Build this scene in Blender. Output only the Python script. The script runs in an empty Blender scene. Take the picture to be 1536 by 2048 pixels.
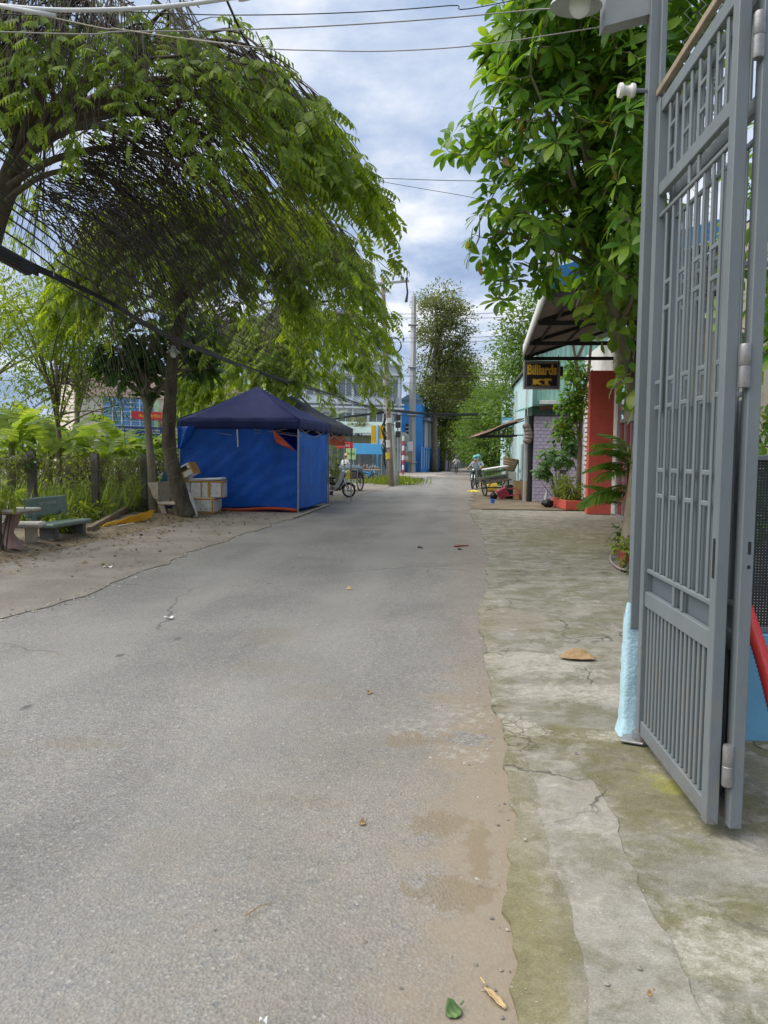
import bpy, bmesh, math, random
import numpy as np
from mathutils import Vector, Matrix, Quaternion
random.seed(7); rng = np.random.default_rng(11)
sc = bpy.context.scene
COL = sc.collection
R = math.radians

# ---------------------------------------------------------------- camera
F = 1538.0; CAMH = 1.55; PITCH = math.atan(109 / F); ROLL = R(0.6)
_r0 = Vector((1, 0, 0)); _f = Vector((0, math.cos(PITCH), -math.sin(PITCH))); _u0 = Vector((0, math.sin(PITCH), math.cos(PITCH)))
CR = _r0 * math.cos(ROLL) + _u0 * math.sin(ROLL)
CU = _u0 * math.cos(ROLL) - _r0 * math.sin(ROLL)
cam_d = bpy.data.cameras.new('camera'); cam = bpy.data.objects.new('camera', cam_d); COL.objects.link(cam)
cam.matrix_world = Matrix(((CR.x, CU.x, -_f.x, 0), (CR.y, CU.y, -_f.y, 0), (CR.z, CU.z, -_f.z, CAMH), (0, 0, 0, 1)))
cam_d.sensor_fit = 'AUTO'; cam_d.sensor_width = 36; cam_d.lens = 36 * F / 2048
cam_d.clip_start = 0.05; cam_d.clip_end = 3000
sc.camera = cam

# ---------------------------------------------------------------- sky, sun, exposure
SUN_EL, SUN_AZ = R(56), R(-95)          # azimuth from +Y towards +X
w = bpy.data.worlds.new('World'); sc.world = w; w.use_nodes = True
nt = w.node_tree; nt.nodes.clear()
def _n(t, **k):
    x = nt.nodes.new(t)
    for a, b in k.items(): setattr(x, a, b)
    return x
sky = _n('ShaderNodeTexSky', sky_type='NISHITA', sun_disc=False, sun_elevation=SUN_EL, sun_rotation=SUN_AZ, dust_density=2.0, air_density=1.2)
tc = _n('ShaderNodeTexCoord'); sep = _n('ShaderNodeSeparateXYZ'); nt.links.new(tc.outputs['Generated'], sep.inputs[0])
mz = _n('ShaderNodeMath', operation='ABSOLUTE'); nt.links.new(sep.outputs[2], mz.inputs[0])
az = _n('ShaderNodeMath', operation='ADD'); nt.links.new(mz.outputs[0], az.inputs[0]); az.inputs[1].default_value = 0.22
dv = _n('ShaderNodeVectorMath', operation='DIVIDE'); cb = _n('ShaderNodeCombineXYZ')
for i in range(3): nt.links.new(az.outputs[0], cb.inputs[i])
nt.links.new(tc.outputs['Generated'], dv.inputs[0]); nt.links.new(cb.outputs[0], dv.inputs[1])
def wnoise(scale, det, rough, off, dist=0.0):
    mp = _n('ShaderNodeMapping'); mp.inputs['Location'].default_value = off; nt.links.new(dv.outputs[0], mp.inputs[0])
    nz = _n('ShaderNodeTexNoise'); nz.inputs['Scale'].default_value = scale; nz.inputs['Detail'].default_value = det
    nz.inputs['Roughness'].default_value = rough; nz.inputs['Distortion'].default_value = dist
    nt.links.new(mp.outputs[0], nz.inputs['Vector']); return nz
def wramp(src, stops):
    rp = _n('ShaderNodeValToRGB'); el = rp.color_ramp.elements
    while len(el) < len(stops): el.new(0.5)
    for e, (p, c) in zip(el, stops): e.position = p; e.color = (*c, 1)
    nt.links.new(src, rp.inputs[0]); return rp
cl = wnoise(2.3, 8, 0.58, (3.1, 1.7, 0.4), 0.25)
ccol = wramp(cl.outputs[0], [(0.36, (1.05, 1.42, 2.15)), (0.47, (1.5, 1.88, 2.6)), (0.55, (2.1, 2.4, 2.95)), (0.65, (3.15, 3.25, 3.45))])
gap = wnoise(1.3, 5, 0.55, (9.3, 4.2, 2.0))
gapf = wramp(gap.outputs[0], [(0.28, (0.55, 0.55, 0.55)), (0.40, (1, 1, 1))])
mx = _n('ShaderNodeMixRGB'); nt.links.new(gapf.outputs[0], mx.inputs[0]); nt.links.new(sky.outputs[0], mx.inputs[1]); nt.links.new(ccol.outputs[0], mx.inputs[2])
bg = _n('ShaderNodeBackground'); bg.inputs[1].default_value = 0.1; nt.links.new(mx.outputs[0], bg.inputs[0])
wo = _n('ShaderNodeOutputWorld'); nt.links.new(bg.outputs[0], wo.inputs[0])

sun_d = bpy.data.lights.new('sun', 'SUN'); sun_d.energy = 1.5; sun_d.angle = R(75); sun_d.color = (1, 0.95, 0.88)
sun = bpy.data.objects.new('sun', sun_d); COL.objects.link(sun)
_sd = Vector((math.sin(SUN_AZ) * math.cos(SUN_EL), math.cos(SUN_AZ) * math.cos(SUN_EL), math.sin(SUN_EL)))
sun.rotation_euler = _sd.to_track_quat('Z', 'Y').to_euler(); sun.location = (0, 0, 30)
sc.view_settings.view_transform = 'Standard'; sc.view_settings.look = 'None'; sc.view_settings.gamma = 1
sc.view_settings.exposure = 1.65
try:
    sc.cycles.use_denoising = True; sc.cycles.max_bounces = 6; sc.cycles.transparent_max_bounces = 12; sc.cycles.use_adaptive_sampling = True
except Exception: pass

# ---------------------------------------------------------------- geometry helpers
def V(*a): return Vector(a)
def ray(px, py): return _f + CR * ((px - 768) / F) - CU * ((py - 1024) / F)
def P(px, py, Y):                      # point on the pixel's ray at distance Y along the street axis
    d = ray(px, py); return Vector((0, 0, CAMH)) + d * (Y / d.y)
def G(px, py, z=0.0):                  # point where the pixel's ray meets the ground
    d = ray(px, py); return Vector((0, 0, CAMH)) + d * ((z - CAMH) / d.z)
ANG = math.atan(0.0923); SD = V(math.sin(ANG), math.cos(ANG), 0); SR = V(math.cos(ANG), -math.sin(ANG), 0)
def S(u, v, z=0.0): return SR * u + SD * v + V(0, 0, z)
def US(p): return p.dot(SR), p.dot(SD)
RZ = Matrix.Rotation(-ANG, 3, 'Z')     # street-aligned frame: x = right of street, y = along it
ORG = {}
def thing(name, label, cat, loc, group=None):
    o = bpy.data.objects.new(name, None); COL.objects.link(o); o.location = loc; o.empty_display_size = 0.2
    o['label'] = label; o['category'] = cat
    if group: o['group'] = group
    ORG[o.name] = Vector(loc); return o
def tag(o, label, cat, group=None):
    o['label'] = label; o['category'] = cat
    if group: o['group'] = group
    return o
def struct(o): o['kind'] = 'structure'; return o
def link(name, me, parent=None, org=None, m=None):
    o = bpy.data.objects.new(name, me); COL.objects.link(o)
    if m is not None and not me.materials: me.materials.append(m)
    if parent is not None:
        o.parent = parent; ORG[o.name] = ORG[parent.name]
    else:
        o.location = org; ORG[o.name] = Vector(org)
    return o
def from_arrays(name, verts, faces, m, parent=None, smooth=False, org=None, matidx=None):
    """verts (n,3) world coords; faces list or (k,q) array; becomes one mesh object"""
    verts = np.asarray(verts, dtype=np.float64)
    if parent is not None: o3 = np.array(ORG[parent.name])
    elif org is not None: o3 = np.array(org, dtype=float)
    else:
        lo = verts.min(0); hi = verts.max(0); o3 = np.array([(lo[0] + hi[0]) / 2, (lo[1] + hi[1]) / 2, lo[2]])
    vv = verts - o3
    me = bpy.data.meshes.new(name)
    if isinstance(faces, np.ndarray):
        k, q = faces.shape
        me.vertices.add(len(vv)); me.vertices.foreach_set('co', vv.astype(np.float32).ravel())
        me.loops.add(k * q); me.loops.foreach_set('vertex_index', faces.astype(np.int32).ravel())
        me.polygons.add(k); me.polygons.foreach_set('loop_start', np.arange(0, k * q, q, dtype=np.int32))
        me.update(calc_edges=True)
    else:
        me.from_pydata(vv.tolist(), [], faces)
    ms = m if isinstance(m, (list, tuple)) else [m]
    for x in ms: me.materials.append(x)
    if smooth: me.polygons.foreach_set('use_smooth', np.ones(len(me.polygons), dtype=bool))
    if matidx is not None: me.polygons.foreach_set('material_index', np.asarray(matidx, dtype=np.int32))
    me.update()
    return link(name, me, parent, org=Vector(o3))

class MB:
    def __init__(s): s.v = []; s.f = []; s.mi = []; s.cur = 0
    def add(s, vs, fs):
        b = len(s.v); s.v += [tuple(x) for x in vs]; s.f += [tuple(i + b for i in f) for f in fs]; s.mi += [s.cur] * len(fs); return s
    def box(s, c, size, M=None):
        c = Vector(c); M = M or Matrix.Identity(3); hx, hy, hz = size[0] / 2, size[1] / 2, size[2] / 2
        vs = [c + M @ Vector((x * hx, y * hy, z * hz)) for z in (-1, 1) for y in (-1, 1) for x in (-1, 1)]
        return s.add(vs, [(0, 2, 3, 1), (4, 5, 7, 6), (0, 1, 5, 4), (2, 6, 7, 3), (0, 4, 6, 2), (1, 3, 7, 5)])
    def bbox(s, c, size, M=None, b=0.01):       # box with chamfered edges
        c = Vector(c); M = M or Matrix.Identity(3); h = Vector(size) / 2; b = min(b, min(h) * 0.9)
        bm = bmesh.new(); bmesh.ops.create_cube(bm, size=1)
        for v in bm.verts: v.co = Vector((v.co.x * size[0], v.co.y * size[1], v.co.z * size[2]))
        bmesh.ops.bevel(bm, geom=list(bm.edges), offset=b, segments=1, affect='EDGES')
        vs = [c + M @ v.co for v in bm.verts]; bm.verts.index_update()
        fs = [[v.index for v in f.verts] for f in bm.faces]; bm.free(); return s.add(vs, fs)
    def tube(s, pts, r, n=8, cap=True):
        pts = [Vector(p) for p in pts]; k = len(pts); rs = r if isinstance(r, (list, tuple)) else [r] * k
        vs = []; ref = None
        for i, p in enumerate(pts):
            t = (pts[min(i + 1, k - 1)] - pts[max(i - 1, 0)])
            t = t.normalized() if t.length > 1e-9 else Vector((0, 0, 1))
            if ref is None:
                ref = Vector((0, 0, 1)) if abs(t.z) < 0.9 else Vector((1, 0, 0))
            a = (ref - t * ref.dot(t)).normalized(); b = t.cross(a); ref = a
            for j in range(n):
                q = 2 * math.pi * j / n; vs.append(p + (a * math.cos(q) + b * math.sin(q)) * rs[i])
        fs = [(i * n + j, i * n + (j + 1) % n, (i + 1) * n + (j + 1) % n, (i + 1) * n + j) for i in range(k - 1) for j in range(n)]
        if cap: fs += [tuple(range(n - 1, -1, -1)), tuple(range((k - 1) * n, k * n))]
        return s.add(vs, fs)
    def lathe(s, c, prof, n=20, axis=None, M=None):   # prof: (radius, height) list
        c = Vector(c); M = M or (Vector((0, 0, 1)).rotation_difference(Vector(axis)).to_matrix() if axis is not None else Matrix.Identity(3))
        vs = [c + M @ Vector((r * math.cos(2 * math.pi * j / n), r * math.sin(2 * math.pi * j / n), h)) for r, h in prof for j in range(n)]
        k = len(prof)
        fs = [(i * n + j, i * n + (j + 1) % n, (i + 1) * n + (j + 1) % n, (i + 1) * n + j) for i in range(k - 1) for j in range(n)]
        return s.add(vs, fs)
    def prism(s, poly, ext):            # planar polygon (world points) extruded by vector ext
        poly = [Vector(p) for p in poly]; ext = Vector(ext); n = len(poly)
        vs = poly + [p + ext for p in poly]
        fs = [tuple(range(n - 1, -1, -1)), tuple(range(n, 2 * n))] + [(i, (i + 1) % n, n + (i + 1) % n, n + i) for i in range(n)]
        return s.add(vs, fs)
    def grid(s, fn, nu, nv):            # fn(a,b) a,b in 0..1
        vs = [fn(i / nu, j / nv) for j in range(nv + 1) for i in range(nu + 1)]
        fs = [(j * (nu + 1) + i, j * (nu + 1) + i + 1, (j + 1) * (nu + 1) + i + 1, (j + 1) * (nu + 1) + i) for j in range(nv) for i in range(nu)]
        return s.add(vs, fs)
    def torus(s, c, R_, r, axis, n=28, m=8):
        c = Vector(c); M = Vector((0, 0, 1)).rotation_difference(Vector(axis).normalized()).to_matrix(); vs = []
        for i in range(n):
            a = 2 * math.pi * i / n
            for j in range(m):
                b = 2 * math.pi * j / m; q = R_ + r * math.cos(b)
                vs.append(c + M @ Vector((q * math.cos(a), q * math.sin(a), r * math.sin(b))))
        return s.add(vs, [(i * m + j, ((i + 1) % n) * m + j, ((i + 1) % n) * m + (j + 1) % m, i * m + (j + 1) % m) for i in range(n) for j in range(m)])
    def sphere(s, c, r, n=14, k=9, M=None):
        rr = r if isinstance(r, (tuple, list)) else (r, r, r); c = Vector(c); M = M or Matrix.Identity(3); vs = []
        for i in range(k + 1):
            a = math.pi * i / k
            for j in range(n):
                b = 2 * math.pi * j / n
                vs.append(c + M @ Vector((rr[0] * math.sin(a) * math.cos(b), rr[1] * math.sin(a) * math.sin(b), rr[2] * math.cos(a))))
        return s.add(vs, [(i * n + j, (i + 1) * n + j, (i + 1) * n + (j + 1) % n, i * n + (j + 1) % n) for i in range(k) for j in range(n)])
    def build(s, name, m, parent=None, smooth=False, thick=0, org=None):
        o = from_arrays(name, s.v, s.f, m, parent, smooth, org, s.mi if isinstance(m, (list, tuple)) else None)
        if smooth == 'auto':
            me = o.data
            try: me.set_sharp_from_angle(angle=R(40))
            except Exception: pass
        if thick:
            md = o.modifiers.new('thickness', 'SOLIDIFY'); md.thickness = thick; md.offset = 0
        return o
def bez(p0, p1, p2, n=8):
    return [p0 * (1 - t) ** 2 + p1 * 2 * t * (1 - t) + p2 * t * t for t in [i / n for i in range(n + 1)]]
def smoothpath(pts, n=6):              # Catmull-Rom through points
    pts = [Vector(p) for p in pts]; out = []
    for i in range(len(pts) - 1):
        a = pts[max(i - 1, 0)]; b = pts[i]; c = pts[i + 1]; d = pts[min(i + 2, len(pts) - 1)]
        for k in range(n):
            t = k / n
            out.append(0.5 * ((2 * b) + (c - a) * t + (2 * a - 5 * b + 4 * c - d) * t * t + (3 * b - a - 3 * c + d) * t ** 3))
    return out + [pts[-1]]
def text_obj(name, s, size, origin, xdir, ydir, m, parent, bold=0.0, depth=0.004, width=None, height=None, font=None):
    cu = bpy.data.curves.new(name, 'FONT'); cu.body = s; cu.size = size; cu.offset = bold; cu.extrude = depth; cu.align_x = 'CENTER'; cu.align_y = 'CENTER'; cu.resolution_u = 3
    tmp = bpy.data.objects.new('tmp_text', cu); COL.objects.link(tmp)
    dg = bpy.context.evaluated_depsgraph_get(); me = bpy.data.meshes.new_from_object(tmp.evaluated_get(dg))
    bpy.data.objects.remove(tmp)
    xd = Vector(xdir).normalized(); yd = Vector(ydir).normalized(); zd = xd.cross(yd)
    co = np.array([v.co[:] for v in me.vertices])
    if len(co) == 0: return None
    lo, hi = co.min(0), co.max(0); c = (lo + hi) / 2
    sx = width / (hi[0] - lo[0]) if width else 1; sy = height / (hi[1] - lo[1]) if height else (sx if width else 1)
    if width is None: sx = sy
    base = ORG[parent.name]
    for v in me.vertices:
        q = (v.co.x - c[0]) * sx, (v.co.y - c[1]) * sy, v.co.z
        v.co = Vector(origin) + xd * q[0] + yd * q[1] + zd * q[2] - base
    me.name = name; me.materials.clear(); me.materials.append(m)
    return link(name, me, parent)

# ---------------------------------------------------------------- fast array builders for foliage
def norm(a): return a / np.maximum(np.linalg.norm(a, axis=-1, keepdims=True), 1e-9)
def tubes_np(paths, radii, sides=4):
    """paths (N,K,3), radii (N,K)"""
    N, K, _ = paths.shape
    t = np.empty_like(paths); t[:, 1:-1] = paths[:, 2:] - paths[:, :-2]; t[:, 0] = paths[:, 1] - paths[:, 0]; t[:, -1] = paths[:, -1] - paths[:, -2]
    t = norm(t); ref = np.zeros_like(t); ref[..., 0] = 0.35; ref[..., 1] = 0.2; ref[..., 2] = 0.9
    a = norm(np.cross(t, ref)); b = np.cross(t, a)
    ang = 2 * np.pi * np.arange(sides) / sides
    v = paths[:, :, None, :] + radii[:, :, None, None] * (a[:, :, None, :] * np.cos(ang)[None, None, :, None] + b[:, :, None, :] * np.sin(ang)[None, None, :, None])
    idx = np.arange(N * K * sides).reshape(N, K, sides)
    q = np.stack([idx[:, :-1], np.roll(idx, -1, 2)[:, :-1], np.roll(idx, -1, 2)[:, 1:], idx[:, 1:]], -1)
    return v.reshape(-1, 3), q.reshape(-1, 4)
def join_np(parts):
    vs, fs, b = [], [], 0
    for v, f in parts:
        vs.append(v); fs.append(f + b); b += len(v)
    return np.concatenate(vs), np.concatenate(fs)
# leaf templates: columns = along, side, up ; quads
def _ovate():
    rows = [(0.10, 0.035), (0.30, 0.13), (0.52, 0.205), (0.72, 0.20), (0.89, 0.11)]; vs = [(0, 0, 0)]; fs = []
    for t, w_ in rows:
        z = 0.07 * t - 0.26 * t * t; vs += [(t, w_, z + 0.13 * w_), (t, 0, z - 0.03 * w_), (t, -w_, z + 0.13 * w_)]
    vs.append((1.0, 0, -0.22)); fs += [(0, 2, 1, 1), (0, 3, 2, 2)]
    for i in range(4):
        a = 1 + 3 * i; fs += [(a, a + 1, a + 4, a + 3), (a + 1, a + 2, a + 5, a + 4)]
    fs += [(13, 14, 16, 16), (14, 15, 16, 16)]; return (np.array(vs), np.array(fs))
LEAF_OVATE = _ovate()
LEAF_SLIM = (np.array([(0, 0, 0), (0.42, 0.17, 0.04), (1.0, 0, -0.1), (0.42, -0.17, 0.04)]), np.array([(0, 1, 2, 3)]))
LEAF_FOLD = (np.array([(0, 0, 0), (0.45, 0.24, 0.07), (1.0, 0, -0.08), (0.45, -0.24, 0.07), (0.45, 0, 0)]), np.array([(0, 4, 1, 1), (4, 2, 1, 1), (0, 3, 4, 4), (4, 3, 2, 2)]))
def tri(f):   # quads with a repeated index become triangles: split everything into triangles
    out = []
    for q in f:
        u = []
        for i in q:
            if i not in u: u.append(i)
        out.append(u[:3])
        if len(u) == 4: out.append([u[0], u[2], u[3]])
    return np.array(out)
for _t in ('LEAF_OVATE', 'LEAF_SLIM', 'LEAF_FOLD'):
    globals()[_t] = (globals()[_t][0], tri(globals()[_t][1]))
def leaves_np(pos, d, up, length, tmpl, wid=1.0):
    d = norm(d); side = norm(np.cross(d, up)); nr = np.cross(side, d)
    tv, tf = tmpl; L = np.asarray(length).reshape(-1, 1, 1); W = np.asarray(wid).reshape(-1, 1, 1)
    v = pos[:, None, :] + L * (tv[None, :, 0:1] * d[:, None, :] + W * tv[None, :, 1:2] * side[:, None, :] + tv[None, :, 2:3] * nr[:, None, :])
    f = tf[None] + (np.arange(len(pos)) * len(tv))[:, None, None]
    return v.reshape(-1, 3), f.reshape(-1, tf.shape[1])
def frame(d, up):
    d = Vector(d).normalized(); s = d.cross(Vector(up)).normalized(); n = s.cross(d)
    return Matrix((d, s, n)).transposed()
def leaf_parts(name, me, pos, d, up, length, parent, wid=None):
    """each leaf an object of its own sharing one unit mesh"""
    o3 = ORG[parent.name]
    for i in range(len(pos)):
        o = bpy.data.objects.new(name, me); COL.objects.link(o); o.parent = parent
        M = frame(d[i], up[i]); L = float(length[i]); Wd = L * (1.0 if wid is None else float(wid[i]))
        o.matrix_basis = Matrix.Translation(Vector(pos[i]) - o3) @ M.to_4x4() @ Matrix.Diagonal((L, Wd, L, 1))
def unit_leaf_mesh(name, tmpl, m):
    me = bpy.data.meshes.new(name); me.from_pydata(tmpl[0].tolist(), [], tmpl[1].tolist()); me.materials.append(m); me.polygons.foreach_set('use_smooth', np.ones(len(me.polygons), dtype=bool)); return me

# ---------------------------------------------------------------- material helpers
class NT:
    def __init__(s, name):
        s.m = bpy.data.materials.new(name); s.m.use_nodes = True; s.t = s.m.node_tree; s.t.nodes.clear()
        s.out = s.n('ShaderNodeOutputMaterial'); s.bsdf = s.n('ShaderNodeBsdfPrincipled'); s.l(s.bsdf.outputs[0], s.out.inputs[0])
        s.tc = s.n('ShaderNodeTexCoord')
    def n(s, t, **k):
        x = s.t.nodes.new(t)
        for a, b in k.items(): setattr(x, a, b)
        return x
    def l(s, a, b): s.t.links.new(a, b)
    def setin(s, sock, v):
        if hasattr(v, 'is_linked') or hasattr(v, 'links'): s.l(v, sock)
        elif isinstance(v, (tuple, list)) and len(v) == 3 and sock.type == 'RGBA': sock.default_value = (*v, 1)
        else: sock.default_value = v
    def map(s, src=None, scale=(1, 1, 1), rot=(0, 0, 0), loc=(0, 0, 0)):
        m = s.n('ShaderNodeMapping'); m.inputs['Scale'].default_value = scale; m.inputs['Rotation'].default_value = rot; m.inputs['Location'].default_value = loc
        s.l(src or s.tc.outputs['Object'], m.inputs[0]); return m.outputs[0]
    def noise(s, vec, scale, det=4, rough=0.55, dist=0.0, col=False):
        x = s.n('ShaderNodeTexNoise'); s.l(vec, x.inputs['Vector']); x.inputs['Scale'].default_value = scale; x.inputs['Detail'].default_value = det
        x.inputs['Roughness'].default_value = rough; x.inputs['Distortion'].default_value = dist; return x.outputs[1 if col else 0]
    def voro(s, vec, scale, feat='F1', out=0, rnd=1.0):
        x = s.n('ShaderNodeTexVoronoi', feature=feat); s.l(vec, x.inputs['Vector']); x.inputs['Scale'].default_value = scale; x.inputs['Randomness'].default_value = rnd; return x.outputs[out]
    def math(s, op, a, b=None, c=None, clamp=False):
        x = s.n('ShaderNodeMath', operation=op, use_clamp=clamp)
        for i, q in enumerate((a, b, c)):
            if q is not None: s.setin(x.inputs[i], q)
        return x.outputs[0]
    def rng(s, v, a, b, c=0.0, d=1.0, smooth=False):
        x = s.n('ShaderNodeMapRange', interpolation_type='SMOOTHSTEP' if smooth else 'LINEAR'); s.setin(x.inputs[0], v)
        for i, q in enumerate((a, b, c, d)): s.setin(x.inputs[i + 1], q)
        return x.outputs[0]
    def mix(s, f, a, b, mode='MIX'):
        x = s.n('ShaderNodeMixRGB', blend_type=mode); s.setin(x.inputs[0], f); s.setin(x.inputs[1], a); s.setin(x.inputs[2], b); return x.outputs[0]
    def ramp(s, v, stops):
        x = s.n('ShaderNodeValToRGB'); el = x.color_ramp.elements
        while len(el) < len(stops): el.new(0.5)
        for e, (p, c) in zip(el, stops): e.position = p; e.color = (*c, 1) if len(c) == 3 else c
        s.l(v, x.inputs[0]); return x.outputs[0]
    def bump(s, h, strength=0.3, dist=0.01, prev=None):
        x = s.n('ShaderNodeBump'); x.inputs['Strength'].default_value = strength; x.inputs['Distance'].default_value = dist; s.l(h, x.inputs['Height'])
        if prev is not None: s.l(prev, x.inputs['Normal'])
        return x.outputs[0]
    def sep(s, v):
        x = s.n('ShaderNodeSeparateXYZ'); s.l(v, x.inputs[0]); return x.outputs
    def set(s, **k):
        names = {'col': 'Base Color', 'rough': 'Roughness', 'metal': 'Metallic', 'nrm': 'Normal', 'alpha': 'Alpha', 'trans': 'Transmission Weight', 'spec': 'Specular IOR Level', 'coat': 'Coat Weight', 'ior': 'IOR', 'emit': 'Emission Color', 'emits': 'Emission Strength'}
        for a, b in k.items(): s.setin(s.bsdf.inputs[names[a]], b)
        return s
MATS = {}
def mat(name, col, rough=0.6, var=0.18, scale=3.0, bump=0.15, bscale=40.0, metal=0.0, dirt=None, damt=0.35, spec=0.4, streak=False):
    """painted / plain surface with uneven tone, wear and fine relief"""
    if name in MATS: return MATS[name]
    t = NT(name); v = t.map(scale=(1, 1, 0.25) if streak else (1, 1, 1))
    n1 = t.noise(v, scale, 6, 0.6); f = t.rng(n1, 0.3, 0.7, 1 - var, 1 + var)
    c = t.mix(1.0, col, t.mix(0, (1, 1, 1), (1, 1, 1)), 'MULTIPLY')
    g = t.n('ShaderNodeCombineXYZ'); [t.l(f, g.inputs[i]) for i in range(3)]
    c = t.mix(1.0, c, g.outputs[0], 'MULTIPLY')
    n2 = t.noise(v, scale * 4.3, 8, 0.68)
    if dirt is not None: c = t.mix(t.math('MULTIPLY', t.rng(n2, 0.5, 0.68, 0, 1), damt), c, dirt)
    n3 = t.noise(t.map(), bscale, 5, 0.6)
    t.set(col=c, rough=t.rng(n2, 0.3, 0.7, max(rough - 0.1, 0.05), min(rough + 0.12, 1)), metal=metal, spec=spec)
    if bump: t.set(nrm=t.bump(n3, bump, 0.01))
    MATS[name] = t.m; return t.m
def leafmat(name, cols, trans=0.45, rough=0.42, dead=0.0):
    """leaf: per-leaf hue from the island's random number, light shining through"""
    t = NT(name); geo = t.n('ShaderNodeNewGeometry'); r = geo.outputs['Random Per Island']
    oi = t.n('ShaderNodeObjectInfo'); r2 = t.math('FRACT', t.math('ADD', r, oi.outputs['Random']))
    stops = [(i / max(len(cols) - 1, 1), c) for i, c in enumerate(cols)]
    if dead: stops = [(p * (1 - dead), c) for p, c in stops] + [(1 - dead + 0.004, (0.30, 0.15, 0.03)), (1.0, (0.35, 0.22, 0.03))]
    c = t.ramp(r2, stops)
    n = t.noise(t.map(), 6, 3); c = t.mix(t.rng(n, 0.35, 0.65, 0, 0.35), c, (cols[0][0] * 0.75, cols[0][1] * 0.8, cols[0][2] * 0.7))
    t.set(col=c, rough=rough, spec=0.45)
    tr = t.n('ShaderNodeBsdfTranslucent'); t.l(t.mix(1.0, c, (1.35, 1.25, 0.55), 'MULTIPLY'), tr.inputs[0])
    ms = t.n('ShaderNodeMixShader'); ms.inputs[0].default_value = trans; t.l(t.bsdf.outputs[0], ms.inputs[1]); t.l(tr.outputs[0], ms.inputs[2])
    t.l(ms.outputs[0], t.out.inputs[0]); MATS[name] = t.m; return t.m
def barkmat(name, a, b, scale=6):
    t = NT(name); v = t.map(scale=(1, 1, 0.35)); n = t.noise(v, scale, 8, 0.65); n2 = t.noise(t.map(), 1.3, 4)
    c = t.mix(t.rng(n, 0.35, 0.65), a, b); c = t.mix(t.rng(n2, 0.5, 0.7, 0, 0.5), c, (0.16, 0.17, 0.11))
    t.set(col=c, rough=0.9, spec=0.2, nrm=t.bump(n, 0.7, 0.02)); return t.m
# ================================================================ GROUND
def blob(t, uv, px, py, ru, rv, wob, soft=0.35, rot=0.0):
    cu, cv = US(G(px, py))
    m = t.map(uv, loc=(-cu, -cv, 0)); m = t.map(m, rot=(0, 0, rot)); m = t.map(m, scale=(1 / ru, 1 / rv, 0))
    ln = t.n('ShaderNodeVectorMath', operation='LENGTH'); t.l(m, ln.inputs[0])
    return t.rng(t.math('ADD', ln.outputs['Value'], wob), 1 - soft, 1 + soft, 1, 0, True)
def union(t, ms):
    r = ms[0]
    for x in ms[1:]: r = t.math('MAXIMUM', r, x)
    return r
def gray(t, f):
    g = t.n('ShaderNodeCombineXYZ'); [t.l(f, g.inputs[i]) for i in range(3)]; return g.outputs[0]

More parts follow.
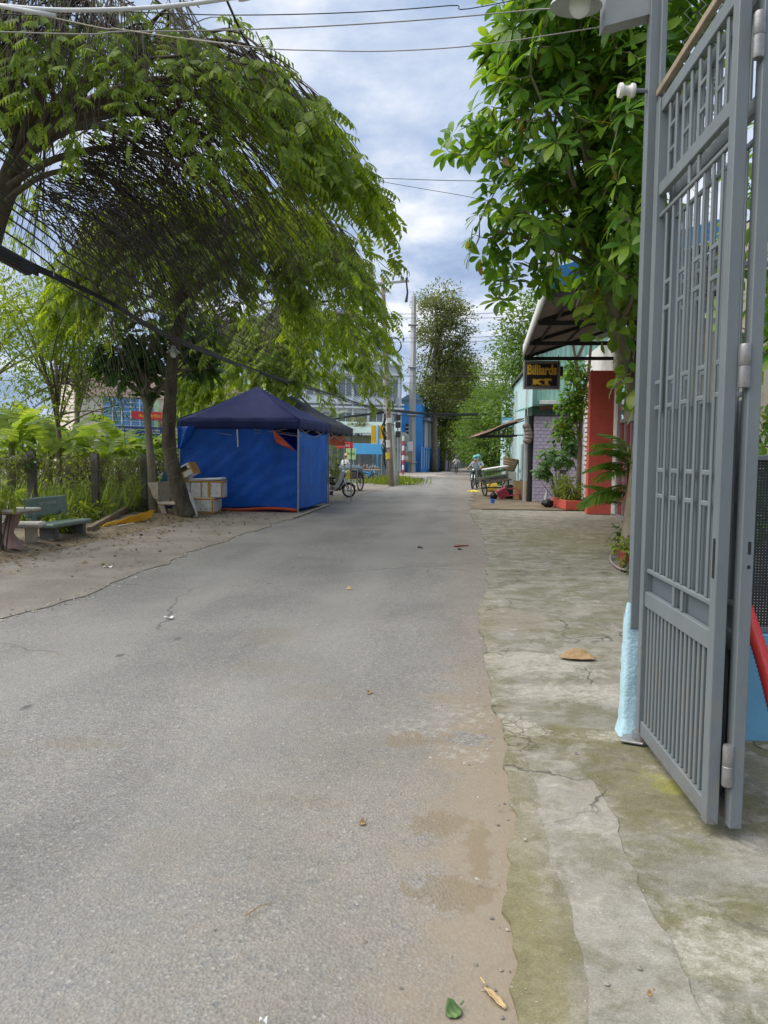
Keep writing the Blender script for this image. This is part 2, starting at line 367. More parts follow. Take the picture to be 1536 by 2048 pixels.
def asphalt_mat():
    t = NT('worn_asphalt'); o = t.map(); uv = t.map(rot=(0, 0, ANG))
    big = t.noise(o, 0.55, 5, 0.6); mid = t.noise(o, 2.2, 6, 0.62, 0.3); fine = t.noise(o, 18, 5, 0.7); dust = t.noise(t.map(uv, scale=(1, 0.25, 1)), 1.6, 5, 0.6)
    c = t.mix(t.rng(big, 0.36, 0.64, 0, 1, True), (0.18, 0.172, 0.156), (0.235, 0.224, 0.202))
    c = t.mix(t.rng(dust, 0.45, 0.7, 0, 0.75, True), c, (0.262, 0.248, 0.22))
    # aggregate stones
    warp = t.mix(0.02, o, t.noise(o, 25, 2, col=True))
    vc = t.voro(warp, 78, out=1); vd = t.voro(warp, 78, out=0); s = t.sep(vc)
    c = t.mix(1.0, c, gray(t, t.rng(s[0], 0, 1, 0.80, 1.2)), 'MULTIPLY')
    c = t.mix(t.rng(s[1], 0.965, 0.99, 0, 0.5), c, (0.42, 0.40, 0.35))
    c = t.mix(t.rng(s[2], 0.93, 0.96, 0, 0.6), c, (0.13, 0.145, 0.165))
    c = t.mix(t.rng(vd, 0.45, 0.75, 0, 0.25), c, (0.14, 0.135, 0.125))
    vf = t.voro(o, 170, out=1); s2 = t.sep(vf); c = t.mix(1.0, c, gray(t, t.rng(s2[0], 0, 1, 0.84, 1.16)), 'MULTIPLY')
    # brown drip stains and wheel dirt
    c = t.mix(t.rng(mid, 0.60, 0.74, 0, 0.45, True), c, (0.20, 0.165, 0.115))
    wob = t.math('MULTIPLY', t.math('SUBTRACT', t.noise(uv, 6.5, 8, 0.7), 0.5), 4.2)
    wob2 = t.math('MULTIPLY', t.math('SUBTRACT', t.noise(uv, 11, 8, 0.7), 0.5), 4.0)
    st = union(t, [blob(t, uv, 330, 1690, 0.13, 0.13, wob), blob(t, uv, 155, 1487, 0.2, 0.10, wob2, 0.25), blob(t, uv, 560, 1600, 0.30, 0.07, wob), blob(t, uv, 545, 1335, 0.3, 0.15, wob), blob(t, uv, 620, 1385, 0.2, 0.2, wob), blob(t, uv, 560, 1270, 0.25, 0.3, wob)])
    c = t.mix(t.math('MULTIPLY', st, 0.30), c, (0.19, 0.155, 0.10))
    # dark drips in a row on the left half of the road
    sp = t.voro(t.map(uv, scale=(1, 0.55, 1)), 3.6, out=0); spc = t.sep(t.voro(t.map(uv, scale=(1, 0.55, 1)), 3.6, out=1))
    row = t.rng(t.math('ABSOLUTE', t.math('SUBTRACT', t.sep(uv)[0], -2.55)), 0.15, 0.75, 1, 0)
    c = t.mix(t.math('MULTIPLY', t.math('MULTIPLY', t.rng(t.math('ADD', sp, t.math('MULTIPLY', wob2, 0.08)), 0.07, 0.14, 1, 0), row), t.rng(spc[0], 0.35, 0.4)), c, (0.105, 0.10, 0.095))
    u0 = t.math('ADD', t.sep(uv)[0], t.math('MULTIPLY', t.math('SUBTRACT', big, 0.5), 0.8)); trk = t.math('MAXIMUM', t.rng(t.math('ABSOLUTE', t.math('ADD', u0, 1.15)), 0.1, 0.55, 1, 0, True), t.rng(t.math('ABSOLUTE', t.math('ADD', u0, 2.95)), 0.1, 0.55, 1, 0, True))
    c = t.mix(t.math('MULTIPLY', trk, 0.28), c, (0.285, 0.275, 0.25))
    ck = t.voro(t.mix(0.35, uv, t.noise(uv, 1.5, 5, col=True)), 0.42, 'DISTANCE_TO_EDGE'); c = t.mix(t.math('MULTIPLY', t.rng(ck, 0.0015, 0.005, 1, 0), t.rng(t.noise(uv, 0.35, 2), 0.50, 0.56, 0, 0.6)), c, (0.07, 0.066, 0.06))
    # sand washed onto the right edge
    u = t.sep(uv)[0]; v = t.sep(uv)[1]
    edge = t.rng(t.math('ADD', u, t.math('MULTIPLY', t.math('SUBTRACT', t.noise(uv, 3.2, 9, 0.68), 0.5), 1.1)), -0.24, 0.16, 0, 1, True)
    near = t.rng(v, 3.6, 6.5, 1, 0.30, True)
    sand = t.math('MULTIPLY', edge, near)
    c = t.mix(t.math('MULTIPLY', sand, 0.62), c, t.mix(fine, (0.235, 0.165, 0.088), (0.29, 0.215, 0.125)))
    wide = t.math('MULTIPLY', t.rng(t.math('ADD', u, wob), -1.5, 0.3, 0, 0.5, True), t.rng(v, 3.2, 5.5, 1, 0, True)); c = t.mix(wide, c, (0.27, 0.235, 0.18))
    wet = union(t, [blob(t, uv, 880, 1648, 0.11, 0.10, wob2, 0.15), blob(t, uv, 905, 1790, 0.14, 0.10, wob2, 0.15), blob(t, uv, 955, 1700, 0.05, 0.22, wob2, 0.2), blob(t, uv, 822, 1478, 0.13, 0.11, wob2, 0.2), blob(t, uv, 905, 1478, 0.10, 0.08, wob2, 0.2)])
    c = t.mix(t.math('MULTIPLY', wet, 0.45), c, (0.185, 0.135, 0.070))
    wh = union(t, [blob(t, uv, 840, 1455, 0.20, 0.16, wob2, 0.3), blob(t, uv, 930, 1505, 0.16, 0.12, wob2, 0.3), blob(t, uv, 930, 1430, 0.2, 0.2, wob2, 0.4)])
    c = t.mix(t.math('MULTIPLY', t.math('MULTIPLY', wh, t.rng(fine, 0.48, 0.6)), 0.4), c, (0.42, 0.41, 0.38))
    gv = blob(t, uv, 935, 1478, 0.11, 0.11, wob2, 0.25); c = t.mix(t.math('MULTIPLY', gv, 0.6), c, t.mix(s[0], (0.10, 0.105, 0.11), (0.30, 0.30, 0.30)))
    h = t.math('ADD', t.math('MULTIPLY', vd, 0.9), t.math('MULTIPLY', fine, 0.6)); hb = t.math('MULTIPLY', h, t.math('SUBTRACT', 1.0, t.math('MULTIPLY', sand, 0.7)))
    t.set(col=c, rough=t.math('SUBTRACT', 0.9, t.math('MULTIPLY', wet, 0.15)), spec=0.3, nrm=t.bump(hb, 0.75, 0.006, t.bump(big, 0.35, 0.05)))
    return t.m
def concrete_mat(name, moss=1.0, pale=0.0, crackamt=1.0, patches=True):
    t = NT(name); o = t.map(); uv = t.map(rot=(0, 0, ANG)); u, v, _z = t.sep(uv)
    big = t.noise(uv, 0.9, 5, 0.6); mid = t.noise(uv, 3.0, 7, 0.65, 0.4); fine = t.noise(o, 30, 6, 0.72); gr = t.noise(o, 140, 3, 0.6)
    strk = t.noise(t.map(uv, scale=(0.6, 1.8, 1)), 3.0, 6, 0.68)
    c = t.mix(t.rng(big, 0.35, 0.65, 0, 1, True), (0.19, 0.178, 0.145), (0.258, 0.244, 0.205))
    c = t.mix(t.rng(strk, 0.46, 0.66, 0, 0.45, True), c, (0.33, 0.30, 0.235))
    if pale: c = t.mix(pale, c, (0.34, 0.32, 0.27))
    mm = t.math('MULTIPLY', t.rng(mid, 0.44, 0.60, 0, 1, True), moss * 0.65)
    c = t.mix(mm, c, t.mix(fine, (0.095, 0.092, 0.042), (0.155, 0.148, 0.085)))
    wob = t.math('MULTIPLY', t.math('SUBTRACT', t.noise(uv, 5.0, 9, 0.7), 0.5), 4.0)
    if patches:
        mo = union(t, [blob(t, uv, 1330, 1600, 0.42, 0.40, wob, 0.5), blob(t, uv, 1180, 1080, 1.3, 2.2, wob, 0.6), blob(t, uv, 1330, 1880, 0.55, 0.2, wob, 0.5), blob(t, uv, 1120, 1480, 0.5, 0.16, wob, 0.4), blob(t, uv, 1420, 1500, 0.5, 0.4, wob, 0.5)])
        c = t.mix(t.math('MULTIPLY', mo, 0.60), c, t.mix(fine, (0.11, 0.105, 0.032), (0.16, 0.148, 0.06)))
        yl = blob(t, uv, 1345, 1575, 0.13, 0.10, wob, 0.5); c = t.mix(t.math('MULTIPLY', yl, 0.55), c, (0.30, 0.29, 0.05))
        wh = union(t, [blob(t, uv, 1460, 1905, 0.22, 0.12, wob, 0.35), blob(t, uv, 1240, 1478, 0.20, 0.07, wob, 0.3), blob(t, uv, 1060, 1330, 0.5, 0.35, wob, 0.4), blob(t, uv, 1180, 1390, 0.5, 0.2, wob, 0.5), blob(t, uv, 1045, 1460, 0.10, 0.14, wob, 0.3), blob(t, uv, 1180, 1030, 2.4, 1.6, wob, 0.5)])
        c = t.mix(t.math('MULTIPLY', wh, t.rng(fine, 0.35, 0.6, 0.25, 0.75)), c, (0.40, 0.375, 0.315))
        dk = union(t, [blob(t, uv, 1020, 1240, 0.36, 0.55, wob, 0.25)]); c = t.mix(t.math('MULTIPLY', dk, 0.55), c, (0.235, 0.205, 0.15))
        gd = t.rng(u, 0.30, 0.44, 0.85, 0, True); c = t.mix(t.math('MULTIPLY', gd, t.rng(v, 2.0, 4.2, 1, 0.25)), c, (0.20, 0.175, 0.085))
    ef = t.noise(uv, 7.0, 10, 0.74, 0.6); ef2 = t.noise(uv, 1.7, 4, 0.6)
    c = t.mix(t.math('MULTIPLY', t.rng(ef, 0.50, 0.66, 0, 0.85), t.rng(ef2, 0.42, 0.62)), c, (0.42, 0.40, 0.345))
    c = t.mix(t.math('MULTIPLY', t.rng(ef, 0.48, 0.34, 0, 0.6), t.rng(ef2, 0.60, 0.40)), c, (0.115, 0.105, 0.06))
    c = t.mix(1.0, c, gray(t, t.rng(gr, 0.3, 0.7, 0.80, 1.20)), 'MULTIPLY'); c = t.mix(1.0, c, gray(t, t.rng(fine, 0.3, 0.7, 0.86, 1.14)), 'MULTIPLY')
    c = t.mix(t.rng(t.noise(o, 55, 3), 0.68, 0.74, 0, 0.6), c, (0.55, 0.53, 0.47))
    wc = t.mix(0.25, uv, t.noise(uv, 3, 4, col=True)); cr = t.voro(wc, 1.35, 'DISTANCE_TO_EDGE'); crm = t.math('MULTIPLY', t.rng(cr, 0.003, 0.010, 1, 0), t.rng(t.noise(uv, 0.8, 2), 0.48, 0.56))
    c = t.mix(t.math('MULTIPLY', crm, 0.75 * crackamt), c, (0.06, 0.055, 0.045))
    cr2 = t.voro(t.mix(0.12, uv, t.noise(uv, 6, 3, col=True)), 9.5, 'DISTANCE_TO_EDGE')
    if patches:
        cz = blob(t, uv, 1045, 1475, 0.14, 0.26, wob, 0.3); k2 = t.math('MULTIPLY', t.rng(cr2, 0.02, 0.05, 1, 0), cz); c = t.mix(t.math('MULTIPLY', k2, 0.8), c, (0.09, 0.08, 0.055))
    h = t.math('SUBTRACT', t.math('ADD', t.math('MULTIPLY', fine, 0.5), t.math('MULTIPLY', gr, 0.25)), t.math('MULTIPLY', crm, 1.2))
    t.set(col=c, rough=0.88, spec=0.3, nrm=t.bump(h, 0.5, 0.008)); return t.m
def dirt_mat(name, a, b, c3):
    t = NT(name); o = t.map(); n = t.noise(o, 1.2, 7, 0.65, 0.3); f = t.noise(o, 22, 6, 0.7); g = t.noise(o, 110, 3)
    c = t.mix(t.rng(n, 0.35, 0.65, 0, 1, True), a, b); c = t.mix(t.rng(f, 0.55, 0.68, 0, 0.7), c, c3)
    c = t.mix(1.0, c, gray(t, t.rng(g, 0.3, 0.7, 0.8, 1.2)), 'MULTIPLY')
    t.set(col=c, rough=0.95, spec=0.2, nrm=t.bump(t.math('ADD', f, t.math('MULTIPLY', n, 2.0)), 0.6, 0.03)); return t.m

M_ASPH = asphalt_mat(); M_CONC = concrete_mat('mossy_concrete'); M_STRIP = concrete_mat('pale_concrete_strip', 0.85, 0.35, 1.0, False)
M_SOIL = dirt_mat('soil', (0.16, 0.125, 0.085), (0.24, 0.20, 0.14), (0.30, 0.26, 0.19))
M_VERGE = dirt_mat('compacted_verge', (0.20, 0.18, 0.15), (0.265, 0.24, 0.20), (0.165, 0.145, 0.115))
M_FIELD = dirt_mat('field', (0.06, 0.085, 0.025), (0.13, 0.14, 0.05), (0.17, 0.14, 0.08))
M_FARROAD = dirt_mat('far_asphalt', (0.26, 0.255, 0.245), (0.31, 0.305, 0.29), (0.22, 0.21, 0.20))

def resample(pts, step, jit, jz=0):
    out = []
    for a, b in zip(pts[:-1], pts[1:]):
        L = (b - a).length; st = max(step, 0.02 * a.length) if a.length < 60 else L
        k = max(1, int(L / st))
        for i in range(k): out.append(a.lerp(b, i / k))
    out.append(pts[-1]); ph = [random.uniform(0, 6.28) for _ in range(5)]; q = []
    for i, p in enumerate(out):
        j = jit * min(1.0, 30 / max(p.length, 1)); d = p.dot(SD); a = 0.75 * math.sin(2.3 * d + ph[0]) + 0.5 * math.sin(6.1 * d + ph[1]) + 0.35 * math.sin(14.7 * d + ph[2]) + 0.22 * math.sin(31 * d + ph[3]) + 0.12 * math.sin(67 * d + ph[4]); q.append(p + SR * (a * j))
    return q
def strip(name, left, right, m, z, thick=None):
    """sheet between two edge lines; both get resampled to the same rows"""
    def cut(line, v):
        for a, b in zip(line[:-1], line[1:]):
            va, vb = a.dot(SD), b.dot(SD)
            if va <= v <= vb and vb > va: return a.lerp(b, (v - va) / (vb - va))
        return None
    rows = sorted({round(p.dot(SD), 3) for p in left + right}); b = MB(); vs = []
    for v in rows:
        l, r = cut(left, v), cut(right, v)
        if l is None or r is None: continue
        vs += [V(l.x, l.y, z), V(r.x, r.y, z)]
    n = len(vs) // 2; fs = [(2 * i, 2 * i + 1, 2 * i + 3, 2 * i + 2) for i in range(n - 1)]
    if thick:
        k = len(vs); vs += [V(p.x, p.y, z - thick) for p in vs]
        fs += [(k + 2 * i, 2 * i, 2 * i + 2, k + 2 * i + 2) for i in range(n - 1)] + [(2 * i + 1, k + 2 * i + 1, k + 2 * i + 3, 2 * i + 3) for i in range(n - 1)]
        fs += [(0, k, k + 1, 1), (2 * n - 2, 2 * n - 1, k + 2 * n - 1, k + 2 * n - 2)]
    b.add(vs, fs); return struct(b.build(name, m, org=(0, 0, 0)))

# ground sheet to the horizon
g = MB(); nx = 40
g.grid(lambda a, b_: V((a - 0.5) * 2400, -60 + b_ * 2000, -0.03), 8, 8); struct(g.build('ground', M_FIELD, org=(0, 0, 0)))
# street
FARV = 62.0
Lpx = [(0, 1243), (130, 1203), (250, 1160), (350, 1118), (450, 1082), (590, 1035), (655, 1010), (720, 990), (790, 972), (850, 962)]
Rpx = [(1040, 2048), (1033, 1900), (1026, 1750), (1012, 1600), (1002, 1460), (992, 1405), (978, 1350), (962, 1290), (958, 1250), (966, 1200), (975, 1150), (972, 1100), (962, 1060), (944, 1038), (934, 1018)]
LE = [S(-4.3, -4)] + [G(*p) for p in Lpx]
RE0 = [G(*p) for p in Rpx]; RE = [S(0.16, -4), S(0.17, 1.2)] + RE0
far_c = [V(6.0, 62, 0), V(7.4, 76, 0), V(12.4, 112, 0), V(22.5, 180, 0), V(60, 420, 0), V(190, 1200, 0)]
farL = [p - V(2.7, 0, 0) for p in far_c]; farR = [p + V(2.1, 0, 0) for p in far_c]
farL[0] = V(3.0, 60, 0)
roadL = [p + V(0, 0, 0) for p in LE] + farL
roadR = [p + SR * 0.45 for p in RE] + [G(948, 990), G(953, 975), G(960, 962)] + farR
strip('road', [p - SR * 0.4 if p.y < 45 else p for p in roadL], roadR, M_ASPH, 0.0)
# side street turning off to the left at the crossing
b = MB(); b.add([V(-80, 62, 0.006), V(3.4, 58.5, 0.006), V(3.6, 69, 0.006), V(-80, 78, 0.006)], [(0, 1, 2, 3)]); struct(b.build('side_street', M_FARROAD, org=(0, 0, 0)))
b = MB(); b.add([V(7.2, 44, 0.006), V(60, 38, 0.006), V(60, 46, 0.006), V(7.8, 53, 0.006)], [(0, 1, 2, 3)]); struct(b.build('side_street', M_FARROAD, org=(0, 0, 0)))
# left verge, soil under the fence
verge_in = resample(LE, 0.28, 0.07)
fence_line = [S(-8.9, -4), S(-8.8, 12), S(-8.3, 18), S(-8.2, 21), S(-8.6, 30), S(-9, 60)]
strip('verge', resample([S(-7.2, -4), S(-7.0, 10), S(-6.9, 14), S(-6.7, 17), S(-6.9, 20), S(-8.4, 24), S(-9, 46)], 0.3, 0.16), verge_in, M_VERGE, 0.009, 0.03)
strip('soil', [S(-13, -4), S(-12, 20), S(-26, 46)], [S(-6.3, -4), S(-6.2, 12), S(-6.2, 18), S(-6.5, 26), S(-7, 46)], M_SOIL, 0.008)
# loose crumbled band between verge and road
crm = []
for i in range(900):
    k = random.randrange(2, len(verge_in) - 1); p = verge_in[k].lerp(verge_in[k + 1], random.random()); far = p.length
    if far > 30 or p.y < 3: continue
    p = p + SR * random.gauss(0.0, 0.10); crm.append((p, random.uniform(0.008, 0.022)))
# right-hand pavement
pav_in = resample(RE, 0.06, 0.03)
pav_out = [S(9, -4), S(9, 25.6)]
end_v = RE[-1].dot(SD)
strip('pavement', [p for p in pav_in], [S(9.5, -4), S(9.5, end_v + 0.2)], M_CONC, 0.016, 0.06)
st_l = resample([S(0.40, -4), S(0.39, 2.2), S(0.40, 3.0), S(0.41, 3.95)], 0.06, 0.022)
st_r = resample([S(0.74, -4), S(0.73, 2.0), S(0.70, 2.6), S(0.69, 3.2), S(0.67, 3.55), S(0.60, 3.95)], 0.05, 0.02)
strip('pavement_strip', st_l, st_r, M_STRIP, 0.0205, 0.012)
# dirt lot with litter beyond the pavement's end, and the yards behind
strip('dirt_lot', resample([RE[-1] + SR * 0.1, G(940, 1005), G(946, 990), G(953, 975), G(962, 960), V(8.0, 60, 0)], 0.5, 0.12), [S(9.5, end_v), S(9.5, 46), S(9.5, 60)], M_SOIL, 0.010)
b = MB(); b.add([V(5.5, 64, 0.012), V(-3, 66, 0.012), V(-3, 80, 0.012), V(6.0, 84, 0.012), V(12, 130, 0.012), V(16.2, 138, 0.012), V(9.4, 90, 0.012), V(4.6, 71, 0.012)], [(0, 1, 2, 3, 4, 5, 6, 7)])
struct(b.build('far_pavement', mat('far_pavement', (0.36, 0.32, 0.27), 0.9, 0.2, 0.6), org=(0, 0, 0)))
# pebbles and crumbs
def pebbles(name, label, pts, m, cat='gravel'):
    vs, fs, base = [], [], 0
    for p, s in pts:
        a = random.random() * 6.28; r = [s * random.uniform(0.6, 1.2) for _ in range(6)]
        ring = [p + V(math.cos(a + i * 1.047) * r[i], math.sin(a + i * 1.047) * r[i], 0) for i in range(6)]
        vs += ring + [p + V(random.uniform(-.3, .3) * s, random.uniform(-.3, .3) * s, s * random.uniform(0.35, 0.8))]
        fs += [(base + i, base + (i + 1) % 6, base + 6) for i in range(6)]; base += 7
    o = from_arrays(name, vs, fs, m, org=(0, 0, 0)); o['kind'] = 'stuff'; return tag(o, label, cat)
M_PEB = NT('pebble'); _geo = M_PEB.n('ShaderNodeNewGeometry'); M_PEB.set(col=M_PEB.ramp(_geo.outputs['Random Per Island'], [(0, (0.13, 0.12, 0.10)), (0.5, (0.27, 0.24, 0.19)), (1, (0.45, 0.42, 0.36))]), rough=0.9); M_PEB = M_PEB.m
pebbles('verge_rubble', 'loose crumbs of broken asphalt along the left road edge', [(p + V(0, 0, 0.012), s) for p, s in crm], M_PEB)
pp = []
for i in range(300):
    v = random.uniform(1.6, 14) ** 1.0; u = random.gauss(0.15, 0.28) if random.random() < 0.6 else random.uniform(-4, 0.1)
    pp.append((S(u, v, 0.001 if u < 0.1 else 0.026), random.uniform(0.003, 0.011)))
pebbles('road_grit', 'scattered grit and small pebbles on the road and pavement edge', pp, M_PEB)
# broken edge of the pavement: small slabs lying along the joint
ep = []
for i in range(170):
    k = random.randrange(2, len(pav_in) - 1); p = pav_in[k].lerp(pav_in[k + 1], random.random())
    if p.y > 26: continue
    ep.append((p + SR * random.gauss(-0.03, 0.05) + V(0, 0, 0.004), random.uniform(0.003, 0.009)))
pebbles('edge_rubble', 'crumbled concrete bits along the broken pavement edge', ep, M_PEB)
# ================================================================ LEFT SIDE: benches, fence, tents, boxes
M_GRAN = mat('green_terrazzo', (0.13, 0.19, 0.16), 0.45, 0.25, 9, 0.1, 80, dirt=(0.30, 0.31, 0.27), damt=0.5)
M_PINKST = mat('pink_stone', (0.30, 0.19, 0.165), 0.6, 0.25, 8, 0.15, 80, dirt=(0.33, 0.29, 0.25))
M_WHITEST = mat('white_stone', (0.52, 0.49, 0.43), 0.6, 0.2, 8, 0.12, 80, dirt=(0.28, 0.24, 0.18))
M_BEIGE = mat('beige_concrete', (0.42, 0.36, 0.28), 0.75, 0.2, 8, 0.2, 60, dirt=(0.22, 0.18, 0.13))
M_POSTC = mat('old_concrete_post', (0.13, 0.125, 0.11), 0.9, 0.35, 9, 0.4, 40, dirt=(0.06, 0.07, 0.035))
M_WIRE = mat('rusty_wire', (0.22, 0.20, 0.16), 0.7, 0.3, 20, 0, metal=0.3)
M_NAVY = mat('navy_canopy', (0.026, 0.034, 0.125), 0.7, 0.15, 2.0, 0.0, dirt=(0.034, 0.045, 0.145), spec=0.2)
M_GREYC = mat('grey_canopy', (0.05, 0.055, 0.075), 0.7, 0.15, 2.0, 0.0, dirt=(0.07, 0.075, 0.09), spec=0.25)
def tarpmat(name, col, tr):
    t = NT(name); o = t.map(); n = t.noise(o, 2.0, 6, 0.6, 0.5); n2 = t.noise(o, 9, 7, 0.68, 0.8); wv = t.noise(t.map(scale=(1, 1, 8)), 60, 2)
    c = t.mix(t.rng(n, 0.3, 0.7), tuple(x * 0.82 for x in col), tuple(x * 1.12 for x in col)); c = t.mix(t.rng(n2, 0.58, 0.74, 0, 0.35), c, (0.12, 0.28, 0.55) if col[2] > 2 * col[0] else tuple(min(1, x * 1.15 + 0.03) for x in col))
    t.set(col=c, rough=0.42, spec=0.45, nrm=t.bump(t.math('ADD', t.math('MULTIPLY', n2, 1.0), t.math('MULTIPLY', wv, 0.06)), 0.7, 0.03))
    trn = t.n('ShaderNodeBsdfTranslucent'); t.l(c, trn.inputs[0]); ms = t.n('ShaderNodeMixShader'); ms.inputs[0].default_value = tr
    t.l(t.bsdf.outputs[0], ms.inputs[1]); t.l(trn.outputs[0], ms.inputs[2]); t.l(ms.outputs[0], t.out.inputs[0]); return t.m
M_TARP = tarpmat('blue_tarpaulin', (0.008, 0.15, 0.70), 0.35)
M_TARP_LIT = tarpmat('lit_blue_tarpaulin', (0.03, 0.29, 0.93), 0.5)  # blue tarpaulin again, colour lightened for daylight glowing through the side wall
M_ORTARP = tarpmat('orange_tarpaulin', (0.62, 0.10, 0.04), 0.3)
M_STEEL = mat('galvanised_steel', (0.36, 0.37, 0.38), 0.45, 0.2, 12, 0.08, 60, metal=0.6, dirt=(0.22, 0.17, 0.12))
M_FOAM = mat('white_foam', (0.72, 0.72, 0.69), 0.7, 0.08, 10, 0.15, 160, dirt=(0.42, 0.38, 0.32), damt=0.4)
M_TAPE = mat('orange_tape', (0.52, 0.27, 0.045), 0.35, 0.15, 12, 0.05)
M_BLACK = mat('black_plastic', (0.018, 0.018, 0.02), 0.45, 0.2, 10, 0.1)
M_YEL = tarpmat('yellow_cloth', (0.85, 0.54, 0.03), 0.3)

def soil_rise(u): return 0.09 * min(1, max(0, (-6.45 - u) / 0.5))
sb = MB(); sb.grid(lambda a, b_: S(-6.35 - a * 7, -3 + b_ * 27, 0.012 + soil_rise(-6.35 - a * 7) * min(1, max(0, (21 - (-3 + b_ * 27)) / 3)) + 0.02 * math.sin(a * 40 + b_ * 90) * (a > 0.03)), 40, 110)
struct(sb.build('soil_bank', M_SOIL, smooth=True, org=(0, 0, 0)))

def local(o, M):                       # returns fn mapping bench-local to world
    return lambda x, y, z: Vector(o) + M @ Vector((x, y, z))
def slab(mb, o, M, c, s, b=0.012): mb.bbox(Vector(o) + M @ Vector(c), s, M, b)
# green terrazzo bench (long side along the street, facing the road)
o = V(-5.80, 13.0, 0.09); M = Matrix.Rotation(-R(6.7), 3, 'Z'); bench = thing('stone_bench', 'green terrazzo bench with lettered backrest by the wire fence', 'bench', o)
b = MB(); slab(b, o, M, (0, 0.64, 0.235), (0.44, 1.32, 0.075), 0.02); b.build('seat', M_GRAN, bench)
tilt = M @ Matrix.Rotation(-R(9), 3, 'Y'); b = MB(); b.bbox(o + M @ V(-0.33, 0.69, 0.53), (0.055, 1.36, 0.34), tilt, 0.02); back = b.build('backrest', M_GRAN, bench)
for y in (0.18, 1.1):
    b = MB(); slab(b, o, M, (0.02, y, 0.085), (0.32, 0.10, 0.23)); b.build('leg', M_POSTC, bench)
    b = MB(); slab(b, o, M, (-0.285, y + 0.03, 0.23), (0.09, 0.13, 0.42)); b.build('back_support', M_GRAN, bench)
M_LET = mat('worn_lettering', (0.36, 0.40, 0.36), 0.7, 0.3, 20)
fc = o + M @ V(-0.33, 0.69, 0.53) + tilt @ V(0.030, 0, 0)
text_obj('lettering', 'VIETINBANK', 0.1, fc + V(0, 0, 0.05), M @ V(0, 1, 0), tilt @ V(0, 0, 1), M_LET, back, 0.002, 0.002, width=0.62, height=0.052)
text_obj('lettering', 'PTHO', 0.1, fc + V(0, 0, -0.03), M @ V(0, 1, 0), tilt @ V(0, 0, 1), M_LET, back, 0.002, 0.002, width=0.32, height=0.048)
# pink stone table with scrolled pedestal
o = V(-5.86, 11.85, 0.085); tb = thing('stone_table', 'pink stone table with scrolled pedestal at the left picture edge', 'table', o)
b = MB(); b.bbox(o + V(-0.07, 0.05, 0.60), (0.95, 0.62, 0.045), M, 0.015); b.build('table_top', M_WHITEST, tb)
b = MB(); b.bbox(o + V(-0.07, 0.05, 0.565), (0.93, 0.60, 0.025), M, 0.008); b.build('table_rim', M_PINKST, tb)
prof = [(0.30, 0), (0.10, 0), (-0.06, 0.10), (-0.22, 0.10), (-0.38, 0), (-0.58, 0), (-0.50, 0.12), (-0.38, 0.22), (-0.36, 0.30), (-0.46, 0.40), (-0.50, 0.55), (-0.35, 0.55), (-0.30, 0.42), (-0.14, 0.34), (0.02, 0.42), (0.07, 0.55), (0.22, 0.55), (0.20, 0.40), (0.12, 0.30), (0.10, 0.24), (0.20, 0.12)]
b = MB(); b.prism([o + M @ V(x, -0.06, z) for x, z in prof], M @ V(0, 0.12, 0)); b.build('pedestal', M_PINKST, tb)
# pale bench behind the table
o = V(-6.02, 12.55, 0.09); wb = thing('stone_bench', 'off-white stone bench squeezed between the pink table and the green bench', 'bench', o)
Mw = Matrix.Rotation(R(8), 3, 'Z')
b = MB(); b.bbox(o + Mw @ V(-0.1, 0, 0.30), (1.05, 0.36, 0.09), Mw, 0.03); b.build('seat', M_WHITEST, wb)
for x in (0.22, -0.42):
    b = MB(); b.bbox(o + Mw @ V(x, 0.02, 0.12), (0.13, 0.26, 0.28), Mw, 0.015); b.build('leg', M_BEIGE, wb)
b = MB(); b.prism([o + Mw @ V(x, 0.24, z) for x, z in ((-0.62, 0.34), (-0.10, 0.34), (-0.18, 0.66), (-0.62, 0.70))], Mw @ V(0, 0.06, 0)); b.build('backrest', M_WHITEST, wb)
# plastic cup on the table
t_ = NT('clear_plastic'); t_.set(col=(0.9, 0.9, 0.88), rough=0.15, trans=0.7, ior=1.2); M_CLEAR = t_.m
c_ = V(-5.83, 11.78, 0.711); b = MB(); b.lathe(c_, [(0.0, 0.002), (0.032, 0.002), (0.042, 0.11), (0.043, 0.112), (0.0, 0.113)], 14); cup = thing('drink_cup', 'clear plastic cup with a straw on the pink table', 'cup', c_)
b.build('cup_body', mat('milky', (0.62, 0.64, 0.5), 0.3), cup, True); b = MB(); b.tube([c_ + V(0, 0, 0.02), c_ + V(0.02, 0, 0.21)], 0.004, 6); b.build('straw', M_FOAM, cup)
# broken beige bench by the tree trunk
o = G(318, 1034) + V(0, 0, 0.02); Mb = Matrix.Rotation(-R(8), 3, 'Z'); bb = thing('stone_bench', 'worn beige stone bench half hidden behind the curved tree trunk', 'bench', o)
b = MB(); b.bbox(o + Mb @ V(0.30, 0.25, 0.33), (0.48, 0.95, 0.07), Mb, 0.02); b.build('seat', M_BEIGE, bb)
b = MB(); b.prism([o + Mb @ V(x, 0.0, z) for x, z in ((-0.30, 0.84), (-0.02, 0.86), (-0.02, 0.50), (0.0, 0.44), (-0.13, 0.44), (-0.2, 0.6))], Mb @ V(0, 0.85, 0)); b.build('backrest', M_BEIGE, bb)
b = MB(); b.prism([o + Mb @ V(x, 0.12, z) for x, z in ((-0.16, 0.47), (0.02, 0.47), (0.16, 0.05), (0.22, 0.0), (0.05, 0.0))], Mb @ V(0, 0.10, 0)); b.build('back_support', M_BEIGE, bb)
for y in (0.05, 0.6):
    b = MB(); b.bbox(o + Mb @ V(0.44, y, 0.15), (0.10, 0.12, 0.30), Mb, 0.01); b.build('leg', M_BEIGE, bb)

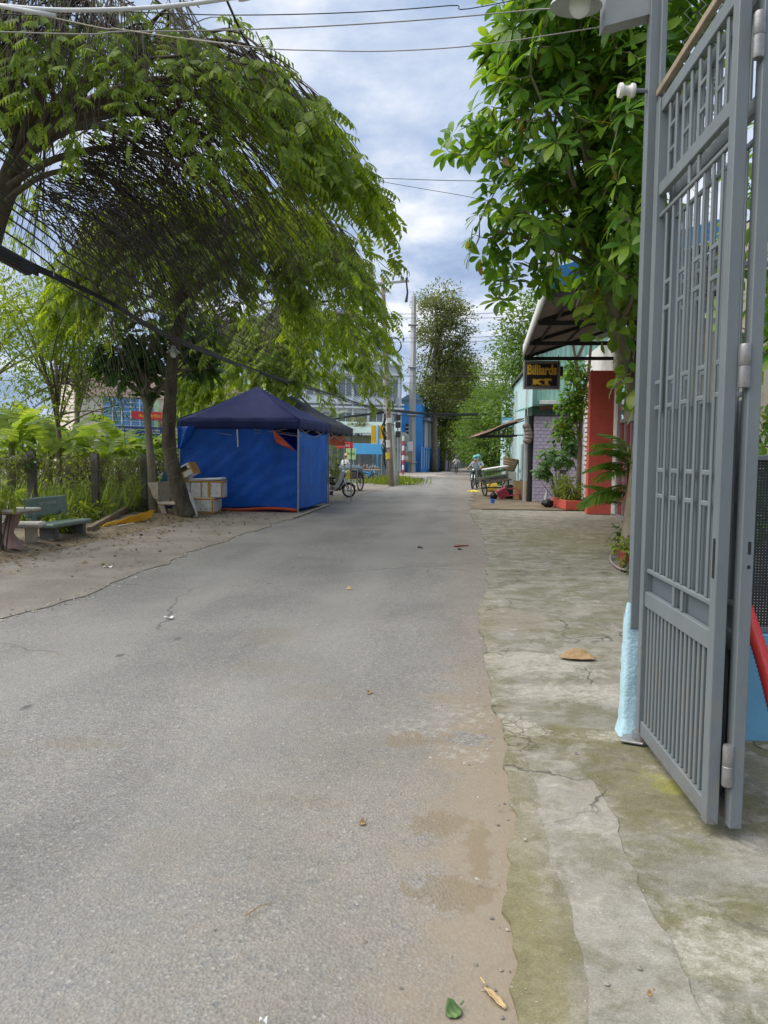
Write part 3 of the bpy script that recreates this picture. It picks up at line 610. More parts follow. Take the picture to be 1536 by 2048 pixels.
# ---- wire fence with concrete posts
fp = [P(-60, 1000, 14.4), P(68, 1000, 15.9), P(192, 1000, 17.6), P(290, 1000, 20.2), P(372, 1000, 23.2), P(440, 1000, 26.6), P(500, 1000, 30.5)]
fp = [V(p.x, p.y, 0.05) for p in fp]
fence = thing('wire_fence', 'sagging chain-link fence on dark concrete posts along the banana garden', 'fence', fp[1])
for i, p in enumerate(fp):
    b = MB(); lean = V(random.uniform(-.04, .04), random.uniform(-.03, .03), 0); h = 1.52 + random.uniform(-.03, .04); w0 = 0.075
    vs = []
    for k in range(7):
        c = p + lean * (k / 6) + V(0, 0, h * k / 6); 
        vs += [c + V(sx * w0 * random.uniform(.9, 1.08), sy * w0 * random.uniform(.9, 1.08), 0) for sx, sy in ((-1, -1), (1, -1), (1, 1), (-1, 1))]
    b.add(vs, [(4 * k + j, 4 * k + (j + 1) % 4, 4 * k + 4 + (j + 1) % 4, 4 * k + 4 + j) for k in range(6) for j in range(4)] + [(24, 25, 26, 27)]); b.build('post', M_POSTC, fence)
def chainlink(a, bq, h0, h1, cell, r, name, m, parent, sag=0.0, sides=3):
    L = (bq - a).length; e = (bq - a).normalized(); nrm = e.cross(V(0, 0, 1)); k = int((h1 - h0) / (cell / 2)); n = int(L / cell) + 1
    s_ = np.arange(n + 1) * cell; zi = np.arange(k + 1); paths = np.zeros((n, k + 1, 3))
    for i in range(n):
        off = np.where(zi % 2 == 0, 0.0, cell * 0.52); d = np.minimum(s_[i] + off, L); z = h0 + zi * (cell / 2)
        sg = sag * np.sin(np.pi * d / L) * (zi / k)
        base = np.array(a)[None] + d[:, None] * np.array(e)[None] + (np.where(zi % 2 == 0, 1, -1) * r * 0.6)[:, None] * np.array(nrm)[None]
        paths[i] = base; paths[i, :, 2] = a.z + (bq.z - a.z) * d / L + z - sg
    v, f = tubes_np(paths, np.full((n, k + 1), r), sides); o = from_arrays(name, v, f, m, parent); o['kind'] = 'stuff'; return o
for a, c in zip(fp[:-1], fp[1:]): chainlink(a + V(0.09, 0, 0), c + V(0.09, 0, 0), 0.05, 1.42, 0.085, 0.0048, 'wire_mesh', M_WIRE, fence, 0.12)
for z in (0.2, 0.8, 1.42):
    b = MB(); b.tube([p + V(0.09, 0, z - 0.03) for p in fp], 0.004, 4); b.build('tension_wire', M_WIRE, fence)
# timber beam lying in the soil beside the fence
b = MB(); b.bbox((G(178, 1060, 0.12) + G(262, 1012, 0.2)) / 2, ((G(178, 1060, 0.12) - G(262, 1012, 0.2)).length, 0.10, 0.12), frame(G(262, 1012, 0.2) - G(178, 1060, 0.12), (0, 0, 1)), 0.01)
tag(b.build('timber_beam', mat('grey_timber', (0.19, 0.155, 0.11), 0.9, 0.3, 6, 0.3, 30, streak=True)), 'weathered timber beam lying beside the yellow cloth', 'beam')

# ---- yellow printed cloth
c0, c1, c2, c3 = G(196, 1061, 0.04), G(300, 1043, 0.04), G(319, 1022, 0.22), G(250, 1032, 0.30)
def ycl(a, bq):
    p = c0.lerp(c1, a).lerp(c0.lerp(c3, a * 0.9).lerp(c2, a ** 2 * 0.9), bq)
    return p + V(0, 0, 0.018 * math.sin(a * 17 + bq * 5) + 0.03 * math.sin(bq * 9 + a * 7) + 0.010 * math.sin(a * 41 + bq * 8) + 0.04 * (1 - abs(2 * bq - 1)) + 0.02)
b = MB(); b.grid(ycl, 34, 16); yc = thing('plastic_cloth', 'crumpled yellow printed plastic cloth on the soil by the fence', 'cloth', c0)
b.build('cloth_sheet', M_YEL, yc, True, 0.006)
for (a, q, s, col, nm) in ((0.42, 0.55, 0.11, (0.42, 0.13, 0.03), 'red'), (0.58, 0.62, 0.12, (0.40, 0.12, 0.03), 'red'), (0.75, 0.45, 0.11, (0.28, 0.30, 0.04), 'green'), (0.66, 0.3, 0.08, (0.42, 0.13, 0.03), 'red')):
    b = MB()
    b.grid(lambda x, y: ycl(min(1, max(0, a + (x - .5) * s * (0.6 + 0.4 * math.cos((y - .5) * 3)))), min(1, max(0, q + (y - .5) * s * 2.0 * math.cos((x - .5) * 2.6)))) + V(0, -0.003, 0.008), 6, 6)
    b.build('printed_flower', mat('print_' + nm, col, 0.5), yc, True)
b = MB(); b.tube([G(236, 1053, 0.16), G(268, 1047, 0.2)], 0.02, 8); tag(b.build('bamboo_stick', M_BEIGE), 'short pale stick lying on the yellow cloth', 'stick')
b = MB(); b.tube([G(318, 1034, 0.03), G(349, 1026, 0.05)], 0.025, 8); tag(b.build('bamboo_stick', M_BEIGE), 'pale pole on the ground in front of the beige bench', 'stick')
b = MB(); b.tube([P(278, 990, 20.6), P(306, 998, 20.2), P(345, 1005, 20.0)], 0.022, 8); tag(b.build('bamboo_stick', M_BEIGE), 'pale pole resting across the beige bench', 'stick')
# netting hung beside the trunk
n0, n1, n2 = P(333, 934, 20.6), P(318, 968, 20.5), P(345, 962, 20.9); b = MB(); b.grid(lambda a, q: n0.lerp(n1, a).lerp(n0.lerp(n2, a), q) + V(0.02 * math.sin(a * 12 + q * 9), 0.04 * math.sin(a * 9), 0), 10, 8)
tag(b.build('net_bag', tarpmat('blue_net', (0.10, 0.28, 0.45), 0.4), smooth=True, thick=0.004), 'blue netting bundle hanging left of the curved trunk', 'net')
n0 = P(334, 972, 20.4); b = MB(); b.sphere(n0, (0.17, 0.12, 0.11), 12, 8, Matrix.Rotation(-R(30), 3, 'Y'))
b.v = [tuple(Vector(p) + V(random.uniform(-.02, .02), 0, random.uniform(-.025, .025))) for p in b.v]; bag = thing('plastic_bag', 'white plastic bag with black print beside the trunk', 'bag', n0); b.build('bag_body', M_FOAM, bag)
b = MB(); [b.tube([n0 + V(-0.05 + 0.06 * i, -0.135, 0.02 + 0.03 * i), n0 + V(-0.02 + 0.06 * i, -0.14, -0.02 + 0.03 * i), n0 + V(0.01 + 0.06 * i, -0.135, 0.03 + 0.03 * i)], 0.012, 5) for i in range(3)]; b.build('print', M_BLACK, bag)

# ---- foam boxes
def foam_box(name, label, c, s, Mx, lid=True, tapes=((0, 'z'), (1, 'x')), printed=False, dots=False):
    o = Vector(c); bx = thing(name, label, 'box', o - V(0, 0, s[2] / 2), 'foam boxes piled by the tree')
    b = MB(); b.bbox(o + Mx @ V(0, 0, -s[2] * 0.06), (s[0], s[1], s[2] * 0.88), Mx, 0.012); b.build('box_body', M_FOAM, bx)
    if lid:
        b = MB(); b.bbox(o + Mx @ V(0, 0, s[2] * 0.44), (s[0] * 1.03, s[1] * 1.03, s[2] * 0.13), Mx, 0.012); b.build('lid', M_FOAM, bx)
    tw = 0.042
    for (cx, kind) in tapes:
        b = MB()
        if kind == 'z': b.box(o + Mx @ V(cx * s[0] * 0.5, 0, -0.005), (tw, s[1] * 1.045, s[2] * 1.03), Mx)     # band round front/back
        elif kind == 'x': b.box(o + Mx @ V(0, 0, cx * s[2] * 0.5), (s[0] * 1.04, s[1] * 1.04, tw), Mx)         # band round the sides
        elif kind == 'c':
            for sx in (-1, 1): b.box(o + Mx @ V(sx * (s[0] * 0.5 - tw * 0.35), 0, 0), (tw, s[1] * 1.045, s[2] * 1.035), Mx)
        b.build('tape', M_TAPE, bx)
    if printed:
        b = MB(); b.box(o + Mx @ V(s[0] * 0.05, -s[1] * 0.53, s[2] * 0.2), (s[0] * 0.45, 0.004, s[2] * 0.36), Mx); b.build('printed_label', M_BLACK, bx)
    if dots:
        for x in (-0.32, -0.12, 0.15, 0.33):
            for z in (-0.25, 0.2):
                b = MB(); b.lathe(o + Mx @ V(x * s[0], -s[1] * 0.5 - 0.001, z * s[2]), [(0.0, 0.004), (0.012, 0.004), (0.012, 0)], 8, M=Mx @ Matrix.Rotation(R(90), 3, 'X')); b.build('vent_hole', M_BLACK, bx)
    return bx
yaw = lambda d: Matrix.Rotation(R(d), 3, 'Z')
pc = G(405, 1027); yb = pc.y
foam_box('foam_box', 'bottom foam box on the ground with orange tape frame', V(pc.x + 0.05, yb + 0.15, 0.225), (0.60, 0.42, 0.41), yaw(-6), True, ((0.86, 'z'), (0.80, 'x'), (-0.9, 'x')), dots=True)
foam_box('foam_box', 'large foam box with orange tape in the middle of the pile', V(pc.x + 0.13, yb + 0.22, 0.66), (0.86, 0.48, 0.44), yaw(-3), True, ((-0.33, 'z'), (0.12, 'z'), (0.9, 'x'), (0.95, 'z'), (0.2, 'z')), dots=True)
b = MB(); b.bbox(V(pc.x + 0.10, yb + 0.20, 0.915), (0.90, 0.52, 0.06), yaw(-4) @ Matrix.Rotation(R(-2.5), 3, 'Y'), 0.02); tag(b.build('foam_sheet', M_FOAM), 'loose white foam lid lying on top of the box pile', 'foam sheet')
foam_box('foam_box', 'small foam box tipped at an angle on top of the pile', P(374, 943, yb + 0.05), (0.50, 0.38, 0.32), yaw(-12) @ Matrix.Rotation(-R(27), 3, 'Y'), True, ((-0.25, 'z'), (0.0, 'x'), (0.95, 'z')), True)
foam_box('foam_box', 'foam box under the tipped one, mostly behind the trunk', P(366, 968, yb + 0.25), (0.46, 0.4, 0.36), yaw(5), True, ((0.4, 'z'), (0.5, 'x')))
foam_box('foam_box', 'foam box seen between the beige bench and the trunk', P(343, 993, yb + 0.3), (0.40, 0.36, 0.30), yaw(12), True, ((-0.1, 'z'), (0.9, 'x')))
a0, a1 = G(388, 1035, 0.0), P(374, 981, yb - 0.22); b = MB(); b.bbox((a0 + a1) / 2, ((a1 - a0).length, 0.36, 0.05), frame(a1 - a0, (0.8, -0.55, 0.2)), 0.015); tag(b.build('foam_sheet', M_FOAM), 'white foam lid leaning upright against the tree trunk', 'foam sheet')
b = MB(); b.bbox(G(428, 1024) + V(0.07, 0.30, 0.17), (0.10, 0.40, 0.32), yaw(-14), 0.01); tag(b.build('foam_sheet', M_FOAM), 'foam lid on edge beside the bottom box', 'foam sheet')
for (px, py, w_) in ((332, 1008, 0.16), (347, 1006, 0.16), (290, 1010, 0.3)):
    c = G(px, py + 10); b = MB(); b.sphere(c + V(0, 0.3, 0.13), (w_, 0.14, 0.13), 10, 7); b.v = [tuple(Vector(p) + V(random.uniform(-.02, .02), random.uniform(-.02, .02), random.uniform(-.02, .02))) for p in b.v]
    tag(b.build('rubbish_bag', M_BLACK if w_ > 0.2 else M_TARP), {332: 'blue plastic bag under the beige bench', 347: 'blue plastic bag at the foot of the trunk', 290: 'black rubbish bag in the weeds behind the yellow cloth'}[px], 'bag')

# ---- market tents
tA = V(-2.34, 21.1, 0); eS = V(0.183, 0.983, 0).normalized(); eF = V(-eS.y, eS.x, 0)
WF, WS = 3.55, 3.2
def tent(name, label, A, m, zc=2.56, zp=3.62, zv=2.30):
    B, C, D = A + eF * WF, A + eS * WS, A + eF * WF + eS * WS; cen = (A + D) / 2
    root = thing(name, label, 'tent', cen, 'pop-up market tents')
    cor = [A, B, D, C]
    b = MB()
    for i in range(4):
        p, q = cor[i] + V(0, 0, zc), cor[(i + 1) % 4] + V(0, 0, zc); pk = cen + V(0, 0, zp)
        def fn(a, h):
            e = p.lerp(q, a); x = e.lerp(pk, h); sag = -0.10 * math.sin(math.pi * h) * (0.35 + 0.65 * math.sin(math.pi * a)); wr = 0.012 * math.sin(a * 23 + i) * (1 - h)
            return x + V(0, 0, sag + wr)
        b.grid(fn, 14, 10)
    can = b.build('canopy', m, root, True, 0.004)
    for i in range(4):
        p, q = cor[i], cor[(i + 1) % 4]; out = ((p + q) / 2 - cen).normalized(); b = MB()
        b.grid(lambda a, h: p.lerp(q, a) + V(0, 0, zc + (zv - zc) * h) + out * (0.012 + 0.02 * h * math.sin(a * 31 + i * 2)), 30, 3); b.build('valance', m, root, True, 0.003)
    for p in cor:
        ins = (cen - p).normalized() * 0.05; b = MB(); b.box(p + ins + V(0, 0, 1.2), (0.034, 0.034, 2.4), Matrix.Rotation(math.atan2(eS.x, eS.y) * -1, 3, 'Z')); b.build('pole', M_STEEL, root)
        b = MB(); b.box(p + ins + V(0, 0, 0.008), (0.09, 0.09, 0.012)); b.build('foot_plate', M_STEEL, root)
    for i in range(4):
        p, q = cor[i], cor[(i + 1) % 4]; ins = (cen - (p + q) / 2).normalized() * 0.06
        for k in range(2):
            b = MB(); x0, x1 = p.lerp(q, k * 0.5) + ins, p.lerp(q, k * 0.5 + 0.5) + ins
            b.tube([x0 + V(0, 0, 2.36), x1 + V(0, 0, 2.10)], 0.012, 5); b.tube([x0 + V(0, 0, 2.10), x1 + V(0, 0, 2.36)], 0.012, 5); b.build('scissor_brace', M_STEEL, root)
    return root, cor, cen
tent1, cor, cen1 = tent('market_tent', 'navy pop-up tent closed in with blue tarpaulin walls', tA, M_NAVY)
A, B, D, C = cor
# front wall of tarpaulin with the upper right corner folded open
def cloth(p, q, z0, z1, na, nz, amp, seed, cut=None):
    nrm = (q - p).cross(V(0, 0, 1)).normalized()
    def fn(a, h):
        zt = z1(a) if callable(z1) else z1; zb = z0(a) if callable(z0) else z0
        d = amp * (math.sin(a * 9 + seed) * 0.55 + 0.40 * math.sin(a * 23 + h * 4 + seed * 2) + 0.35 * math.sin(h * 11 + a * 6 + seed) + 0.22 * math.sin(a * 57 + h * 9 * math.sin(a * 5)) * h + 0.16 * math.sin(h * 31 + a * 40 + seed)) * (0.35 + 0.65 * math.sin(math.pi * min(1, h * 0.9 + 0.1)))
        return p.lerp(q, a) + V(0, 0, zb + (zt - zb) * h) + nrm * d
    m = MB(); m.grid(fn, na, nz); return m
ins = V(0, 0, 0)
top = lambda a: 2.36 if a > 0.20 else 2.30 - (0.20 - a) / 0.20 * 0.62      # a = 0 at the road-side corner
pA, pB = A + (cen1 - A).normalized() * 0.09, B + (cen1 - B).normalized() * 0.05
cloth(pA, pB, lambda a: 0.10 + 0.05 * math.sin(a * 6) + 0.10 * max(0, a - 0.45), top, 90, 60, 0.036, 1.2).build('wall_tarpaulin', M_TARP, tent1, True, 0.004)
fl = MB(); f0, f1, f2 = pA.lerp(pB, 0.205) + V(0, -0.03, 2.30), pA.lerp(pB, 0.01) + V(0, -0.03, 1.69), pA.lerp(pB, 0.165) + V(-0.02, -0.16, 1.92)
fl.grid(lambda a, q: f0.lerp(f1, a).lerp(f2.lerp(f1.lerp(f2, 0.15), a), q) + V(0, -0.02 * math.sin(a * 9 + q * 4), 0), 12, 6); fl.build('folded_flap', M_ORTARP, tent1, True, 0.004)
pC = C + (cen1 - C).normalized() * 0.07
cloth(pC, pA + V(0.02, 0.03, 0), lambda a: 0.10 + 0.02 * math.sin(a * 7), lambda a: 2.16 + 0.12 * abs(2 * a - 1) ** 1.5 , 60, 50, 0.034, 4.0).build('wall_tarpaulin', M_TARP_LIT, tent1, True, 0.004)
cloth(pB, D + (cen1 - D).normalized() * 0.05, 0.15, 2.36, 24, 20, 0.04, 2.0).build('wall_tarpaulin', M_TARP, tent1, True, 0.004)
cloth(D + (cen1 - D).normalized() * 0.05, pC, 0.15, 2.3, 24, 20, 0.04, 3.3).build('wall_tarpaulin', M_TARP, tent1, True, 0.004)
b = MB(); b.tube([pA.lerp(pB, t) + V(0, -0.04, 0.07 + 0.04 * math.sin(t * 8) + 0.10 * max(0, t - 0.45)) for t in [i / 16 * 0.72 for i in range(17)]], 0.045, 7); b.build('rolled_hem', M_ORTARP, tent1, True)
b = MB(); b.tube([G(585, 1036, 0.03), pC.lerp(pA, 0.0) + V(0.06, 0, 0.05)], 0.025, 7); b.build('ground_pole', M_BEIGE, tent1)
b = MB(); k = pA.lerp(pB, 0.50) + V(0, -0.06, 0); b.tube([k + V(0, 0, 2.28), k + V(0.02, 0, 1.80)], 0.02, 6); b.build('hanging_strap', M_FOAM, tent1)
# side lap at the left end of the front wall
b = MB(); lp = pB; b.grid(lambda a, q: lp + V(-0.03, -0.10, 0) + (pA - pB).normalized() * (0.55 * a * (1 - q * 0.75)) + V(0, 0, 2.36 - 0.62 * q) + V(0, 0.05 * math.sin(a * 8), 0), 10, 8); b.build('loose_corner', M_TARP, tent1, True, 0.004)
tA2 = tA + eS * 3.34 + eF * 0.0
tent2, cor2, cen2 = tent('market_tent', 'grey open pop-up tent standing right behind the blue one', tA2, M_GREYC)
# ================================================================ RIGHT SIDE: gate, fence, billiard hall
t_ = NT('grey_gate_paint'); _o = t_.map(); _n1 = t_.noise(t_.map(scale=(1, 1, 0.3)), 5, 7, 0.65); _n2 = t_.noise(_o, 55, 6, 0.75); _n3 = t_.noise(_o, 9, 5, 0.6); _z = t_.sep(_o)[2]
_c = t_.mix(t_.rng(_n1, 0.3, 0.7), (0.140, 0.163, 0.175), (0.180, 0.203, 0.212)); _c = t_.mix(t_.rng(_n2, 0.70, 0.76, 0, 0.8), _c, (0.32, 0.32, 0.30))
_c = t_.mix(t_.math('MULTIPLY', t_.rng(_n3, 0.52, 0.66), t_.rng(_z, 0.0, 1.1, 0.75, 0.12)), _c, (0.20, 0.185, 0.15)); _c = t_.mix(t_.math('MULTIPLY', t_.rng(_n2, 0.50, 0.60), t_.rng(_z, 0.05, 0.16, 0.9, 0)), _c, (0.16, 0.085, 0.045))
t_.set(col=_c, rough=t_.rng(_n1, 0.3, 0.7, 0.36, 0.55), spec=0.4, nrm=t_.bump(t_.math('ADD', _n3, t_.math('MULTIPLY', _n2, 0.25)), 0.25, 0.008)); M_GATE = t_.m
M_HINGE = mat('hinge_steel', (0.30, 0.30, 0.30), 0.45, 0.2, 30, 0.1, metal=0.5, dirt=(0.22, 0.14, 0.08))
def perfmat(name, col, cell, hole, back=None):
    t = NT(name); o = t.map(rot=(0, 0, ANG)); s = t.sep(o)
    k = 1.0 / cell
    y = t.math('FRACT', t.math('MULTIPLY', t.math('ADD', s[1], s[2]), k)); z = t.math('FRACT', t.math('MULTIPLY', t.math('SUBTRACT', t.math('ADD', s[2], s[0]), s[1]), k))
    d = t.math('ADD', t.math('POWER', t.math('SUBTRACT', y, 0.5), 2.0), t.math('POWER', t.math('SUBTRACT', z, 0.5), 2.0))
    a = t.rng(d, hole ** 2 * 0.8, hole ** 2 * 1.2, 0, 1)
    t.set(col=col, rough=0.5, alpha=a); return t.m
M_PERF = perfmat('perforated_grey_sheet', (0.15, 0.18, 0.20), 0.013, 0.30)
M_PERFB = perfmat('perforated_black_sheet', (0.018, 0.022, 0.028), 0.016, 0.24)
M_BLUEP = mat('pale_blue_plaster', (0.42, 0.62, 0.70), 0.85, 0.1, 5, 0.8, 60, dirt=(0.55, 0.72, 0.78), damt=0.4)
M_BLUEW = mat('blue_wall_paint', (0.16, 0.38, 0.55), 0.75, 0.12, 3, 0.2, 60, dirt=(0.12, 0.28, 0.40))
gA = G(1279, 1463, 0.07); gB = G(1424, 1650, 0.07); gA.z = gB.z = 0
ge = (gB - gA).normalized(); gn = V(-ge.y, ge.x, 0); gn = gn if gn.x < 0 else -gn; GW = (gB - gA).length; GM = Matrix((ge, gn, V(0, 0, 1))).transposed()
gate = thing('folding_gate', 'tall grey steel folding gate standing open at the right', 'gate', gA)
def gate_leaf(off, GW=GW):
    org = gA + gn * off
    def bx(mb, x0, x1, z0, z1, d=0.03, y=0.0): mb.bbox(org + ge * ((x0 + x1) / 2) + gn * y + V(0, 0, (z0 + z1) / 2), (abs(x1 - x0), d, abs(z1 - z0)), GM, 0.0035)
    st = 0.062
    b = MB(); bx(b, 0, st, 0.07, 3.39, 0.05); leaf = b.build('gate_leaf', M_GATE, gate); leaf['label'] = 'leaf of flat bars in a steel frame'
    b = MB(); bx(b, GW - st, GW, 0.07, 3.39, 0.05); b.build('stile', M_GATE, leaf)
    for z0, z1 in ((0.07, 0.15), (0.775, 0.855), (2.90, 2.965), (3.32, 3.39)):
        b = MB(); bx(b, st, GW - st, z0, z1, 0.03); b.build('rail', M_GATE, leaf)
    for z0, z1 in ((0.955, 0.977), (2.79, 2.812)):
        b = MB(); bx(b, st, GW - st, z0, z1, 0.02); b.build('rail', M_GATE, leaf)
    n = 16
    for i in range(n):
        x = st + (GW - 2 * st) * (i + 0.7) / (n + 0.4); b = MB(); bx(b, x - 0.011, x + 0.011, 0.15, 0.775, 0.014); b.build('bar', M_GATE, leaf)
    n = 8; xs = [st + (GW - 2 * st) * (i + 1) / (n + 1) for i in range(n)]; xe = [st] + xs + [GW - st]
    for x in xs:
        b = MB(); bx(b, x - 0.0105, x + 0.0105, 0.977, 2.79, 0.011); b.build('bar', M_GATE, leaf)
        b = MB(); bx(b, x - 0.0125, x + 0.0125, 2.965, 3.32, 0.013); b.build('bar', M_GATE, leaf)
    cross = [(g_, z) for g_ in (0, 2, 4, 6, 8) for z in (1.82, 1.95)] + [(g_, z) for g_ in (1, 3, 5, 7) for z in (1.37, 1.50, 2.31, 2.44)] + [(g_, z) for g_ in (1, 3, 5, 7) for z in (3.08, 3.20)]
    for g_, z in cross:
        b = MB(); bx(b, xe[g_] + 0.0125, xe[g_ + 1] - 0.0125, z - 0.011, z + 0.011, 0.012); b.build('cross_bar', M_GATE, leaf)
    for x in (GW * 0.46, GW * 0.57):
        for z0, z1 in ((0.855, 0.955), (2.812, 2.90)):
            b = MB(); bx(b, x - 0.0125, x + 0.0125, z0, z1, 0.013); b.build('bar', M_GATE, leaf)
    b = MB(); bx(b, 0.02, GW - 0.02, 0.83, 1.80, 0.002, -0.022); b.build('mesh_sheet', M_PERF, leaf)
    b = MB(); bx(b, 0.02, GW - 0.02, 0.11, 0.80, 0.002, -0.022); b.build('kick_sheet', M_GATE, leaf)
    return org
gate_leaf(0.0); gate_leaf(-0.082, GW + 0.03)
b = MB(); b.bbox((gA + gB) / 2 + V(0, 0, 3.46) + gn * 0.0, (GW + 0.1, 0.03, 0.035), GM, 0.003); b.build('top_track', mat('rusty_track', (0.30, 0.24, 0.17), 0.8, 0.2, 12, 0.2), gate)
for z in (0.33, 1.92, 3.15):
    b = MB(); b.lathe(gB + gn * -0.044 + ge * 0.022 + V(0, 0, z - 0.085), [(0.0, 0), (0.020, 0), (0.022, 0.006), (0.022, 0.08), (0.019, 0.083), (0.022, 0.087), (0.022, 0.16), (0.020, 0.168), (0, 0.168)], 14); b.build('hinge', M_HINGE, gate, 'auto')
b = MB(); b.bbox(gB - ge * 0.03 + gn * 0.0262 + V(0, 0, 1.16), (0.022, 0.003, 0.16), GM, 0.001); b.build('lock_slot', M_BLACK, gate)
b = MB(); b.bbox(gB + ge * 0.0305 + gn * -0.088 + V(0, 0, 1.21), (0.002, 0.012, 0.05), GM, 0.0005); b.build('lock_slot', M_BLACK, gate)
b = MB(); b.bbox(gB + ge * 0.0305 + gn * -0.088 + V(0, 0, 1.135), (0.002, 0.012, 0.014), GM, 0.0005); b.build('lock_slot', M_BLACK, gate)
# gate post: grey steel sections on a lumpy blue plinth
pp0 = gA - ge * 0.085 + gn * -0.01
post = thing('gate_post', 'grey steel gate post on a rough pale blue plaster foot', 'post', pp0)
for dx, dy, s in ((0.0, 0.035, 0.055), (-0.058, 0.03, 0.045), (0.045, 0.0, 0.03)):
    b = MB(); b.bbox(pp0 + ge * dx + gn * dy + V(0, 0, 2.55), (s, s, 3.85), GM, 0.004); b.build('steel_section', M_GATE, post)
b = MB()
def plinth(a, h):
    q = a * 2 * math.pi; z = 0.70 * h; w = 0.058 - 0.010 * h + 0.022 * max(0, 0.12 - h) * 6; sq = 1 / max(abs(math.cos(q)), abs(math.sin(q)))
    rr = w * min(sq, 1.28) * (1 + 0.025 * math.sin(q * 3 + h * 13) + 0.02 * math.sin(h * 29 + q) + random.uniform(-.03, .03)); zt = 0.05 * math.sin(q * 2) * (h > 0.97)
    return pp0 + ge * (rr * math.cos(q) - 0.03) + gn * (rr * math.sin(q) + 0.03) + V(0, 0, 0.02 + z + zt)
b.grid(plinth, 26, 26); b.build('plaster_foot', M_BLUEP, post, True)
b = MB(); b.lathe(gA + ge * 0.03 + V(0, 0, 0.022), [(0.0, 0.06), (0.045, 0.06), (0.05, 0.0), (0.05, 0.0)], 16); b.build('pivot_socket', M_GATE, post, 'auto')
b = MB(); b.bbox(gA + gn * 0.03 + V(0, 0, 0.033), (0.16, 0.12, 0.012), GM @ Matrix.Rotation(0.4, 3, 'Z'), 0.003); b.build('base_plate', M_HINGE, post)
ins0 = P(1258, 181, pp0.y)
b = MB(); b.tube([pp0 + V(0, 0, ins0.z), ins0 + V(-0.02, 0, 0)], 0.011, 8); b.build('insulator_arm', M_GATE, post)
b = MB(); b.lathe(ins0 + V(-0.055, 0, 0), [(0, 0), (0.034, 0.0), (0.037, 0.006), (0.037, 0.018), (0.024, 0.03), (0.022, 0.042), (0.024, 0.055), (0.036, 0.066), (0.036, 0.078), (0.032, 0.084), (0, 0.085)], 18, axis=(1, 0, 0)); b.build('insulator', mat('porcelain', (0.72, 0.69, 0.62), 0.2, 0.05), post, 'auto')
# bracket box and lamp overhead
k = P(1325, 40, pp0.y); b = MB(); b.prism([P(1209, 52, pp0.y), P(1322, 22, pp0.y), P(1322, -90, pp0.y), P(1214, -60, pp0.y)], V(0, 0.10, 0)); b.build('bracket_box', mat('grey_sheet', (0.26, 0.27, 0.27), 0.5, 0.15, 8, 0.1), post)
lp = P(1152, 14, pp0.y + 0.02)
lamp = thing('gate_lamp', 'enamel shade lamp hanging above the gate at the top edge', 'lamp', lp)
b = MB(); b.lathe(lp, [(0.135, 0.0), (0.133, 0.012), (0.10, 0.05), (0.05, 0.085), (0.03, 0.10), (0.03, 0.17), (0.0, 0.17)], 28, axis=(0.05, -0.12, 1)); b.build('lamp_shade', mat('enamel', (0.48, 0.52, 0.50), 0.3, 0.1), lamp, 'auto')
b = MB(); b.sphere(lp + V(0.02, 0, 0.02), (0.058, 0.058, 0.075), 16, 10); b.build('bulb', mat('frosted_glass', (0.75, 0.77, 0.76), 0.25, 0.03), lamp, True)
b = MB(); b.tube([lp + V(0, 0, 0.16), lp + V(0.05, 0, 0.24), lp + V(0.22, 0, 0.25)], 0.012, 8); b.build('lamp_arm', M_GATE, lamp)

# boundary fence running right from the post
fR = pp0 + SR * 0.12 + SD * 0.05; fE = fR + SR * 3.6
wall = thing('boundary_fence', 'blue low wall with black perforated sheet and chain link behind the gate', 'fence', fR)
b = MB(); b.bbox((fR + fE) / 2 + V(0, 0, 0.31), (3.6, 0.11, 0.60), RZ, 0.008); b.build('low_wall', M_BLUEW, wall)
b = MB(); b.box((fR + fE) / 2 + V(0, 0, 1.09), (3.6, 0.003, 0.95), RZ); b.build('perforated_sheet', M_PERFB, wall)
for z in (0.63, 1.57, 2.6, 4.15):
    b = MB(); b.bbox((fR + fE) / 2 + V(0, 0, z) - SD * 0.016, (3.6, 0.025, 0.028), RZ, 0.003); b.build('rail', M_GATE, wall)
for u in (1.2, 2.4, 3.58):
    b = MB(); b.bbox(fR + SR * u + V(0, 0, 2.4) - SD * 0.03, (0.04, 0.04, 3.6), RZ, 0.003); b.build('upright', M_GATE, wall)
chainlink(fR - SD * 0.02, fE - SD * 0.02, 1.57, 4.15, 0.075, 0.0022, 'chain_link', mat('galv_wire', (0.34, 0.34, 0.33), 0.5, 0.2, 20, 0, metal=0.5), wall, 0)
# red flexible hose
h0, h1 = P(1484, 1195, 3.75), P(1560, 1460, 3.2); b = MB(); n = 60; pts = [h0.lerp(h1, i / n) + V(0.02 * math.sin(i / n * 3), 0, -0.02 * math.sin(i / n * math.pi)) for i in range(n + 1)]
b.tube(pts, [0.031 + 0.0045 * (i % 2) for i in range(n + 1)], 12); tag(b.build('flexible_hose', mat('red_plastic', (0.62, 0.045, 0.04), 0.4, 0.1, 10), smooth=True), 'red ribbed hose leaning down behind the gate', 'hose')
gp = [G(1275, 1143, 0.05), G(1240, 1137, 0.05), G(1222, 1122, 0.05), G(1224, 1108, 0.09), P(1240, 1088, G(1224, 1108).y - 0.02), P(1262, 1076, G(1224, 1108).y - 0.1)]
b = MB(); b.tube(smoothpath(gp, 8), 0.016, 8); tag(b.build('garden_hose', mat('mauve_hose', (0.32, 0.26, 0.24), 0.5, 0.1), smooth=True), 'greyish garden hose looping on the pavement beside the palm', 'hose')

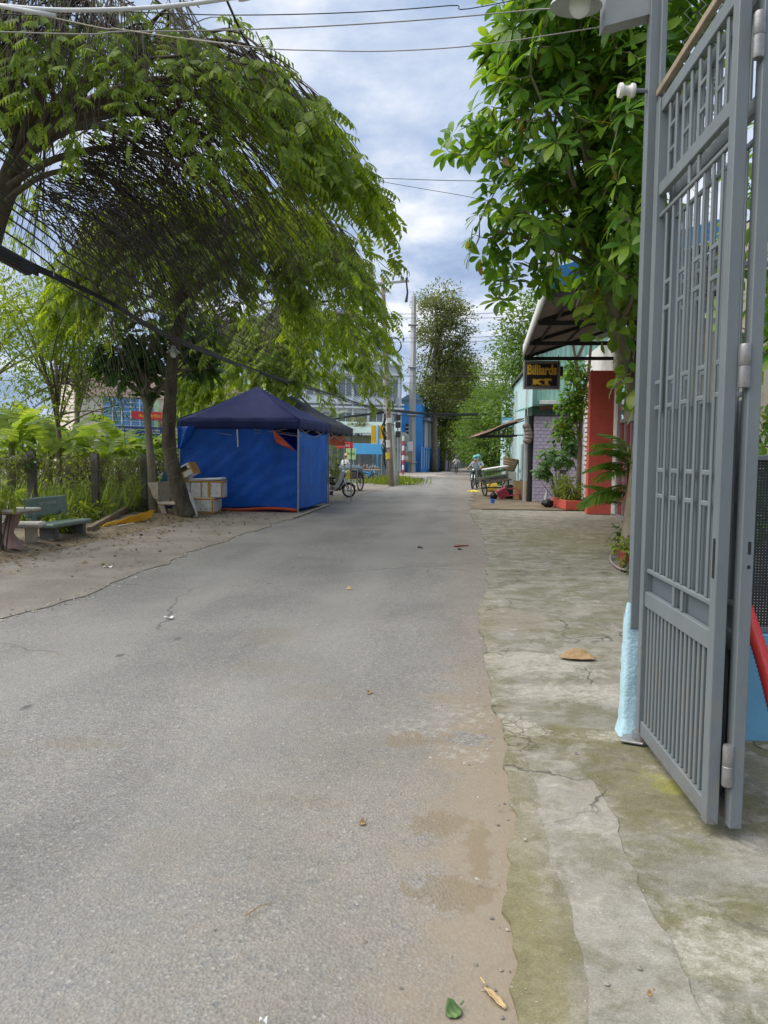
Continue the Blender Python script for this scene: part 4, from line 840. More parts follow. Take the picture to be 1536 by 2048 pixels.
# ---------------------------------------------------------------- billiard hall
M_RED = mat('red_paint', (0.68, 0.125, 0.085), 0.65, 0.12, 2.5, 0.12, 70, dirt=(0.56, 0.11, 0.08), damt=0.5)
M_WHITEW = mat('white_wall', (0.66, 0.66, 0.62), 0.8, 0.1, 2, 0.15, 50, dirt=(0.42, 0.40, 0.34), damt=0.4)
M_CREAM = mat('cream_wall', (0.50, 0.47, 0.38), 0.8, 0.12, 2, 0.15, 50, dirt=(0.30, 0.28, 0.21))
M_ALU = mat('aluminium', (0.40, 0.42, 0.44), 0.35, 0.1, 10, 0.05, metal=0.5)
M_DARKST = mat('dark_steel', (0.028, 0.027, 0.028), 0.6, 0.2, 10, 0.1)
M_CORR = mat('brown_zinc', (0.21, 0.175, 0.155), 0.55, 0.15, 1.5, 0.05, dirt=(0.13, 0.10, 0.085))
M_ZINCW = mat('white_zinc', (0.58, 0.58, 0.56), 0.5, 0.12, 2, 0.05, dirt=(0.34, 0.31, 0.26))
M_BLUEF = mat('blue_fascia', (0.03, 0.17, 0.42), 0.45, 0.15, 3, 0.05)
hall = thing('billiard_hall', 'billiard hall front with corrugated awning, red panels and glass doors', 'building', S(4.4, 16))
b = MB(); b.box(S(4.72, 15.5, 1.9 + 1.45), (0.2, 13.0, 4.1), RZ); b.build('wall', M_CREAM, hall)
b = MB(); b.box(S(6.5, 22.0, 2.7), (3.4, 0.2, 5.3), RZ); b.build('wall', M_CREAM, hall)
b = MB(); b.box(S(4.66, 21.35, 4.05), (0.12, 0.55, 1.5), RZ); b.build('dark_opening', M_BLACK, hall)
t_ = NT('curtain_glass'); t_.set(col=(0.22, 0.02, 0.02), rough=0.08, spec=0.8, coat=0.6); M_CURT = t_.m
for i in range(9):
    v0 = 21.3 - i * 0.72
    b = MB(); b.bbox(S(4.40, v0 - 0.33, 1.28), (0.015, 0.60, 2.42), RZ, 0.002); pane = b.build('door_pane', M_CURT, hall)
    b = MB(); b.bbox(S(4.38, v0, 1.28), (0.055, 0.055, 2.55), RZ, 0.004); b.build('door_mullion', M_ALU, pane)
    if i % 2 == 0:
        b = MB(); b.bbox(S(4.365, v0 - 0.60, 1.08), (0.03, 0.025, 0.22), RZ, 0.004); b.build('door_handle', M_ALU, pane)
for z in (0.05, 2.56):
    b = MB(); b.bbox(S(4.385, 18.0, z), (0.065, 6.7, 0.07), RZ, 0.004); b.build('door_rail', M_ALU, hall)
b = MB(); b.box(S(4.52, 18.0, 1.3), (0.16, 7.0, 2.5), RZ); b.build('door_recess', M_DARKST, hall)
pc_ = S(4.02, 22.15); b = MB(); b.bbox(pc_ + V(0, 0, 2.02), (0.66, 0.36, 3.99), RZ, 0.012); pil = b.build('red_pillar', M_RED, hall); pil['label'] = 'tall red painted pillar'
# breeze-block wall beyond the pillar: each block a piece
b = MB(); b.box(S(4.58, 25.3, 2.6), (0.10, 5.9, 5.2), RZ); wl = b.build('wall', M_WHITEW, hall); wl['label'] = 'white side wall with breeze blocks'
blk = MB(); blk.bbox((0, 0, 0), (0.07, 0.40, 0.115), None, 0.008); me = bpy.data.meshes.new('breeze_block'); me.from_pydata(blk.v, [], blk.f); me.materials.append(M_WHITEW)
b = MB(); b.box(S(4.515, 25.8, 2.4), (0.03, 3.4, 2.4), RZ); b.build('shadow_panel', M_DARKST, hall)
for r_ in range(15):
    for c_ in range(7):
        o = link('breeze_block', me, hall); o.location = S(4.485, 24.3 + c_ * 0.5 + (0.25 if r_ % 2 else 0), 1.28 + r_ * 0.16) - ORG[hall.name]; o.rotation_euler = (0, 0, -ANG)
b = MB(); b.bbox(S(4.40, 25.0, 3.92), (0.2, 5.5, 0.16), RZ, 0.01); b.build('red_band', M_RED, hall)
# awning
EV0, EV1, EZ, WZ = 14.2, 23.25, 4.57, 5.45
def eu(v): return 1.60 + (v - EV0) / (EV1 - EV0) * 0.34
EU = 1.75
def awn(a, q):      # a along the street, q from eave to wall
    v = EV0 + (EV1 - EV0) * a; u = eu(v) + (4.65 - eu(v)) * q; return S(u, v, EZ + (WZ - EZ) * q + 0.016 * math.cos(2 * math.pi * v / 0.13))
b = MB(); b.grid(awn, 560, 3); aw = b.build('awning_sheet', M_CORR, hall, True, 0.003)
b = MB(); b.grid(lambda a, q: S(eu(EV0 + (EV1 - EV0) * a) - 0.012 - 0.016 * math.cos(2 * math.pi * (EV0 + (EV1 - EV0) * a) / 0.13) , EV0 + (EV1 - EV0) * a, EZ - 0.05 + 0.34 * q), 560, 2); b.build('eave_fascia', M_ZINCW, hall, True, 0.003)
for v in (EV0 + 0.05, EV0 + 3.0, EV0 + 6.0, EV1 - 0.05):
    b = MB(); EU = eu(v); b.bbox(S((EU + 4.6) / 2 + 0.02, v, EZ - 0.07), (4.6 - EU, 0.06, 0.10), RZ, 0.004); tr_ = b.build('truss', M_DARKST, hall)
    b = MB(); p0, p1 = S(EU + 0.1, v, EZ - 0.03), S(4.6, v, WZ - 0.06); b.bbox((p0 + p1) / 2, ((p1 - p0).length, 0.05, 0.08), frame(p1 - p0, (0, 0, 1)), 0.004); b.build('rafter', M_DARKST, tr_)
EU = 1.9
for q in (0.08, 0.45, 0.85):
    b = MB(); b.bbox(S(EU + (4.65 - EU) * q, (EV0 + EV1) / 2, EZ + (WZ - EZ) * q - 0.05), (0.05, EV1 - EV0, 0.05), RZ, 0.004); b.build('purlin', M_DARKST, hall)
EU = eu(EV0); b = MB(); b.prism([S(EU - 0.04, EV0 - 0.03, EZ - 0.02), S(4.65, EV0 - 0.03, WZ + 0.02), S(4.65, EV0 - 0.03, WZ + 0.34), S(EU + 0.15, EV0 - 0.03, EZ + 0.40), S(EU - 0.04, EV0 - 0.03, EZ + 0.26)], SD * 0.02); b.build('end_fascia', M_BLUEF, hall)
lb = P(1071, 676, 20.3); bl = thing('awning_lamp', 'white bulb lamp hanging under the corrugated awning', 'lamp', lb - V(0, 0, 0.12))
b = MB(); b.lathe(lb, [(0.0, -0.13), (0.07, -0.12), (0.10, -0.05), (0.10, 0.05), (0.06, 0.10), (0.04, 0.17), (0, 0.17)], 16); b.build('bulb', mat('frosted_glass', (0.75, 0.77, 0.76), 0.25), bl, True)
b = MB(); b.tube([lb + V(0, 0, 0.16), lb + V(0.0, 0, 0.42)], 0.02, 6); b.build('lamp_holder', M_DARKST, bl)
# hanging sign
sy = S(3, EV1).y - 0.25; tl, trr, bl_, br_ = P(1048, 722, sy), P(1120, 719, sy), P(1047, 778, sy), P(1120, 775, sy)
sx = trr.x - tl.x; sz = tl.z - bl_.z; cs = V((tl.x + trr.x) / 2, sy, (tl.z + bl_.z) / 2)
sign = thing('hanging_sign', 'black and gold billiards sign hanging from the awning', 'sign', cs - V(0, 0, sz / 2))
b = MB(); b.bbox(cs, (sx * 0.94, 0.10, sz * 0.92), None, 0.01); b.build('sign_face', M_BLACK, sign)
Mfr = mat('sign_frame', (0.30, 0.29, 0.27), 0.4, 0.15, 8, metal=0.5)
for c_, s_ in ((V(0, 0, sz / 2 - 0.02), (sx, 0.14, 0.05)), (V(0, 0, -sz / 2 + 0.02), (sx, 0.14, 0.05)), (V(-sx / 2 + 0.02, 0, 0), (0.05, 0.135, sz - 0.1)), (V(sx / 2 - 0.02, 0, 0), (0.05, 0.135, sz - 0.1))):
    b = MB(); b.bbox(cs + c_, s_, None, 0.008); b.build('sign_frame', Mfr, sign)
for c_, s_ in ((V(0, -0.053, sz / 2 - 0.075), (sx - 0.16, 0.004, 0.012)), (V(0, -0.053, -sz / 2 + 0.075), (sx - 0.16, 0.004, 0.012)), (V(-sx / 2 + 0.075, -0.053, 0), (0.012, 0.004, sz - 0.16)), (V(sx / 2 - 0.075, -0.053, 0), (0.012, 0.004, sz - 0.16))):
    b = MB(); b.box(cs + c_, s_); b.build('border_line', M_ALU, sign)
M_GOLD = mat('gold_letters', (0.72, 0.45, 0.05), 0.45, 0.15, 10, 0.05)
text_obj('lettering', 'Billiards', 0.3, cs + V(0, -0.056, 0.15), (1, 0, 0), (0, 0, 1), M_GOLD, sign, 0.012, 0.006, width=0.86, height=0.30)
text_obj('lettering', 'KT', 0.3, cs + V(0.01, -0.056, -0.20), (1, 0, 0), (0, 0, 1), M_GOLD, sign, 0.022, 0.006, width=0.54, height=0.20)
b = MB()                                   # slab serifs of the two capitals
for x, w_ in ((-0.222, 0.11), (-0.035, 0.09), (0.165, 0.13)): b.box(cs + V(x, -0.058, -0.288), (w_, 0.008, 0.028))
for x, w_ in ((-0.222, 0.11), (-0.045, 0.085)): b.box(cs + V(x, -0.058, -0.112), (w_, 0.008, 0.028))
for x in (0.045, 0.275): b.box(cs + V(x, -0.058, -0.14), (0.03, 0.008, 0.07))
b.build('lettering_serif', M_GOLD, sign)
for x in (-sx * 0.46, sx * 0.46):
    b = MB(); b.tube([cs + V(x, 0, sz / 2), cs + V(x, 0, sz / 2 + 0.18)], 0.012, 6); b.build('hanger', M_DARKST, sign)
b = MB(); b.bbox(cs + V(sx / 2 + 0.05, 0.02, 0.12), (0.09, 0.12, 0.28), None, 0.01); b.build('switch_box', M_BLACK, sign)

# planter with tree
po = G(1131, 1021); pl = thing('planter', 'low red masonry planter in front of the billiard hall', 'planter', po)
PX, PY = 0.78, 2.0
for c_, s_ in ((V(PX / 2, 0.05, 0.15), (PX, 0.10, 0.28)), (V(PX / 2, PY - 0.05, 0.15), (PX, 0.10, 0.28)), (V(0.05, PY / 2, 0.15), (0.10, PY - 0.20, 0.279)), (V(PX - 0.05, PY / 2, 0.15), (0.10, PY - 0.20, 0.279))):
    b = MB(); b.bbox(po + c_ + V(0, 0, 0.01), s_, None, 0.012); b.build('planter_wall', M_RED, pl)
b = MB(); b.grid(lambda a, q: po + V(0.10 + a * (PX - 0.2), 0.10 + q * (PY - 0.2), 0.25 + 0.02 * math.sin(a * 9 + q * 13)), 8, 12); b.build('planter_soil', M_SOIL, pl, True)
# black bag with pale stick, beside the planter
c_ = G(1095, 1015); bg_ = thing('trimmer', 'black lumpy tool bag with a pale stick leaning on the lilac wall', 'tool', c_)
b = MB(); b.sphere(c_ + V(0, 0, 0.13), (0.20, 0.16, 0.13), 14, 9); b.v = [tuple(Vector(p) + V(random.uniform(-.025, .025), random.uniform(-.02, .02), random.uniform(-.015, .02))) for p in b.v]; b.build('bag_body', M_BLACK, bg_)
b = MB(); b.tube([c_ + V(-0.06, 0.1, 0.2), c_ + V(0.02, 0.25, 0.52)], 0.045, 8); b.build('stick', M_WHITEW, bg_)
# helmet on the planter rim
c_ = po + V(PX - 0.1, 0.06, 0.31); hm = thing('motorcycle_helmet', 'black and white helmet resting on the red planter', 'helmet', c_)
b = MB(); b.lathe(c_, [(0.125, 0), (0.135, 0.06), (0.12, 0.13), (0.07, 0.18), (0.0, 0.195)], 16); b.build('helmet_shell', M_WHITEW, hm, True)
b = MB(); b.lathe(c_ + V(0, -0.004, 0.01), [(0.137, 0), (0.14, 0.05), (0.132, 0.08)], 16); b.build('helmet_band', M_BLACK, hm, True)

# ---------------------------------------------------------------- lilac brick shed and mint warehouse
M_LILAC = mat('lilac_brick', (0.47, 0.42, 0.55), 0.85, 0.2, 5, 0.35, 50, dirt=(0.36, 0.32, 0.42), damt=0.5)
M_JOINT = mat('dark_joint', (0.11, 0.10, 0.12), 0.9, 0.2, 6)
M_MINT = mat('mint_sheet', (0.28, 0.50, 0.42), 0.55, 0.1, 1.2, 0.05, dirt=(0.22, 0.36, 0.31), streak=True)
M_CYAN = mat('pale_cyan_sheet', (0.50, 0.68, 0.70), 0.55, 0.12, 1.2, 0.05, dirt=(0.34, 0.46, 0.46), streak=True)
lo_ = G(1064, 1004); lw = thing('brick_shed', 'lilac painted brick shed wall under a green tarpaulin roof', 'shed', lo_)
LWW, LHH = 2.4, 3.16
b = MB(); b.box(lo_ + V(LWW / 2, 0.10, LHH / 2), (LWW, 0.16, LHH), None); b.build('wall_core', M_JOINT, lw)
bm_ = MB(); bm_.bbox((0, 0, 0), (0.232, 0.06, 0.118), None, 0.006); bme = bpy.data.meshes.new('brick'); bme.from_pydata(bm_.v, [], bm_.f); bme.materials.append(M_LILAC)
rows = int(LHH / 0.128)
hb_m = MB(); hb_m.bbox((0, 0, 0), (0.112, 0.06, 0.118), None, 0.006); hbme = bpy.data.meshes.new('half_brick'); hbme.from_pydata(hb_m.v, [], hb_m.f); hbme.materials.append(M_LILAC)
for r_ in range(rows):
    if r_ % 2: o = link('brick', hbme, lw); o.location = lo_ + V(0.06, 0.008, 0.075 + r_ * 0.128) - ORG[lw.name]
    for c_ in range(10):
        x = 0.12 + c_ * 0.240 + (0.12 if r_ % 2 else 0)
        if x > LWW - 0.1: continue
        if r_ in (8,) and c_ in (4,): continue
        o = link('brick', bme, lw); o.location = lo_ + V(x, 0.008 + random.uniform(-0.006, 0.006), 0.075 + r_ * 0.128) - ORG[lw.name]; o.rotation_euler = (0, random.uniform(-.008, .008), random.uniform(-.01, .01))
b = MB()
def groof(a, q): return lo_ + V(-0.45 + a * (LWW + 0.9), -0.45 + q * 2.4, LHH + 0.12 + 0.22 * math.sin(math.pi * (0.15 + 0.7 * a)) - 0.16 * max(0, 0.12 - a) * 6 + 0.02 * math.sin(a * 22) + 0.05 * q)
b.grid(groof, 30, 8); b.build('tarpaulin_roof', tarpmat('green_tarpaulin', (0.12, 0.27, 0.20), 0.3), lw, True, 0.006)
b = MB(); b.bbox(lo_ + V(-0.10, 0.12, 1.55), (0.12, 0.14, 3.1), None, 0.01); b.build('corner_post', M_DARKST, lw)
b = MB(); b.bbox(lo_ + V(-0.24, 0.25, 1.55), (0.10, 0.10, 3.1), None, 0.01); b.build('corner_post', M_ZINCW, lw)
b = MB(); [b.sphere(lo_ + V(-0.22 + 0.05 * math.sin(i), 0.0, 2.2 + i * 0.13), (0.16, 0.12, 0.12), 10, 6) for i in range(5)]; b.build('rolled_sheet', M_CORR, lw, True)
# rusty lean-to awning over the dirt lot
ax0 = lo_ + V(-0.25, 0.3, 0); aw2 = thing('lean_to_awning', 'small rusty awning on brackets over the junk by the roadside', 'awning', ax0 + V(0, 0, 2.6))
b = MB(); b.grid(lambda a, q: ax0 + V(-1.62 * (1 - a), q * 3.0 + 0.2, 2.42 + 0.62 * a + 0.012 * math.cos(q * 130) - 0.03 * math.sin(a * 9 + q * 4)), 8, 90); b.build('awning_sheet', mat('rust_sheet', (0.15, 0.085, 0.06), 0.7, 0.3, 3, 0.1, dirt=(0.30, 0.16, 0.11)), aw2, True, 0.005)
b = MB(); b.grid(lambda a, q: ax0 + V(-1.72 + 0.32 * a, 0.15 + q * 3.1, 2.385 + 0.12 * a), 2, 20); b.build('awning_lip', mat('pink_sheet', (0.45, 0.22, 0.17), 0.6), aw2, False, 0.006)
for y in (0.25, 1.7, 3.1):
    b = MB(); b.tube([ax0 + V(0, y, 2.42), ax0 + V(-1.45, y, 2.40)], 0.022, 5); b.tube([ax0 + V(-1.45, y, 2.40), ax0 + V(0, y, 2.96)], 0.02, 5); [b.tube([ax0 + V(-1.45 + i * 0.36, y, 2.41), ax0 + V(-1.45 + i * 0.36, y, 2.40 + 0.14 * i)], 0.015, 5) for i in (1, 2, 3)]; b.build('bracket', M_DARKST, aw2)
# mint warehouse
wh0 = lo_ + V(-0.02, 0.45, 0); sdv = SD; wr = SR
mw = thing('warehouse', 'pale cyan and mint corrugated warehouse along the right side', 'warehouse', wh0)
def ribbed(p, q, z0, z1, pitch, amp, nv=2):
    L = (q - p).length; n = int(L / pitch) * 4; nrm = (q - p).cross(V(0, 0, 1)).normalized()
    m = MB(); m.grid(lambda a, h: p.lerp(q, a) + V(0, 0, z0 + (z1 - z0) * h) + nrm * (amp if int(a * n) % 4 < 2 else 0), n, nv); return m
ribbed(wh0, wh0 + sdv * 19, 0, 5.0, 0.22, 0.03).build('street_wall', M_CYAN, mw, False, 0.004)
ribbed(wh0 + wr * 7 + sdv * 0.35, wh0 + sdv * 0.35, 3.2, 6.0, 0.18, 0.03).build('gable_wall', M_MINT, mw, False, 0.004)
b = MB(); b.bbox(wh0 + wr * 1.9 + sdv * 0.22 + V(0, 0, 3.62), (3.2, 0.3, 0.14), RZ, 0.01); b.build('ledge', M_ZINCW, mw)
b = MB(); b.bbox(wh0 + wr * 1.9 + sdv * 0.25 + V(0, 0, 3.45), (3.2, 0.2, 0.2), RZ, 0.01); b.build('ledge', mat('pink_sheet', (0.45, 0.22, 0.17), 0.6), mw)
b = MB(); b.grid(lambda a, q: wh0 + wr * (-0.15 + a * 7.2) + sdv * (0.2 + q * 19) + V(0, 0, 5.02 + 1.0 * min(1, a * 7) + 0.4 * a), 14, 8); b.build('roof', M_ZINCW, mw, False, 0.02)
for v0, w_ in ((3.0, 1.0), (9.0, 1.2), (14.5, 1.0)):
    b = MB(); b.bbox(wh0 + sdv * v0 + wr * -0.04 + V(0, 0, 1.1), (0.05, w_, 2.1), RZ, 0.006); d_ = b.build('door', M_CYAN, mw); b = MB(); b.bbox(wh0 + sdv * (v0 + w_ * 0.35) + wr * -0.085 + V(0, 0, 1.05), (0.03, 0.03, 0.14), RZ, 0.004); b.build('handle', M_DARKST, d_)
for v0 in (1.2, 6.5, 12):
    b = MB(); b.tube([wh0 + sdv * v0 + wr * -0.08 + V(0, 0, 0), wh0 + sdv * v0 + wr * -0.08 + V(0, 0, 4.6)], 0.04, 7); b.build('downpipe', M_ZINCW, mw)
b = MB(); b.bbox(wh0 + sdv * 8 + wr * -0.35 + V(0, 0, 3.25), (0.5, 0.06, 0.42), RZ, 0.01); sgn = b.build('sign_board', mat('cyan_sign', (0.15, 0.45, 0.68), 0.5), mw)
b = MB(); b.bbox(wh0 + sdv * 7.96 + wr * -0.35 + V(0, 0, 3.28), (0.4, 0.01, 0.12), RZ, 0.002); b.build('sign_print', M_WHITEW, sgn)
# square column above the roofs
cp = P(1106, 520, 31.5); b = MB(); b.bbox(V(cp.x, cp.y, 6.0 + 3.0), (0.42, 0.42, 6.4), None, 0.03); cm = thing('roof_column', 'pale concrete column rising above the warehouse roof behind the tree', 'column', V(cp.x, cp.y, 5.8)); b.build('column_shaft', mat('pale_concrete', (0.36, 0.37, 0.36), 0.85, 0.12, 3), cm)
b = MB(); b.bbox(V(cp.x, cp.y, 12.22), (0.50, 0.50, 0.10), None, 0.02); b.build('column_cap', mat('pale_concrete', (0.36, 0.37, 0.36)), cm)
# ================================================================ TREES AND PLANTS
LM_RAIN = leafmat('pinnate_leaf', [(0.12, 0.20, 0.02), (0.18, 0.28, 0.028), (0.26, 0.365, 0.038), (0.34, 0.43, 0.06)], 0.65, 0.5)
LM_BROAD = leafmat('broad_leaf', [(0.07, 0.17, 0.03), (0.12, 0.26, 0.034), (0.19, 0.35, 0.04), (0.30, 0.44, 0.05)], 0.5, 0.4, dead=0.012)
LM_DARK = leafmat('dark_leaf', [(0.03, 0.085, 0.02), (0.055, 0.13, 0.028), (0.09, 0.19, 0.035)], 0.4, 0.35)
LM_LIGHT = leafmat('light_leaf', [(0.16, 0.24, 0.03), (0.24, 0.32, 0.05), (0.33, 0.40, 0.09)], 0.6, 0.5)
LM_BANANA = leafmat('banana_leaf', [(0.20, 0.32, 0.06), (0.28, 0.40, 0.08), (0.36, 0.46, 0.10)], 0.6, 0.4)
LM_FAR = leafmat('far_leaf', [(0.08, 0.13, 0.03), (0.13, 0.18, 0.045), (0.20, 0.22, 0.065), (0.26, 0.25, 0.09)], 0.5, 0.5)
LM_FARG = leafmat('far_green_leaf', [(0.06, 0.13, 0.022), (0.11, 0.20, 0.03), (0.18, 0.28, 0.045)], 0.5, 0.5)
LM_BLUE = leafmat('bluish_leaf', [(0.10, 0.22, 0.09), (0.15, 0.30, 0.13), (0.20, 0.35, 0.09)], 0.4, 0.4)
LM_PALM = leafmat('palm_leaf', [(0.06, 0.14, 0.02), (0.10, 0.19, 0.025), (0.16, 0.24, 0.035)], 0.4, 0.35)
LM_VAR = leafmat('variegated_leaf', [(0.12, 0.24, 0.03), (0.30, 0.38, 0.06), (0.08, 0.20, 0.03)], 0.4, 0.3)
BK_DARK = barkmat('dark_bark', (0.055, 0.045, 0.035), (0.12, 0.10, 0.075)); BK_PALE = barkmat('pale_bark', (0.20, 0.17, 0.12), (0.30, 0.26, 0.19)); BK_GREY = barkmat('grey_bark', (0.15, 0.12, 0.09), (0.27, 0.22, 0.17))
TWIG = mat('twig', (0.075, 0.062, 0.046), 0.9, 0.2, 10, 0)

def pinnate_template(pairs=6):
    vs, fs = [], []
    tl, tf = LEAF_SLIM
    for i in range(pairs * 2 + 1):
        k = i // 2; t = (k + 1) / (pairs + 0.6) if i < pairs * 2 else 1.0
        base = np.array([t, 0, -0.20 * t * t]); sd = 1 if i % 2 else -1
        d = norm(np.array([0.35, sd * 0.85, -0.75])) if i < pairs * 2 else norm(np.array([0.7, 0, -0.7]))
        nrm_ = np.array([0.3, sd * 0.2, 0.9]); s = norm(np.cross(d, nrm_)); nn = np.cross(s, d); L = 0.42 * (1 - 0.25 * abs(t - 0.55))
        b = len(vs) * 1
        vs += [base + L * (q[0] * d + q[1] * 1.3 * s + q[2] * nn) for q in tl]; fs += [[j + b for j in f] for f in tf]
    b = len(vs); vs += [np.array([0, 0.006, 0]), np.array([0, -0.006, 0]), np.array([0.6, 0, -0.072]), np.array([1, 0, -0.20])]; fs += [[b, b + 1, b + 2], [b, b + 2, b + 3]]
    return np.array(vs), np.array(fs)
PIN = pinnate_template(5)

def grow_umbrella(name, label, trunk, cx, cy, Rr, ztop, ztip, nl, nsec, ntw, nleaf, trunk_r, leafL=0.38, nparts=200, seed=1, lm=LM_RAIN, sector=None):
    g = np.random.default_rng(seed); root = thing(name, label, 'tree', trunk[0], 'trees arching over the left of the road')
    tp = smoothpath(trunk, 6); k = len(tp); b = MB(); b.tube(tp, [trunk_r * (1.25 - 0.55 * i / k) * (1 + 0.06 * math.sin(i * 1.7)) for i in range(k)], 10); b.build('trunk', BK_DARK if trunk_r < 5 else BK_GREY, root, True)
    fork = np.array(trunk[-1]); cen = np.array([cx, cy, 0.0]); limbs = []; sec = []
    for i in range(nl):
        ph = 2 * math.pi * (i + g.uniform(-.25, .25)) / nl; hor = np.array([math.cos(ph), math.sin(ph), 0])
        end = cen + hor * Rr * g.uniform(0.62, 0.78); end[2] = ztop - (ztop - ztip) * g.uniform(0.22, 0.42)
        mid = fork * 0.5 + end * 0.5; mid[2] = max(fork[2] + 0.3, ztop - 0.2 - g.uniform(0, 0.5) * (ztop - fork[2]) * 0.35)
        t = np.linspace(0, 1, 9)[:, None]; limbs.append((1 - t) ** 2 * fork + 2 * t * (1 - t) * mid + t * t * end)
    limbs = np.array(limbs) + np.cumsum(g.normal(0, 0.05, (nl, 9, 3)), 1) * np.array([1, 1, 0.5]); rl = np.linspace(trunk_r * 0.62, 0.02, 9)[None].repeat(nl, 0)
    v, f = tubes_np(limbs, rl, 6); from_arrays('limb', v, f, BK_DARK, root, True)
    for i in range(nl):
        for j in range(nsec):
            t = g.uniform(0.18, 0.95); a = limbs[i][int(t * 8)]; out = norm((a - cen) * np.array([1, 1, 0]) + 1e-3); ang = g.uniform(-1.1, 1.1); c_, s_ = math.cos(ang), math.sin(ang)
            d = np.array([out[0] * c_ - out[1] * s_, out[0] * s_ + out[1] * c_, 0]); L = g.uniform(0.25, 0.52) * Rr
            p = a + d * L; rr = np.hypot(*(p - cen)[:2]) / Rr
            if rr > 1: p[:2] = cen[:2] + (p - cen)[:2] / rr
            rr = min(rr, 1); p[2] = ztop - (ztop - ztip) * (0.15 + 0.6 * rr ** 2) + g.uniform(-.5, .5)
            m = (a + p) / 2; m[2] = max(a[2], p[2]) + g.uniform(0.1, 0.4); tt = np.linspace(0, 1, 7)[:, None]; sec.append((1 - tt) ** 2 * a + 2 * tt * (1 - tt) * m + tt * tt * p)
    sec = np.array(sec); v, f = tubes_np(sec, np.linspace(0.030, 0.008, 7)[None].repeat(len(sec), 0), 5); from_arrays('branch', v, f, BK_DARK, root, True)['kind'] = 'stuff'
    # long thin twigs that arch outwards and hang
    n = ntw; pick = g.integers(0, len(sec), n); tt = g.uniform(0.1, 1.0, n) ** 0.8; idx = (tt * 6).astype(int)
    a = sec[pick, idx]; out = (a - cen) * np.array([1, 1, 0]); out = norm(out + g.normal(0, 0.45, (n, 3)) * np.array([1, 1, 0]) * Rr * 0.35)
    L = g.uniform(0.25, 0.55, n)[:, None] * Rr * 0.75; end = a + out * L
    rr = np.linalg.norm((end - cen)[:, :2], axis=1) / Rr; sc_ = np.where(rr > 1.05, 1.05 / rr, 1.0)[:, None]; end[:, :2] = cen[:2] + (end - cen)[:, :2] * sc_
    rr = np.minimum(rr, 1.05); zt = ztop - (ztop - ztip) * (0.12 + 0.88 * rr ** 2.0); end[:, 2] = np.minimum(zt + g.normal(0, 0.35, n), a[:, 2] + 0.5)
    m = a * 0.42 + end * 0.58; m[:, 2] = (a[:, 2] * 0.5 + end[:, 2] * 0.5) + g.uniform(0.02, 0.28, n)
    T = np.linspace(0, 1, 8)[None, :, None]; tw = (1 - T) ** 2 * a[:, None] + 2 * T * (1 - T) * m[:, None] + T * T * end[:, None]
    v, f = tubes_np(tw, np.linspace(0.011, 0.003, 8)[None].repeat(n, 0), 3); from_arrays('twigs', v, f, TWIG, root)['kind'] = 'stuff'
    # compound leaves on the outer part of the twigs
    N = n * nleaf; ti = np.repeat(np.arange(n), nleaf); t = g.uniform(0.0, 1.0, N) ** 0.7 * 0.55 + 0.48; t = np.minimum(t, 1.0)[:, None]
    A, Mm, E = a[ti], m[ti], end[ti]; pos = (1 - t) ** 2 * A + 2 * t * (1 - t) * Mm + t * t * E; tan = norm(2 * (1 - t) * (Mm - A) + 2 * t * (E - Mm))
    sd = g.choice([-1.0, 1.0], N)[:, None]; side = norm(np.cross(tan, np.array([0, 0, 1.0]))); d = norm(tan * np.array([1, 1, 0.45]) + side * sd * g.uniform(0.1, 0.9, (N, 1)) + np.array([0, 0, 1]) * g.uniform(-0.35, 0.22, (N, 1)))
    up = norm(np.array([0, 0, 1.0]) + g.normal(0, 0.28, (N, 3))); LL = leafL * g.uniform(0.65, 1.15, N)
    if sector: pxs = 768 + F * pos[:, 0] / pos[:, 1]; LL *= np.clip(0.58 + (pxs - 330) / 500, 0.58, 1.0); kp = g.random(N) < np.clip(0.45 + (pxs - 250) / 450, 0.45, 1.0); pos, d, up, LL = pos[kp], d[kp], up[kp], LL[kp]; N = len(pos)
    dist = np.linalg.norm(pos - np.array([0, 0, CAMH]), axis=1); px = 768 + F * pos[:, 0] / pos[:, 1]; py = 915 - F * (pos[:, 2] - CAMH) / pos[:, 1]
    vis = (px > -20) & (px < 900) & (py > -20) & (pos[:, 1] > 2); order = np.argsort(np.where(vis, dist - 0.012 * px * (dist / dist.min()) ** 0, 1e9))[:nparts]
    keep = np.ones(N, bool); keep[order] = False
    v, f = leaves_np(pos[keep], d[keep], up[keep], LL[keep], PIN, 1.0); o = from_arrays('leaf_mass', v, f, lm, root); o['kind'] = 'stuff'
    leaf_parts('leaf', unit_leaf_mesh('leaf', PIN, lm), pos[order], d[order], up[order], LL[order], root)
    return root

grow_umbrella('roadside_tree', 'nearest big spreading tree at the left edge, its dense drooping twigs over the road', [V(-6.9, 12.2, 0.05), V(-6.6, 12.1, 2.2), V(-6.05, 11.8, 4.4), P(40, 300, 11.4)], -4.75, 13.4, 4.6, 8.6, 5.6, 11, 13, 1500, 4, 0.19, 0.40, 260, 3, sector=True)
tb_ = G(376, 1036)
grow_umbrella('roadside_tree', 'curved dark trunk tree with a lamp, standing by the foam boxes', [tb_, P(352, 960, tb_.y), P(338, 890, tb_.y), P(341, 790, tb_.y), P(348, 700, tb_.y), P(368, 610, tb_.y + 0.1)], -4.1, 20.4, 4.2, 8.6, 5.1, 9, 12, 1200, 3, 0.17, 0.40, 160, 5)
grow_umbrella('roadside_tree', 'spreading tree rising behind the two tents', [V(-4.9, 29.6, 0.0), V(-4.95, 29.6, 2.0), P(512, 790, 29.6), P(508, 735, 29.6)], -3.3, 30.2, 4.6, 8.0, 4.2, 9, 10, 900, 4, 0.2, 0.42, 100, 8)
